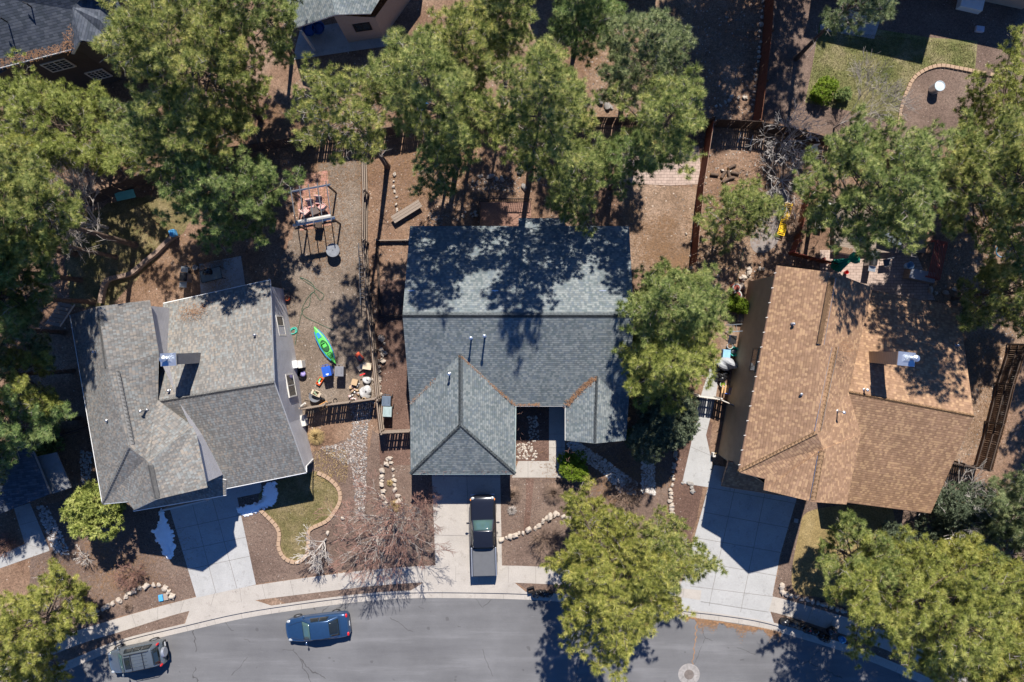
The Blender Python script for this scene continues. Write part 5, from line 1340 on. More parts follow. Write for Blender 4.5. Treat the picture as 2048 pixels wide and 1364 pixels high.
grass('grass', [(1640, 60), (1858, 80), (1950, 90), (1948, 138), (1880, 130), (1845, 142), (1812, 175), (1790, 245), (1700, 220), (1612, 205), (1625, 130)], 14000, M['lawngreen'], 'green and straw grass of the top right lawn', 2, .09)
grass('grass', [(255, 395), (380, 390), (385, 440), (350, 480), (270, 560), (215, 620), (140, 610), (130, 520), (160, 430)], 7000, M['lawn'], 'thin grass of the left back lawn', 3)

def litter_field(label, cx, cy, rx, ry, n, seed, mat):
    rg = np.random.default_rng(seed); cl = rg.normal(0, .5, (14, 2)); k = rg.integers(0, 14, n)
    px = cx + (cl[k, 0] + rg.normal(0, .22, n)) * rx; py = cy + (cl[k, 1] + rg.normal(0, .22, n)) * ry
    s = 50 / F; X = (px - 1024) * s; Y = (682 - py) * s; a = rg.uniform(0, PI, n); L = rg.uniform(.04, .12, n)
    dx, dy = np.cos(a) * L, np.sin(a) * L; nx, ny = -np.sin(a) * .008, np.cos(a) * .008; Z = rg.uniform(.025, .05, n)
    v = np.stack([np.stack([X - dx - nx, Y - dy - ny, Z], 1), np.stack([X + dx - nx, Y + dy - ny, Z], 1), np.stack([X + dx + nx, Y + dy + ny, Z], 1), np.stack([X - dx + nx, Y - dy + ny, Z], 1)], 1)
    me = bpy.data.meshes.new('needle_litter'); me.from_pydata(v.reshape(-1, 3).tolist(), [], np.arange(n * 4).reshape(-1, 4).tolist()); me.materials.append(mat)
    o = bpy.data.objects.new('needle_litter', me); COL.objects.link(o); tag(o, label, kind='stuff')
NLG = plain('ground_needles', (.25, .15, .085), .95, .1, var=.4, scale=8)
for i, q in enumerate(((900, 350, 190, 90, 9000, 'brown needle litter on the dirt north of the centre house'), (1320, 480, 70, 60, 3500, 'brown needle litter on the dirt beside the brick patio'), (1330, 130, 150, 130, 7000, 'brown needle litter under the top pines'), (1960, 700, 80, 200, 6000, 'brown needle litter in the right back yard'), (1480, 420, 90, 120, 5000, 'brown needle litter on the slope near the yellow ramp'), (660, 420, 80, 160, 3500, 'thin needle litter in the left side yard'), (1230, 960, 110, 60, 3500, 'needle litter in the centre front yard'), (230, 1130, 130, 70, 2500, 'needle litter in the left front yard'), (330, 520, 110, 70, 4000, 'needle litter behind the left house'), (520, 260, 110, 60, 4000, 'needle litter under the top left pines'))):
    litter_field(q[5], *q[:5], i + 5, NLG)

# ---------------- vehicles ----------------
M['paintblue'] = gloss('blue_car_paint', (0.022, 0.06, 0.135), 0.28, 0.5, 0.35, 1.0)
M['paintgrey'] = gloss('grey_car_paint', (0.14, 0.165, 0.185), 0.28, 0.5, 0.5, 1.0)
M['paintblack'] = gloss('black_car_paint', (0.012, 0.013, 0.018), 0.2, 0.5, 0.1, 1.0)
M['paintsilver'] = gloss('silver_trim', (0.42, 0.44, 0.48), 0.3, 0.5, 0.6)
M['carglass'] = glassm('car_glass', (0.012, 0.016, 0.018), 0.04)
M['carglassgreen'] = glassm('teal_reflection_windscreen', (0.05, 0.09, 0.085), 0.06)  # teal reflection put into the windscreen base colour
M['taillight'] = gloss('red_lamp', (0.5, 0.015, 0.02), 0.2, 0.5)
M['headlight'] = gloss('clear_lamp', (0.5, 0.52, 0.52), 0.12, 0.7, 0.3)
M['amber'] = gloss('amber_lamp', (0.6, 0.2, 0.04), 0.2, 0.5)
M['tonneau'] = plain('tonneau_vinyl', (0.105, 0.108, 0.115), 0.6, var=0.08)
def loft(st, prof, mat, name, parent, close=True, sub=2):
    """st: stations (x, half width, z top); prof: list of (width fraction, height mode)"""
    mb = MB(); n = len(prof)
    for x, w, zt, zb in st:
        for wf, hf in prof: mb.v.append((x, w * wf, zb + (zt - zb) * hf))
    for i in range(len(st) - 1):
        for k in range(n - 1): mb.face((i * n + k, i * n + k + 1, (i + 1) * n + k + 1, (i + 1) * n + k))
    if close:
        mb.face(range(n)); mb.face(reversed(range((len(st) - 1) * n, len(st) * n)))
        for i in range(len(st) - 1): mb.face((i * n + n - 1, i * n, (i + 1) * n, (i + 1) * n + n - 1))
    o = mb.build(name, mat, parent, smooth=True)
    if sub: subd(o, sub)
    return o
def patch(c, u0, u1, v0, v1, off, mat, name, parent, n=4, bulge=0.0):
    """c: four corners p00,p10,p11,p01; part of that quad pushed out along its normal"""
    c = [Vector(q) for q in c]
    nn = (c[1] - c[0]).cross(c[3] - c[0]).normalized()
    mb = MB()
    for j in range(n + 1):
        for i in range(n + 1):
            u = u0 + (u1 - u0) * i / n; v = v0 + (v1 - v0) * j / n
            p = c[0] * (1 - u) * (1 - v) + c[1] * u * (1 - v) + c[2] * u * v + c[3] * (1 - u) * v
            b = bulge * (1 - (2 * i / n - 1) ** 2) * 1.0
            mb.v.append(tuple(p + nn * (off + b)))
    for j in range(n):
        for i in range(n):
            a = j * (n + 1) + i; mb.face((a, a + 1, a + n + 2, a + n + 1))
    o = mb.build(name, mat, parent, smooth=True); s = o.modifiers.new("s", 'SOLIDIFY'); s.thickness = 0.012; s.offset = 0
    return o
def wheel(parent, x, y, r, w=0.22, rimm=None):
    mb = MB(); sd = 1 if y > 0 else -1; n = 20
    ring = [(r * .62, w / 2), (r * .95, w / 2), (r, w / 2 - .03), (r, -w / 2 + .03), (r * .95, -w / 2), (r * .62, -w / 2)]
    for k in range(n):
        a = 2 * PI * k / n
        for rr_, yy in ring: mb.v.append((x + rr_ * math.cos(a), y + yy * sd, r + rr_ * math.sin(a)))
    m = len(ring)
    for k in range(n):
        for i in range(m - 1): mb.face((k * m + i, k * m + i + 1, ((k + 1) % n) * m + i + 1, ((k + 1) % n) * m + i))
    wh = mb.build('wheel', M['rubber'], parent, smooth=True)
    mb = MB(); yy = y + (w / 2 - .015) * sd
    for k in range(10):
        a0 = 2 * PI * k / 10; a1 = a0 + .32
        mb.poly([(x + .05 * math.cos(a0), yy, r + .05 * math.sin(a0)), (x + .05 * math.cos(a1), yy, r + .05 * math.sin(a1)), (x + r * .6 * math.cos(a1), yy, r + r * .6 * math.sin(a1)), (x + r * .6 * math.cos(a0), yy, r + r * .6 * math.sin(a0))])
    mb.tube([(x, yy - .02 * sd, r), (x, yy + .012 * sd, r)], r * .13, 10)
    mb.tube([(x, yy - .05 * sd, r), (x, yy - .03 * sd, r)], r * .6, 18)
    mb.build('rim', rimm or M['paintsilver'], wh)
PROF = [(0.93, 0.0), (1.0, 0.25), (1.0, 0.62), (0.965, 0.9), (0.80, 0.99), (0.4, 1.035), (0, 1.05), (-0.4, 1.035), (-0.80, 0.99), (-0.965, 0.9), (-1.0, 0.62), (-1.0, 0.25), (-0.93, 0.0)]
def cabin(parent, paint, xs, wl, wt, zb, zt, wsm, rear=True, sides=1, name='cabin'):
    """xs: cowl, windscreen top, rear glass top, rear glass foot"""
    x0, x1, x2, x3 = xs
    xm = (x1 + x2) / 2
    rows = [(x0, wl * .97, zb), (x1, wt, zt - .03), (xm, wt + .01, zt), (x2, wt, zt - .04), (x3, wl * .93, zb + .02)]
    low = [(x0, wl, zb - .06), (x1 + (x0 - x1) * .25, wl + .02, zb - .02), (xm, wl + .03, zb), (x2 + (x3 - x2) * .2, wl + .01, zb), (x3, wl * .95, zb - .04)]
    mb = MB()
    for (x, w, z), (xl, w2, z2) in zip(rows, low):
        mb.v += [(xl, w2, z2), (x, w, z - .02), (x, w * .55, z + .02), (x, 0, z + .03), (x, -w * .55, z + .02), (x, -w, z - .02), (xl, -w2, z2)]
    for i in range(4):
        for k in range(6): mb.face((i * 7 + k, i * 7 + k + 1, (i + 1) * 7 + k + 1, (i + 1) * 7 + k))
    o = mb.build(name, paint, parent, smooth=True)
    for e in (): pass
    bv = o.modifiers.new("b", 'BEVEL'); bv.width = .03; bv.segments = 3; bv.limit_method = 'ANGLE'; bv.angle_limit = R(28)
    A = [(rows[0][0], -rows[0][1], zb), (rows[0][0], rows[0][1], zb), (x1, wt, zt - .03), (x1, -wt, zt - .03)]
    patch(A, .05, .95, .06, .93, .035, wsm, 'windshield', parent, bulge=0.03)
    if rear:
        B = [(rows[4][0], rows[4][1], zb + .02), (rows[4][0], -rows[4][1], zb + .02), (x2, -wt, zt - .04), (x2, wt, zt - .04)]
        patch(B, .08, .92, .1, .92, .035, M['carglass'], 'rear_window', parent, bulge=0.03)
    for sg in (1, -1):
        for k in range(sides):
            xa0, xa1 = low[1][0] - .05, low[3][0] + .05; xb0, xb1 = x1 - .05, x2 + .05
            f0, f1 = k / sides, (k + 1) / sides
            a = [(xa1 + (xa0 - xa1) * (1 - f1), (wl + .02) * sg, zb + .02), (xa1 + (xa0 - xa1) * (1 - f0), (wl + .02) * sg, zb + .02), (xb1 + (xb0 - xb1) * (1 - f0), (wt + .01) * sg, zt - .06), (xb1 + (xb0 - xb1) * (1 - f1), (wt + .01) * sg, zt - .06)]
            if sg > 0: a = [a[1], a[0], a[3], a[2]]
            patch(a, .04, .96, .04, .9, .014, M['carglass'], 'side_window', parent)
    return o
def mirror_(parent, x, y, z, paint):
    for sg in (1, -1):
        mb = MB(); mb.blob((x, (y + .1) * sg, z), (.07, .12, .07), 1, amp=.05, sub=2); mb.tube([(x, y * sg * .93, z - .05), (x, (y + .05) * sg, z - .02)], .03, 5)
        mb.build('side_mirror', paint, parent, smooth=True)

def sedan():
    o = thing('parked_sedan', 'dark blue sedan parked at the kerb in the street', 'car', W(640, 1247, ROADZ) , R(187.0))
    P = M['paintblue']
    loft([(2.36, .30, .48, .30), (2.32, .52, .56, .24), (2.2, .70, .64, .2), (1.95, .82, .71, .18), (1.5, .89, .80, .18), (.95, .91, .90, .18), (0, .92, .93, .18), (-1.2, .92, .96, .18), (-1.75, .91, 1.0, .18), (-2.15, .86, .98, .18), (-2.30, .78, .82, .22), (-2.34, .62, .6, .3)], PROF, P, 'body', o)
    cabin(o, P, (1.0, .28, -.95, -1.72), .78, .60, .92, 1.40, M['carglassgreen'], sides=2)
    for x in (1.42, -1.38):
        for y in (.80, -.80): wheel(o, x, y, .32)
    for sg in (1, -1):
        mb = MB(); mb.blob((2.02, .66 * sg, .66), (.17, .11, .05), 2, amp=.03); mb.build('headlight', M['headlight'], o, smooth=True)
        mb = MB(); mb.blob((-2.22, .66 * sg, .86), (.09, .16, .1), 2, amp=.03); mb.build('tail_light', M['taillight'], o, smooth=True)
        mb = MB(); mb.tube([(2.0, .42 * sg, .82), (1.4, .6 * sg, .90), (1.0, .66 * sg, .955)], .008, 4); mb.build('hood_seam', M['blackplastic'], o)
    mb = MB(); mb.box((-2.345, 0, .62), (.015, .32, .15)); mb.build('licence_plate', M['white'], o)
    mb = MB(); mb.box((-2.3, 0, .38), (.1, 1.3, .1)); bevel(mb.build('bumper', M['blackplastic'], o))
    mb = MB(); mb.tube([(-1.74, -.72, 1.03), (-1.76, 0, 1.06), (-1.74, .72, 1.03)], .008, 4); mb.build('boot_seam', M['blackplastic'], o)
    mirror_(o, .82, .86, .98, P)
    return o
def suv():
    o = thing('parked_suv', 'grey small SUV with covered spare wheel and roof rails, partly under the left street tree', 'car', W(284, 1305, ROADZ), R(191.5))
    P = M['paintgrey']
    loft([(2.12, .30, .60, .34), (2.07, .54, .72, .3), (1.94, .72, .82, .26), (1.7, .84, .90, .24), (1.3, .89, .98, .24), (.9, .90, 1.05, .24), (0, .91, 1.07, .24), (-1.4, .91, 1.08, .24), (-1.85, .89, 1.06, .24), (-2.0, .84, 1.02, .28), (-2.04, .72, .8, .34)], PROF, P, 'body', o)
    cabin(o, P, (1.05, .45, -1.55, -1.88), .80, .64, 1.05, 1.62, M['carglassgreen'], sides=3)
    for x in (1.3, -1.28):
        for y in (.80, -.80): wheel(o, x, y, .36)
    for sg in (1, -1):
        mb = MB(); mb.blob((1.78, .66 * sg, .85), (.15, .1, .05), 2, amp=.03); mb.build('headlight', M['headlight'], o, smooth=True)
        mb = MB(); mb.blob((-1.93, .76 * sg, 1.16), (.07, .09, .22), 2, amp=.03); mb.build('tail_light', M['taillight'], o, smooth=True)
        mb = MB(); mb.tube([(.35, .60 * sg, 1.66), (.25, .6 * sg, 1.72), (-1.35, .6 * sg, 1.72), (-1.45, .6 * sg, 1.65)], .022, 6); mb.build('roof_rail', M['blackplastic'], o)
    for x in (-.15, -1.0):
        mb = MB(); mb.tube([(x, -.6, 1.72), (x, .6, 1.72)], .022, 6); mb.build('cross_bar', M['blackplastic'], o)
    mb = MB(); mb.box((.15, 0, 1.655), (.42, .82, .02)); bevel(mb.build('sunroof', M['carglass'], o))
    mb = MB()
    for y in (-.36, -.12, .12, .36): mb.box((-.6, y, 1.655), (1.3, .025, .02))
    mb.build('roof_rib', P, o)
    mb = MB(); c = (-2.16, -.05, .95); n = 28
    for k in range(n):
        a = 2 * PI * k / n
        for rr_, xx in ((.30, -.11), (.34, -.08), (.35, 0), (.34, .08)): mb.v.append((c[0] + xx, c[1] + rr_ * math.cos(a), c[2] + rr_ * math.sin(a)))
    for k in range(n):
        for i in range(3): mb.face((k * 4 + i, k * 4 + i + 1, ((k + 1) % n) * 4 + i + 1, ((k + 1) % n) * 4 + i))
    mb.face([k * 4 for k in range(n)]); mb.build('spare_wheel_cover', M['paintsilver'], o, smooth=False)
    mb = MB(); mb.box((-2.06, 0, .45), (.16, 1.5, .16)); bevel(mb.build('bumper', M['blackplastic'], o), .04)
    mb = MB(); mb.box((-2.15, -.5, .62), (.012, .3, .14)); mb.build('licence_plate', M['white'], o)
    mirror_(o, .95, .88, 1.12, P)
    return o
def pickup():
    o = thing('parked_pickup', 'black pickup truck with covered bed parked nose in on the centre driveway', 'pickup truck', W(968, 1064, 0.016), R(91.5))
    P = M['paintblack']
    loft([(2.93, .45, .75, .45), (2.88, .72, .92, .4), (2.76, .88, 1.04, .35), (2.45, .94, 1.13, .32), (1.6, .95, 1.17, .32), (1.15, .95, 1.2, .32), (-.7, .96, 1.22, .32)], PROF, P, 'body', o)
    PB = [(0.95, 0.0), (1.0, 0.2), (1.0, 0.8), (0.985, 0.97), (0.93, 1.0), (0.3, 1.0), (0, 1.0), (-0.3, 1.0), (-0.93, 1.0), (-0.985, 0.97), (-1.0, 0.8), (-1.0, 0.2), (-0.95, 0.0)]
    loft([(-.78, .94, 1.22, .36), (-.82, .95, 1.23, .34), (-2.7, .95, 1.24, .34), (-2.82, .93, 1.23, .36), (-2.85, .90, 1.18, .4)], PB, P, 'cargo_bed', o, sub=1)
    cabin(o, P, (1.22, .52, -.62, -.76), .82, .68, 1.2, 1.76, M['carglassgreen'], sides=2)
    mb = MB(); mb.box((-1.8, 0, 1.262), (1.96, 1.56, .05)); bevel(mb.build('tonneau_cover', M['tonneau'], o), .015)
    for sg in (1, -1):
        mb = MB(); mb.box((-1.78, .86 * sg, 1.262), (2.06, .09, .05)); bevel(mb.build('bed_rail', M['paintsilver'], o), .02)
        mb = MB(); mb.blob((2.7, .70 * sg, 1.0), (.12, .15, .07), 2, amp=.03); mb.build('headlight', M['headlight'], o, smooth=True)
        mb = MB(); mb.blob((2.6, .86 * sg, .99), (.10, .05, .07), 2, amp=.03); mb.build('turn_signal', M['amber'], o, smooth=True)
        mb = MB(); mb.box((-2.84, .84 * sg, .98), (.04, .12, .38)); bevel(mb.build('tail_light', M['taillight'], o))
    for x in (1.85, -1.75):
        for y in (.82, -.82): wheel(o, x, y, .39, .26)
    mb = MB(); mb.box((2.86, 0, .58), (.16, 1.75, .2)); bevel(mb.build('bumper', M['paintsilver'], o), .05)
    mb = MB(); mb.box((-2.92, 0, .55), (.14, 1.7, .18)); bevel(mb.build('bumper', M['paintsilver'], o), .04)
    mirror_(o, 1.02, .98, 1.3, P)
    return o
sedan(); suv(); pickup()

# ---------------- garden things ----------------
# kayak
ky = thing('kayak', 'green and blue sit-in kayak lying on the left side yard', 'kayak', W(651, 690, 0), math.atan2(-(726 - 652), 672 - 629) + PI)
GK, BK = gloss('kayak_green', (0.10, 0.50, 0.09), .35), gloss('kayak_blue', (0.03, 0.22, 0.5), .35)
def kst(sc=1.0, zt=.3):
    return [(x * 1.0, w * sc, z, .03) for x, w, z in ((-1.56, .01, .27), (-1.5, .05, .28), (-1.2, .16, .29), (-.7, .31, zt), (0, .37, zt), (.7, .31, zt), (1.2, .16, .29), (1.5, .05, .28), (1.56, .01, .27))]
loft(kst(), [(0.3, 0), (.8, .2), (1, .65), (.96, .85), (.5, .98), (0, 1.03), (-.5, .98), (-.96, .85), (-1, .65), (-.8, .2), (-.3, 0)], GK, 'hull', ky, sub=1)
mb = MB()
for sg in (1, -1):
    pts = [(x, (w + .004) * sg, .26) for x, w, z, _ in kst()][2:7]
    mb.tube(pts, .03, 6)
mb.build('rubbing_strip', BK, ky)
def oval(rx, ry, cx, z, n=20): return [(cx + rx * math.cos(2 * PI * k / n), ry * math.sin(2 * PI * k / n), z) for k in range(n)]
mb = MB(); mb.prism([(p[0], p[1]) for p in oval(.46, .24, -.08, 0)], .25, .328); mb.build('cockpit', plain('kayak_cockpit', (.02, .10, .03)), ky)
mb = MB(); mb.tube(oval(.46, .24, -.08, .33) + oval(.46, .24, -.08, .33)[:1], .016, 6); mb.build('cockpit_rim', M['blackplastic'], ky)
mb = MB(); mb.box((-.02, 0, .34), (.32, .3, .03)); mb.box((.16, 0, .40), (.05, .3, .14)); bevel(mb.build('seat', GK, ky), .02)
mb = MB(); mb.prism([(.62, -.14), (.62, .14), (1.02, .1), (1.02, -.1)], .31, .335); mb.build('hatch', BK, ky)
mb = MB(); mb.tube([(-.65, -.14, .33), (-.65, .14, .33), (-1.05, .09, .32), (-1.05, -.09, .32), (-.65, -.14, .33)], .015, 5); mb.build('foredeck_well', M['blackplastic'], ky)

def wheelie_bin(label, px, py, rz, body, lid, w=.6, d=.7, h=1.08, handle=True, group=None):
    o = thing('wheelie_bin', label, 'bin', W(px, py, 0), rz, group)
    mb = MB(); m0 = (.8, .78)
    b = len(mb.v)
    for z, k in ((.06, .76), (h - .12, .96), (h - .04, 1.0), (h, 1.0)):
        for sx, sy in ((-1, -1), (1, -1), (1, 1), (-1, 1)): mb.v.append((sx * w / 2 * k, sy * d / 2 * k, z))
    for i in range(3):
        for k in range(4): mb.face((i * 4 + k, i * 4 + (k + 1) % 4, (i + 1) * 4 + (k + 1) % 4, (i + 1) * 4 + k))
    mb.face((3, 2, 1, 0)); mb.face((12, 13, 14, 15)); bevel(mb.build('body', body, o), .03)
    mb = MB(); mb.box((0, -.02, h + .035), (w + .05, d + .04, .05), 0, top=.95); mb.box((-.17 * w / .6, .03, h + .07), (.05, d * .6, .03)); mb.box((.17 * w / .6, .03, h + .07), (.05, d * .6, .03))
    bevel(mb.build('lid', lid, o), .025, 3)
    if handle:
        mb = MB(); mb.tube([(-w * .36, d / 2, h - .03), (-w * .36, d / 2 + .1, h + .03), (w * .36, d / 2 + .1, h + .03), (w * .36, d / 2, h - .03)], .02, 6); mb.build('handle', body, o)
    for s in (-1, 1):
        mb = MB(); mb.tube([(s * w * .42, d / 2 - .02, .12), (s * w * .5, d / 2 - .02, .12)], .12, 12); mb.build('wheel', M['rubber'], o)
    return o
BB = gloss('blue_bin_plastic', (0.015, 0.085, 0.42), .45)
b1 = wheelie_bin('bright blue recycling bin beside the kayak', 661, 741, R(12), BB, BB)
mb = MB(); mb.box((.03, -.22, 1.1455), (.2, .07, .006)); mb.build('sticker', M['white'], b1)
mb = MB()
for i in range(3): mb.box((.03, -.27 - i * .03, 1.1455), (.16 - .03 * i, .012, .006))
mb.build('printing', M['white'], b1)
wheelie_bin('grey wheeled bin right of the blue bin', 686, 741, R(-1), M['greyplastic'], plain('bin_lid_grey', (0.17, 0.17, 0.185), .5))
wheelie_bin('dark slate wheeled bin behind the gate of the centre house', 778, 799, R(-3), plain('slate_plastic', (.07, .09, .11), .5), plain('slate_plastic_lid', (.10, .13, .17), .5))
wheelie_bin('pale grey green wheeled bin below the dark slate bin', 780, 820, R(-2), plain('sage_plastic', (.2, .25, .24), .5), plain('sage_plastic_lid', (.28, .35, .34), .5))

# pergola frame with table and chairs
def pergola():
    TL, TR, BR, BL = (583, 383, 2.5), (654, 370, 2.5), (663, 436, 2.5), (593, 449, 2.5)
    o = thing('pergola', 'open grey steel pergola frame over the terracotta paving', 'pergola', W(622, 412, 0))
    c = [W(*q) for q in (TL, TR, BR, BL)]
    for q in c:
        mb = MB(); mb.box((q.x, q.y, 1.25), (.1, .1, 2.5), R(10)); mb.build('post', M['darkwood'], o, world=True)
    for a, b in ((0, 1), (3, 2)):
        mb = MB(); e = (c[b] - c[a]).normalized() * .25; k = .07 if a == 0 else .11; mb.tube([c[a] - e, c[b] + e], k, 4); mb.build('beam', M['greymetal'], o, world=True)
    mb = MB(); q = (c[3] + c[2]) / 2; mb.tube([c[3] + Vector((0, .12, .07)), c[2] + Vector((0, .12, .07))], .15, 8); mb.build('rolled_canopy', plain('canvas_roll', (.42, .40, .37)), o, world=True)
    for i in range(5):
        s = i / 4; p = c[0].lerp(c[1], s); r = c[3].lerp(c[2], s); d = (r - p).normalized() * .25; up = Vector((0, 0, .14))
        mb = MB(); mb.tube([p - d + up, r + d + up], .038, 4); mb.build('rafter', M['greymetal'], o, world=True)
    return o
pergola()
def patio_chair(label, px, py, rz, fab, group='chairs under the pergola'):
    o = thing('patio_chair', label, 'chair', W(px, py, .02), rz, group)
    mb = MB()
    for x in (-.26, .26):
        for y in (-.25, .25): mb.tube([(x, y, 0), (x, y, .42 if y < 0 else .9)], .016, 5)
        mb.tube([(x, -.25, .62), (x, .25, .62)], .018, 5); mb.tube([(x, -.25, .42), (x, -.25, .62)], .016, 5)
    mb.build('frame', M['blackplastic'], o)
    mb = MB(); mb.box((0, 0, .46), (.5, .5, .08)); bevel(mb.build('seat_cushion', fab, o), .03)
    mb = MB(); mb.box((0, .27, .72), (.5, .09, .5)); bevel(mb.build('back_cushion', fab, o), .03)
    return o
tS = NT('red_striped_fabric', .9, .1); sp = tS.n("ShaderNodeSeparateXYZ"); tS.l(tS.coord(), sp.inputs[0])
tS.color(tS.ramp(tS.math('FRACT', tS.math('MULTIPLY', sp.outputs[1], 7.0)), [(0, (.62, .55, .5)), (.3, (.45, .08, .08)), (.55, (.62, .55, .5)), (.75, (.5, .16, .14))], 'CONSTANT'))
patio_chair('chair with red striped cushions, leftmost under the pergola', 615, 424, R(130), tS.mat)
patio_chair('chair with red striped cushions at the top left of the pergola table', 625, 411, R(10), tS.mat)
patio_chair('chair with red striped cushions at the top right of the pergola table', 641, 404, R(-5), tS.mat)
patio_chair('chair with red striped cushions turned sideways at the right under the pergola', 648, 416, R(-130), tS.mat)
patio_chair('dark slatted folding chair just below the pergola beam', 641, 451, R(170), M['darkwood'])
pt = thing('patio_table', 'small dark square table among the striped chairs', 'table', W(633, 424, .02), R(20))
mb = MB(); mb.box((0, 0, .5), (.6, .55, .04)); bevel(mb.build('tabletop', plain('brown_top', (.12, .09, .08)), pt))
for x in (-.24, .24):
    for y in (-.22, .22): mb = MB(); mb.tube([(x, y, 0), (x, y, .48)], .02, 5); mb.build('leg', M['blackplastic'], pt)
o = thing('round_table', 'round grey table standing right below the pergola', 'table', W(671, 503, 0))
mb = MB(); mb.lathe((0, 0, .72), [(.49, 0), (.5, .02), (.49, .045)], 32); mb.build('tabletop', plain('grey_top', (.18, .19, .21), var=.3, scale=4), o)
mb = MB(); mb.lathe((0, 0, 0), [(.28, 0), (.26, .03), (.05, .06), (.04, .72)], 16); mb.build('pedestal', M['blackplastic'], o)
mb = MB(); mb.lathe((0, 0, .766), [(.035, 0), (.035, .01)], 10); mb.build('umbrella_hole', M['void'], o)

def ladder(label, p0, p1, z0, z1, w=.42, mat=None, rung=.3, name='ladder', tilt=0):
    a, b = W(p0[0], p0[1], z0), W(p1[0], p1[1], z1); o = thing(name, label, 'ladder', a); d = (b - a); L = d.length; d.normalize(); s = Vector((-d.y, d.x, tilt)).normalized() * w / 2
    for q in (1, -1): mb = MB(); mb.tube([a + s * q, b + s * q], .035, 4); mb.build('rail', mat, o, world=True)
    mb = MB(); k = int(L / rung)
    for i in range(1, k): p = a + d * i * rung; mb.tube([p + s, p - s], .018, 5)
    mb.build('rungs', mat, o, world=True); return o
ladder('long grey extension ladder hung along the left side of the long fence', (722, 486), (726, 610), 1.1, 1.1, .42, M['greymetal'], tilt=.4)
ladder('folding step ladder leaning below the green hedge', (1452, 657), (1485, 655), .5, 1.3, .5, M['brightmetal'], .26)
ladder('white folding frame lying below the dark curved fence', (1494, 268), (1488, 288), .4, .3, .9, M['cream'], .3, name='folding_frame')

# weathered bench plank, deck
o = thing('plank_bench', 'weathered grey plank bench lying slantwise north of the blue grey roof', 'bench', W(815, 425, 0), math.atan2(29, 47) )
for i in (-1, 0, 1): mb = MB(); mb.box((0, i * .2, .42), (2.35, .18, .05)); mb.build('plank', M['greywood'], o)
for x in (-.9, .9): mb = MB(); mb.box((x, 0, .2), (.1, .5, .4)); mb.build('leg', M['darkwood'], o)
def deck(label, pts, h, mat, name='deck', bw=.14, ang=0, rails=()):
    w = PW(pts, h); o = thing(name, label, 'deck', (w[0][0], w[0][1], 0))
    xs = [p[0] for p in w]; ys = [p[1] for p in w]; mb = MB(); y = min(ys) + bw / 2
    while y < max(ys): mb.box(((min(xs) + max(xs)) / 2, y, h - .02), (max(xs) - min(xs), bw - .012, .04)); y += bw
    mb.box(((min(xs) + max(xs)) / 2, (min(ys) + max(ys)) / 2, h / 2 - .03), (max(xs) - min(xs) - .05, max(ys) - min(ys) - .05, h - .08)); mb.build('boards', mat, o, world=True)
    for a, b in rails:
        a = Vector((*W2(*a, h), 0)); b = Vector((*W2(*b, h), 0)); mb = MB(); L = (b - a).length; n = int(L / .13)
        mb.tube([a + Vector((0, 0, h + .95)), b + Vector((0, 0, h + .95))], .045, 4); mb.tube([a + Vector((0, 0, h + .1)), b + Vector((0, 0, h + .1))], .03, 4)
        for i in range(n + 1): p = a.lerp(b, i / n); mb.tube([(p.x, p.y, h), (p.x, p.y, h + .95)], .022, 4)
        mb.build('railing', M['darkwood'], o, world=True)
    return o
deck('low reddish wooden deck with dark railing behind the centre house', [(960, 403), (1062, 403), (1062, 455), (960, 455)], .6, wood('deck_boards', (.27, .155, .115)), rails=(((960, 403), (1062, 403)), ((960, 455), (960, 403))))
deck('shaded timber deck with red posts behind the brown house', [(1668, 395), (1850, 395), (1850, 505), (1668, 505)], .5, M['greywood'])
def slat_frame(label, px, py, sx, sy, rz, z, mat, n=14, name='pergola'):
    o = thing(name, label, 'pergola', W(px, py, 0), rz); base = W(px, py, z) - W(px, py, 0)
    for x in (-sx / 2, sx / 2):
        for y in (-sy / 2, sy / 2): mb = MB(); mb.box((x, y, z / 2), (.1, .1, z)); mb.build('post', mat, o)
    for y in (-sy / 2, sy / 2): mb = MB(); mb.box((0, y, z + .05), (sx, .09, .12)); mb.build('beam', mat, o)
    mb = MB()
    for i in range(n): mb.box((-sx / 2 + sx * (i + .5) / n, 0, z + .14), (.05, sy + .2, .06))
    mb.build('slats', mat, o); return o
slat_frame('faded red slatted pergola half hidden under the right hand pines', 1822, 404, 3.0, 1.3, R(-12), 1.5, M['redpaint'], 16)
slat_frame('red slatted stair frame at the right end of the back deck', 1858, 523, .95, 2.6, R(-12), .9, M['redpaint'], 8, 'stair_frame')

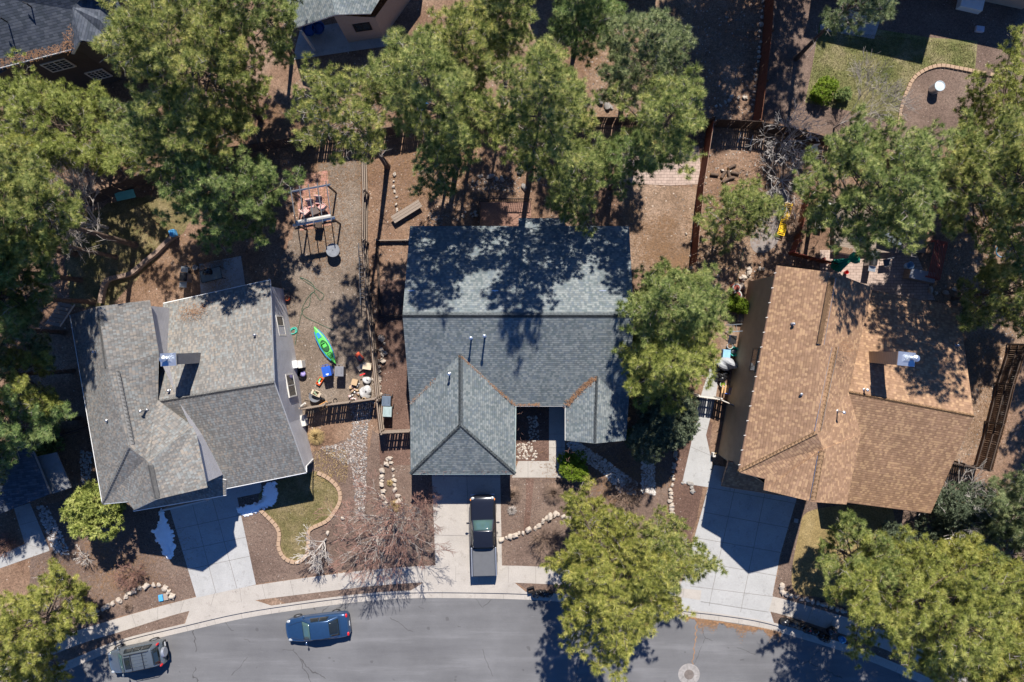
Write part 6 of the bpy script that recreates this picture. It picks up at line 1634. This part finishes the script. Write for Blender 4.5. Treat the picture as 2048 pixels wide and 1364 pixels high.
def prop_box(name, label, cat, px, py, z, size, rz=0, mat=None, bv=.02, lid=None, zc=None):
    o = thing(name, label, cat, W(px, py, z), rz)
    mb = MB(); mb.box((0, 0, size[2] / 2), size, 0, top=.96); bevel(mb.build('body', mat, o), bv)
    mb = MB(); mb.box((0, 0, size[2] + .012), (size[0] * .97, size[1] * .97, .03)); bevel(mb.build('lid', lid or mat, o), .01)
    return o
CB = plain('cardboard', (.46, .32, .19), .9, .1, var=.08)
CBL = plain('pale_cardboard', (.58, .47, .34), .9, .1, var=.06)
def carton(label, px, py, z, w, d, h, rz, m=None, fill=None, open_=True):
    m = m or CB; o = thing('cardboard_box', label, 'box', W(px, py, z), rz); t = .015; mb = MB()
    mb.box((0, 0, .01), (w, d, .02))
    for s in (-1, 1): mb.box((s * (w / 2 - t / 2), 0, h / 2), (t, d, h)); mb.box((0, s * (d / 2 - t / 2), h / 2), (w - 2 * t, t, h - .002))
    if not open_: mb.box((0, 0, h + .008), (w * .99, d * .99, .012))
    mb.build('box_walls', m, o)
    if open_:
        for s in (-1, 1):
            mb = MB(); mb.box((s * (w / 2 + .07), 0, h - .02), (.16, d * .95, .012), tilt=Matrix.Rotation(s * .5, 3, 'Y')); mb.build('flap', m, o)
    if fill:
        mb = MB(); r2 = random.Random(int(px)); 
        for i in range(5): mb.blob((r2.uniform(-w / 3, w / 3), r2.uniform(-d / 3, d / 3), h * .7), (.07, .06, .08), i)
        mb.build('contents', fill, o)
    return o
carton('open cardboard box of odds and ends on the wheelbarrow', 634, 786, .5, .42, .36, .3, R(-25), CBL, plain('mixed_green', (.25, .3, .2), var=.6, scale=12))
carton('large closed cardboard box at the top of the junk pile by the long fence', 736, 732, .3, .62, .48, .35, R(-8), CBL, None, False)
carton('crumpled tan carton in the middle of the junk pile', 711, 764, .15, .42, .42, .35, R(-15), CB, None, False)
carton('flattened pale carton leaning beside the big cardboard box', 722, 735, .08, .5, .4, .1, R(35), CBL, None, False)
wb = thing('wheelbarrow', 'dark wheelbarrow holding a cardboard box below the blue bin', 'wheelbarrow', W(634, 791, 0), R(-25))
mb = MB(); mb.lathe((0, 0, .3), [(.22, 0), (.42, .22), (.45, .24), (.41, .23), (.2, .03)], 18); mb.build('tray', M['greyplastic'], wb)
for s in (-1, 1): mb = MB(); mb.tube([(.3, .12 * s, .25), (-.2, .22 * s, .4), (-.8, .28 * s, .5)], .02, 5); mb.build('handle', M['darkwood'], wb)
mb = MB(); mb.tube([(.5, -.04, .18), (.5, .04, .18)], .18, 14); mb.build('wheel', M['rubber'], wb)
ot = thing('toy_bin', 'orange tub of green and white toys left of the blue bin', 'tub', W(641, 762, 0), R(58))
mb = MB(); mb.box((0, 0, .02), (.55, .3, .03)); 
for s in (-1, 1): mb.box((0, .15 * s, .12), (.57, .02, .24)); mb.box((.28 * s, 0, .12), (.02, .28, .24))
mb.build('tub', plain('orange_plastic', (.75, .14, .03), .5), ot)
mb = MB(); mb.box((.05, .05, .2), (.32, .1, .08)); mb.build('green_toy', plain('green_toy_paint', (.12, .5, .22)), ot); mb = MB(); mb.blob((-.13, -.05, .18), (.09, .07, .06), 2); mb.build('white_toy', M['white'], ot)
prop_box('storage_box', 'white electrical cabinet against the left house wall', 'cabinet', 597, 728, 0, (.45, .55, 1.0), R(8), M['white'])
prop_box('storage_box', 'grey white cabinet right behind the white cabinet by the left house', 'cabinet', 607, 728, 0, (.3, .55, .8), R(8), M['cream'])
o = thing('laundry_tub', 'dark tub with a purple bag by the left house wall', 'tub', W(606, 748, 0)); mb = MB(); mb.lathe((0, 0, 0), [(.26, 0), (.32, .3), (.3, .31), (.24, .05)], 16); mb.build('tub', M['blackplastic'], o)
mb = MB(); mb.blob((.08, 0, .3), (.2, .22, .14), 4); mb.build('bag', plain('purple_plastic', (.3, .25, .5)), o, smooth=True)
def bucket(label, px, py, z, r, h, mat, name='bucket', fill=None, cat='bucket'):
    o = thing(name, label, cat, W(px, py, z)); mb = MB(); mb.lathe((0, 0, 0), [(r * .8, 0), (r, h), (r * 1.06, h), (r * 1.06, h - .03), (r * .94, h - .01), (r * .76, .03)], 18, cap=True); mb.build('shell', mat, o)
    mb = MB(); mb.tube([(-r, 0, h), (-r * .7, r * .8, h + .02), (0, r * 1.1, h + .02), (r * .7, r * .8, h + .02), (r, 0, h)], .008, 4); mb.build('handle', M['greymetal'], o)
    if fill: mb = MB(); mb.lathe((0, 0, h * .8), [(r * .9, 0), (r * .88, .02)], 16); mb.build('contents', fill, o)
    return o
bucket('orange bucket at the back corner of the left house', 577, 597, 0, .17, .36, plain('orange_bucket', (.8, .13, .04), .5), fill=M['soil'])
bucket('white bucket among the blue tubs beside the brown house', 1457, 692, 0, .2, .4, M['white'], fill=M['soil'])
bucket('white pot with green inside on the path below the black bags', 1443, 768, 0, .2, .35, M['white'], name='plant_pot', fill=M['lime'], cat='pot')
bucket('light blue bucket on the deck of the brown house', 1813, 532, .5, .26, .5, plain('light_blue_plastic', (.22, .38, .55), .5))
for i, (x, y, lb, mt) in enumerate(((1466, 577, 'terracotta barrel with pale rim above the green hedge, upper one', plain('pale_rim_barrel', (.33, .3, .28))), (1468, 591, 'terracotta barrel touching the green hedge, lower one', plain('terracotta', (.35, .12, .08))))):
    o = thing('barrel', lb, 'barrel', W(x, y, 0)); mb = MB(); mb.lathe((0, 0, 0), [(.28, 0), (.33, .4), (.3, .8), (.3, .82)], 20); mb.build('barrel_body', M['redpaint'], o)
    mb = MB(); mb.lathe((0, 0, .8), [(.31, 0), (.31, .05), (.22, .05), (.22, -.1)], 20, cap=False); mb.build('rim', mt if i == 0 else M['cream'], o); mb = MB(); mb.lathe((0, 0, .78), [(.22, 0), (.21, .01)], 16); mb.build('contents', M['soil'], o)
def drum(label, px, py, r, h, mt, top, ang=0):
    o = thing('drum', label, 'drum', W(px, py, 0)); mb = MB(); mb.lathe((0, 0, 0), [(r, 0), (r * 1.02, h * .33), (r, h * .35), (r * 1.02, h * .66), (r, h * .68), (r, h)], 22); mb.build('drum_body', mt, o)
    mb = MB(); mb.lathe((0, 0, h), [(r * 1.04, -.03), (r * 1.04, .02), (r * .95, .03), (r * .93, 0), (.03, .02)], 22); mb.build('lid', top, o); return o
drum('round pale blue lidded bin on the curved gravel bed', 1866, 180, .36, .8, M['brightmetal'], plain('pale_blue_lid', (.45, .52, .56), .5))
drum('metal drum by the trunk in the right back yard', 1970, 582, .32, .85, M['greymetal'], M['brightmetal'])
o = thing('log', 'short stump standing at the end of the curved edging', 'stump', W(1969, 152, 0)); mb = MB(); mb.lathe((0, 0, 0), [(.2, 0), (.18, .4)], 12); mb.build('wood', M['bark'], o)

# junk pile by the long fence
o = thing('snow_shovel', 'orange plastic sled leaning at the top of the junk pile', 'sled', W(719, 713, .12), R(-50)); mb = MB(); mb.box((0, 0, .03), (.62, .38, .05)); mb.build('tray', plain('orange_red_plastic', (.8, .12, .05), .5), o); mb = MB(); mb.box((.1, -.03, .06), (.32, .24, .02)); mb.build('panel', M['greyplastic'], o)
def sack(label, px, py, z, r, mat, seed, name='rubbish_bag', cat='bag', tie=None, group=None):
    o = thing(name, label, cat, W(px, py, 0), 0, group); mb = MB(); mb.blob((0, 0, r[2] * .75), r, seed, amp=.16, sub=3); mb.build('bag', mat, o, smooth=False)
    mb = MB(); mb.tube([(0, 0, r[2] * 1.4), (.03, .02, r[2] * 1.75), (.08, .06, r[2] * 1.85)], [.05, .03, .06], 6); mb.build('knot', tie or mat, o); return o
WS = plain('white_sheeting', (.42, .41, .40), .5, var=.4, scale=6, bump=.3)
BK_ = gloss('black_bag_plastic', (.015, .015, .017), .25)
sack('translucent white bag with wire inside in the junk pile', 733, 783, .1, (.40, .48, .3), WS, 3, tie=M['blackplastic'])
sack('white plastic bundle beside the red item in the junk pile', 735, 760, .1, (.32, .26, .22), WS, 8)
o = thing('red_tray', 'red strip shaped tray in the junk pile', 'tray', W(725, 749, .4), R(20)); mb = MB(); mb.box((0, 0, .02), (.42, .09, .04)); bevel(mb.build('tray', plain('red_plastic', (.7, .04, .04), .4), o))
o = thing('pipe', 'brown cardboard tube standing at the foot of the junk pile', 'tube', W(731, 797, 0)); mb = MB(); mb.lathe((0, 0, 0), [(.13, 0), (.13, .6), (.1, .6), (.1, .35)], 18); mb.build('tube', CB, o); mb = MB(); mb.lathe((0, 0, .36), [(.1, 0), (.09, .01)], 12); mb.build('inside', M['void'], o)
r3 = random.Random(77)
JM = [M['cream'], M['white'], M['greyplastic'], M['blackplastic'], CB, M['greywood'], plain('dusty_pink', (.45, .3, .28))]
JL = ['white', 'pale', 'grey', 'black', 'tan', 'brown', 'pinkish']
for i in range(16):
    x, y = 703 + r3.uniform(-3, 14), 766 + i * 2.2
    k = r3.randrange(len(JM)); w_, d_, h_ = r3.uniform(.12, .35), r3.uniform(.1, .25), r3.uniform(.12, .3)
    o = thing('junk_item', 'small household odds and ends heaped in the lower junk pile', 'junk', W(x, y, 0), r3.uniform(0, 3), 'odds and ends in the lower junk pile')
    mb = MB(); mb.box((0, 0, h_ / 2), (w_, d_, h_), 0, top=r3.uniform(.6, 1)); bevel(mb.build('body', JM[k], o), .03)
    mb = MB(); mb.blob((w_ * .3, 0, h_), (w_ * .25, d_ * .3, .05), i, amp=.3); mb.build('top_piece', JM[(k + 2) % 7], o)
o = thing('slatted_rack', 'orange wooden frame propped by the gate fence in the left yard', 'frame', W(648, 811, .1), R(28)); mb = MB()
for s in (-.2, .2): mb.box((0, s, .1), (.75, .04, .04))
for s in (-.36, -.1, .12, .36): mb.box((s, 0, .13), (.04, .4, .03))
mb.build('slats', plain('orange_wood', (.55, .28, .1)), o)
o = thing('rolled_mat', 'white rolled mat leaning in the corner of the gate fence', 'mat', W(606, 812, 0)); mb = MB(); mb.tube([(-.35, -.2, .1), (.3, .25, .45)], .08, 10); mb.build('roll', M['cream'], o)
o = thing('rope_coil', 'dark coil of wire on the gravel below the grey bin', 'coil', W(671, 801, 0)); mb = MB(); mb.tube([(.14 * math.cos(a * .7) * (1 + .1 * math.sin(a)), .17 * math.sin(a * .7), .03 + .003 * a) for a in range(22)], .015, 5); mb.build('wire', M['rubber'], o)
def hose(label, pts, mat, r=.014, z=.03, name='garden_hose'):
    w = catmull(PW(pts), 8); mb = MB(); mb.tube([(x, y, z + .004 * math.sin(i)) for i, (x, y) in enumerate(w)], r, 5); o = mb.build(name, mat, smooth=True); return tag(o, label, 'hose')
GH = plain('dark_green_hose', (.045, .10, .06), .6)
hose('dark green hose looping over the left side yard', [(590, 690), (604, 625), (618, 612), (622, 590), (630, 580), (622, 565), (600, 555), (636, 580), (648, 590), (640, 600), (625, 585), (604, 625), (640, 648), (668, 660)], GH, .02)
hose('teal hose coil beside the left house window', [(582, 670), (583, 658), (592, 655), (594, 663), (585, 668), (581, 662), (590, 657), (592, 665)], plain('teal_hose', (.05, .40, .30), .5), .035, .06)
hose('green hose on the slope beside the tan house', [(1487, 500), (1478, 540), (1465, 580), (1452, 600)], GH, .02)

# ramp, tarp, pots beside brown house
yr = thing('play_ramp', 'bright yellow mesh ramp in three sections beside the vine brush', 'ramp', W(1566, 440, 0), R(-105) + PI)
YM = plain('yellow_plastic', (.80, .50, .02), .45)
for k in (-1, 0, 1):
    mb = MB(); cx = k * .82
    for s in (-.24, .24): mb.box((cx, s, .35), (.78, .05, .06))
    for i in range(6): mb.box((cx - .36 + i * .145, 0, .35), (.05, .44, .05))
    if k < 1: mb.box((cx + .1, 0, .37), (.5, .3, .02))
    mb.build('section', YM, yr)
for x in (-1.1, 0, 1.1):
    for s in (-.2, .2): mb = MB(); mb.tube([(x, s, 0), (x, s, .33)], .02, 5); mb.build('leg', YM, yr)
o = thing('toy', 'small blue toy on the top section of the yellow ramp', 'toy', W(1565, 418, .4)); mb = MB(); mb.blob((0, 0, .05), (.13, .09, .08), 3, amp=.2); mb.build('body', plain('toy_blue', (.08, .2, .6)), o); mb = MB(); mb.blob((.06, .03, .12), (.05, .05, .05), 3); mb.build('top', M['white'], o)
def log_(label, px, py, L, r, rz, z=0.0):
    o = thing('cut_log', label, 'log', W(px, py, z), rz, 'cut logs right of the brick patio'); mb = MB(); mb.tube([(-L / 2, 0, r), (0, .01, r), (L / 2, 0, r)], [r, r * 1.03, r * .96], 10); mb.build('bark', M['bark'], o)
    for s in (-1, 1): mb = MB(); mb.tube([(s * L / 2, 0, r), (s * (L / 2 + .01), 0, r)], r * .88, 10); mb.build('cut_end', M['straw'], o)
for i, (x, y, L, rz, lb) in enumerate(((1463, 334, .6, 25, 'cut log at the top of the log pile'), (1446, 350, .55, 60, 'cut log at the left of the log pile'), (1457, 348, .5, 100, 'cut log standing centre of the log pile'), (1469, 347, .6, -12, 'cut log at the right of the log pile'), (1428, 350, .6, -8, 'lone cut log against the fence left of the pile'), (1450, 362, .5, 30, 'cut log at the foot of the pile'), (1462, 357, .45, 10, 'short cut log low right in the pile'))):
    log_(lb, x, y, L, .11, R(rz))
TP = plain('grey_tarp', (.33, .34, .36), .55, var=.15, scale=5, bump=.3)
o = thing('covered_grill', 'barbecue under a crumpled grey cover beside the brown house', 'covered grill', W(1447, 727, 0), R(-20)); mb = MB(); mb.blob((0, 0, .55), (.72, .42, .62), 6, amp=.22, sub=3); mb.build('cover', TP, o, smooth=False)
for x in (-.4, .4): mb = MB(); mb.tube([(x, 0, 0), (x, 0, .3)], .03, 6); mb.build('leg', M['blackplastic'], o)
for i, (x, y, lb) in enumerate(((1437, 750, 'black rubbish bag left below the grey covered grill'), (1447, 748, 'black rubbish bag right below the grey covered grill'), (1443, 757, 'black rubbish bag nearest the white pot'))):
    sack(lb, x, y, 0, (.3, .26, .3), BK_, 20 + i, group='black bags beside the brown house')
BT = plain('blue_tub_plastic', (.08, .33, .62), .4)
prop_box('storage_tub', 'light blue storage tub left of the green tub beside the brown house', 'tub', 1450, 707, 0, (.55, .6, .4), R(-5), BT, lid=plain('clear_blue', (.25, .45, .65), .3))
prop_box('storage_tub', 'dark blue tub above the white bucket beside the brown house', 'tub', 1463, 679, 0, (.45, .6, .45), R(-10), plain('navy_tub', (.04, .12, .3), .4), lid=M['blackplastic'])
o = thing('laundry_tub', 'teal rimmed oval tub beside the brown house wall', 'tub', W(1466, 703, 0), R(15)); mb = MB(); n = 20
mb.lathe((0, 0, 0), [(.24, 0), (.33, .35), (.36, .37), (.35, .39), (.3, .36), (.22, .06)], 20); mb.build('tub', plain('teal_plastic', (.05, .35, .28), .4), o)
mb = MB(); mb.blob((0, 0, .2), (.2, .14, .12), 5, amp=.3); mb.build('contents', M['greyplastic'], o)
o = thing('wood_bench', 'small slatted wooden bench with a blue frame at the side gate', 'bench', W(1450, 778, 0), R(-8))
for i in range(4): mb = MB(); mb.box((-.3 + i * .2, 0, .4), (.12, .6, .04)); mb.build('slat', plain('honey_wood', (.5, .3, .14)), o)
mb = MB(); mb.tube([(-.1, -.3, .45), (.5, -.3, .45), (.5, .1, .45), (.2, .1, .45), (.2, -.3, .45)], .025, 5); mb.build('frame', plain('blue_frame', (.05, .18, .7)), o)
prop_box('garden_box', 'grey wooden hatch below the green hedge beside the tan wall', 'hatch', 1482, 636, 0, (.6, .7, .3), R(-8), M['greywood'])
o = thing('water_pump', 'white faucet box at the front corner of the tan wall', 'faucet', W(1425, 908, 0)); mb = MB(); mb.box((0, 0, .25), (.2, .3, .5)); bevel(mb.build('body', M['cream'], o)); mb = MB(); mb.tube([(0, 0, .5), (0, .15, .6), (.15, .15, .6)], .03, 6); mb.build('spout', M['straw'], o)
# back of brown house
GR = plain('green_umbrella_cloth', (.02, .27, .17), .7, var=.25, scale=8)
o = thing('garden_umbrella', 'closed green garden umbrella lying over the deck edge behind the brown roof', 'umbrella', W(1676, 526, 0), R(25)); mb = MB()
o.scale = (.75, .75, 1)
N = 26
prof = [(-1.15, .5), (-.8, .38), (-.4, .26), (-.05, .16), (.1, .14), (.3, .36), (.55, .42), (.72, .22)]
for x, rd in prof:
    for k in range(N): a = 2 * PI * k / N; q = rd * (1 + .4 * (k % 2) + .15 * math.sin(3 * a)); mb.v.append((x, q * math.cos(a), 1.6 + x * .35 + q * math.sin(a)))
for i in range(len(prof) - 1):
    for k in range(N): mb.face((i * N + k, i * N + (k + 1) % N, (i + 1) * N + (k + 1) % N, (i + 1) * N + k))
mb.build('canopy', GR, o); mb = MB(); mb.tube([(0, 0, 0), (0, 0, 1.3), (.1, 0, 1.5)], .03, 6); mb.tube([(.6, 0, 1.8), (.9, 0, 1.92)], .02, 6); mb.build('pole', M['greymetal'], o)
def bbq(label, px, py, rz, z=0):
    o = thing('barbecue', label, 'barbecue', W(px, py, z), rz); mb = MB(); mb.box((0, 0, .4), (.62, .5, .75)); bevel(mb.build('cabinet', M['greymetal'], o)); mb = MB(); mb.tube([(-.3, 0, .85), (.3, 0, .85)], .26, 12); mb.build('hood', M['blackplastic'], o)
    for s in (-1, 1): mb = MB(); mb.box((.55 * s, 0, .8), (.4, .5, .04)); mb.build('side_shelf', M['brightmetal'], o)
    return o
bbq('black barbecue with steel side shelves left of the shaded slab patio', 378, 556, R(85))
bbq('black hooded barbecue on the back patio of the brown house', 1735, 525, R(80), .1)
bucket('pale metal bucket at the left of the slab patio', 378, 538, 0, .2, .45, M['brightmetal'], fill=M['void'])
bucket('small metal bucket at the corner of the slab patio', 394, 536, 0, .18, .35, M['brightmetal'], fill=M['stonegrey'])
o = thing('glass_table', 'rectangular glass table in the shade on the slab patio', 'table', W(430, 551, .02), R(13)); mb = MB(); mb.box((0, 0, .7), (1.5, .85, .03)); mb.build('tabletop', plain('frosted_glass', (.14, .17, .17), .2), o)
for x in (-.7, .7):
    for y in (-.38, .38): mb = MB(); mb.tube([(x, y, 0), (x, y, .7)], .025, 5); mb.build('leg', M['blackplastic'], o)
mb = MB(); mb.tube([(-.76, -.44, .71), (.76, -.44, .71), (.76, .44, .71), (-.76, .44, .71), (-.76, -.44, .71)], .025, 4); mb.build('rim', M['blackplastic'], o)
sack('crumpled black cover lying over the glass table', 424, 546, 0, (.42, .3, .62), BK_, 31, name='black_cover', cat='cover')
prop_box('planter_box', 'long grey planter chest at the end of the brown house back patio', 'chest', 1832, 553, .02, (1.9, .75, .8), R(-12), M['greywood'], lid=plain('chest_lid', (.33, .33, .34)))
prop_box('planter_box', 'pale stone planter behind the green umbrella', 'planter', 1680, 502, .02, (1.4, .45, .5), R(-10), M['cream'], lid=M['soil'])
prop_box('work_table', 'blue grey plastic table in the tree shade on the back deck', 'table', 1776, 476, .5, (1.5, .9, .6), R(-15), plain('blue_grey_top', (.22, .25, .3)))
o = thing('deck_chair', 'grey deck chair with dark seat at the centre of the back patio', 'chair', W(1768, 527, .1), R(10)); mb = MB(); mb.box((0, 0, .4), (.5, .5, .05)); mb.build('seat', M['greyplastic'], o); mb = MB(); mb.box((0, .27, .7), (.5, .05, .6)); mb.build('backrest', M['greyplastic'], o)
for x in (-.22, .22):
    for y in (-.22, .22): mb = MB(); mb.tube([(x, y, 0), (x, y, .4)], .02, 5); mb.build('leg', M['blackplastic'], o)
bucket('small red bucket behind the ridge end of the brown roof', 1690, 545, .02, .14, .3, plain('red_bucket', (.6, .04, .04), .4))
prop_box('cooler', 'white blue cooler box by the fence under the bright right pine', 'cooler', 1636, 448, 0, (.5, .9, .45), R(-8), M['cream'], lid=M['white'])
prop_box('cooler', 'pale panel table glimpsed through the right pine', 'table', 1655, 412, .6, (1.7, .5, .1), R(-10), M['white'])
o = thing('hula_hoop', 'light blue hoop lying in the back yard at the right edge', 'hoop', W(2004, 502, 0)); mb = MB(); mb.tube([(.45 * math.cos(2 * PI * k / 32), .45 * math.sin(2 * PI * k / 32), .04) for k in range(33)], .02, 5); mb.build('ring', plain('cyan_plastic', (.05, .4, .7), .4), o)
o = thing('plastic_chair', 'white plastic chair in the dark under the curved fence', 'chair', W(1624, 302, 0), R(5)); mb = MB(); mb.box((0, 0, .42), (.45, .45, .04)); mb.build('seat', M['white'], o); mb = MB(); mb.box((0, .24, .68), (.45, .04, .5)); mb.build('backrest', M['white'], o)
for x in (-.2, .2):
    for y in (-.2, .2): mb = MB(); mb.tube([(x, y, 0), (x, y, .42)], .02, 5); mb.build('leg', M['white'], o)
prop_box('patio_cube', 'white box with dark top opening at the top right edge', 'box', 1936, 12, 0, (1.7, .9, .5), R(-13), M['white'])
prop_box('utility_cover', 'small pale box on the shaded gravel at the top right', 'box', 1957, 60, 0, (.6, .42, .2), R(-8), plain('pale_lilac', (.45, .45, .52)))
BC = plain('blue_cloth', (.04, .22, .6), .7)
for i, (x, y, sx, sy, lb) in enumerate(((858, 200, .5, .8, 'upper blue camping chair seen through the top centre pine'), (842, 218, .5, .5, 'lower blue camping chair seen through the top centre pine'))):
    o = thing('camping_chair', lb, 'chair', W(x, y, 0), R(20 * i)); mb = MB(); mb.box((0, 0, .4), (sx, sy, .05)); mb.build('seat', BC, o); mb = MB(); mb.box((0, sy / 2, .7), (sx, .05, .5)); mb.build('backrest', BC, o)
    mb = MB(); mb.tube([(-.2, -.2, 0), (.2, .2, .4)], .015, 4); mb.tube([(.2, -.2, 0), (-.2, .2, .4)], .015, 4); mb.build('frame', M['greymetal'], o)
for i, (x, y) in enumerate(((622, 66), (640, 62))):
    o = thing('porch_chair', ('left' if i == 0 else 'right') + ' navy round chair in the shade of the top middle porch', 'chair', W(x, y, .02)); mb = MB(); mb.lathe((0, 0, 0), [(.2, 0), (.42, .35), (.5, .6), (.46, .62), (.38, .38), (.1, .34)], 18); mb.build('shell', plain('navy_cloth', (.02, .07, .22)), o)
    mb = MB(); mb.lathe((0, 0, .36), [(.36, 0), (.34, .08)], 16); mb.build('cushion', plain('navy_cushion', (.03, .09, .28)), o)
# wooden garden wall path at the left back lawn with blue bin
pth = [(199, 606), (203, 580), (212, 560), (240, 552), (262, 545), (285, 525), (310, 505), (335, 480), (352, 468)]
stones([], '', '') if False else None
w_ = catmull(PW(pth, .4), 4); o = thing('garden_wall', 'low curving stone block wall round the left back lawn', 'wall', (w_[0][0], w_[0][1], 0)); mb = MB(); rr = random.Random(2)
acc = 0
for a, b in zip(w_[:-1], w_[1:]):
    a, b = Vector(a), Vector(b); d = b - a; L = d.length; n = max(1, round(L / .42))
    for i in range(n):
        q = a.lerp(b, (i + .5) / n); mb.box((q.x, q.y, .2 + rr.uniform(-.015, .015)), (L / n - .015, .3, .4), math.atan2(d.y, d.x))
mb.build('blocks', plain('brown_wall_block', (.24, .17, .13), .9, var=.25), o, world=True)
prop_box('blue_crate', 'blue crate standing on the curving garden wall', 'crate', 349, 467, .4, (.42, .45, .4), R(15), BT)
o = thing('wooden_steps', 'small wooden deck stairs at the back corner of the left house', 'steps', W(133, 628, 0), R(-12)); 
for i in range(6): mb = MB(); mb.box((0, -.75 + i * .28, 1.2 - i * .17), (1.0, .24, .05)); mb.build('tread', M['greywood'], o)
for s in (-.5, .5): mb = MB(); mb.tube([(s, -.85, 1.2), (s, .8, .1)], .06, 4); mb.build('stringer', M['cream'], o)
# timber frame beds in centre side yard
o = thing('planter_bed', 'long timber framed bed in the shaded side yard of the centre house', 'planter', W(780, 560, 0)); mb = MB()
for a, b in (((754, 484), (760, 632)), ((756, 633), (818, 631))): mb.tube([W(*a, .25), W(*b, .25)], .09, 4)
mb.build('boards', M['darkwood'], o, world=True)
# kerb side things
bag_px = [(1567, 1240), (1583, 1243), (1597, 1248), (1612, 1256), (1625, 1260), (1637, 1268), (1660, 1258), (1648, 1274)]
nm = ['first black rubbish bag from the left in the row at the shaded right kerb', 'second black rubbish bag from the left at the shaded right kerb', 'third black rubbish bag from the left at the shaded right kerb', 'fourth black rubbish bag at the shaded right kerb, red tie', 'fifth black rubbish bag at the shaded right kerb', 'sixth black rubbish bag at the shaded right kerb', 'black rubbish bag with red ties standing right of the row on the strip', 'lowest black rubbish bag of the row, half in the gutter']
RT = plain('red_tie', (.75, .06, .04), .5)
for i, ((x, y), lb) in enumerate(zip(bag_px, nm)): sack(lb, x, y, 0, (.36, .3, .36), BK_, 40 + i, tie=RT if i in (3, 6) else BK_, group='black rubbish bags at the right kerb')
bucket('blue bucket at the right end of the rubbish bag row', 1681, 1276, 0, .24, .36, BT)
for i, (x, y) in enumerate(((1073, 1186), (1084, 1184), (1096, 1186))): sack(['black rubbish bag nearest the crate under the bottom centre pine', 'middle dark bag beside the crate at the centre kerb', 'dark bag furthest under the bottom centre pine at the kerb'][i], x, y, 0, (.32, .26, .3), BK_, 60 + i, group='bags at the centre kerb')
o = thing('plastic_crate', 'black slatted crate at the centre kerb beside the bags', 'crate', W(1062, 1178, 0), R(15)); mb = MB()
for s in (-.24, .24): mb.box((s, 0, .17), (.03, .34, .3)); mb.box((0, s * .72, .17), (.5, .03, .3))
for k in range(4): mb.box((-.18 + k * .12, 0, .03), (.04, .34, .03))
mb.build('crate', M['blackplastic'], o)
for i, (x, y, c, lb) in enumerate(((323, 1195, BT, 'small bright blue bin lid beside the left sidewalk'), (333, 1193, plain('taupe_box', (.3, .24, .2)), 'taupe meter box beside the small blue box'))):
    prop_box('meter_box', lb, 'box', x, y, 0, (.32, .46, .12), R(8), c)
prop_box('meter_box', 'pale utility lid beside the right driveway edge', 'box', 1592, 1041, 0, (.3, .3, .06), R(-10), M['concpath'])
# fallen sticks
for i, (x, y, L, a) in enumerate(((470, 262, 2.4, 20), (1760, 940, .8, -10), (1000, 1100, .01, 0))):
    if L < .1: continue
    mb = MB(); c = W(x, y, .04); d = Vector((math.cos(R(a)), math.sin(R(a)), 0)) * L / 2; mb.tube([c - d, c + Vector((.03, .05, .02)), c + d], [.04, .035, .02], 6); tag(mb.build('fallen_branch', M['twig']), ['long pale branch on the dirt under the top left pine', 'short branch on the roof valley'][i], 'branch')
# rafters of debris twigs on centre roof
mb = MB(); r9 = random.Random(5)
for i in range(70):
    x, y = (r9.uniform(835, 1020), r9.uniform(935, 946)) if i < 40 else (r9.uniform(1034, 1045) if i % 2 else r9.uniform(1132, 1145), r9.uniform(825, 940))
    c = W(x, y, 3.42); a = r9.uniform(0, 6.28); mb.tube([c, c + Vector((math.cos(a) * .2, math.sin(a) * .2, .02))], .008, 3)
tag(mb.build('fallen_twigs', M['redtwig']), 'small twigs caught along the gutters of the centre roof', kind='stuff')
o = thing('turf_roll', 'turquoise board leaning in the left yard under the pines', 'board', W(255, 392, 0), R(12)); mb = MB(); mb.box((0, 0, .3), (1.4, .6, .05), tilt=Matrix.Rotation(.3, 3, 'X')); mb.build('board', plain('turquoise_paint', (.12, .38, .34)), o)
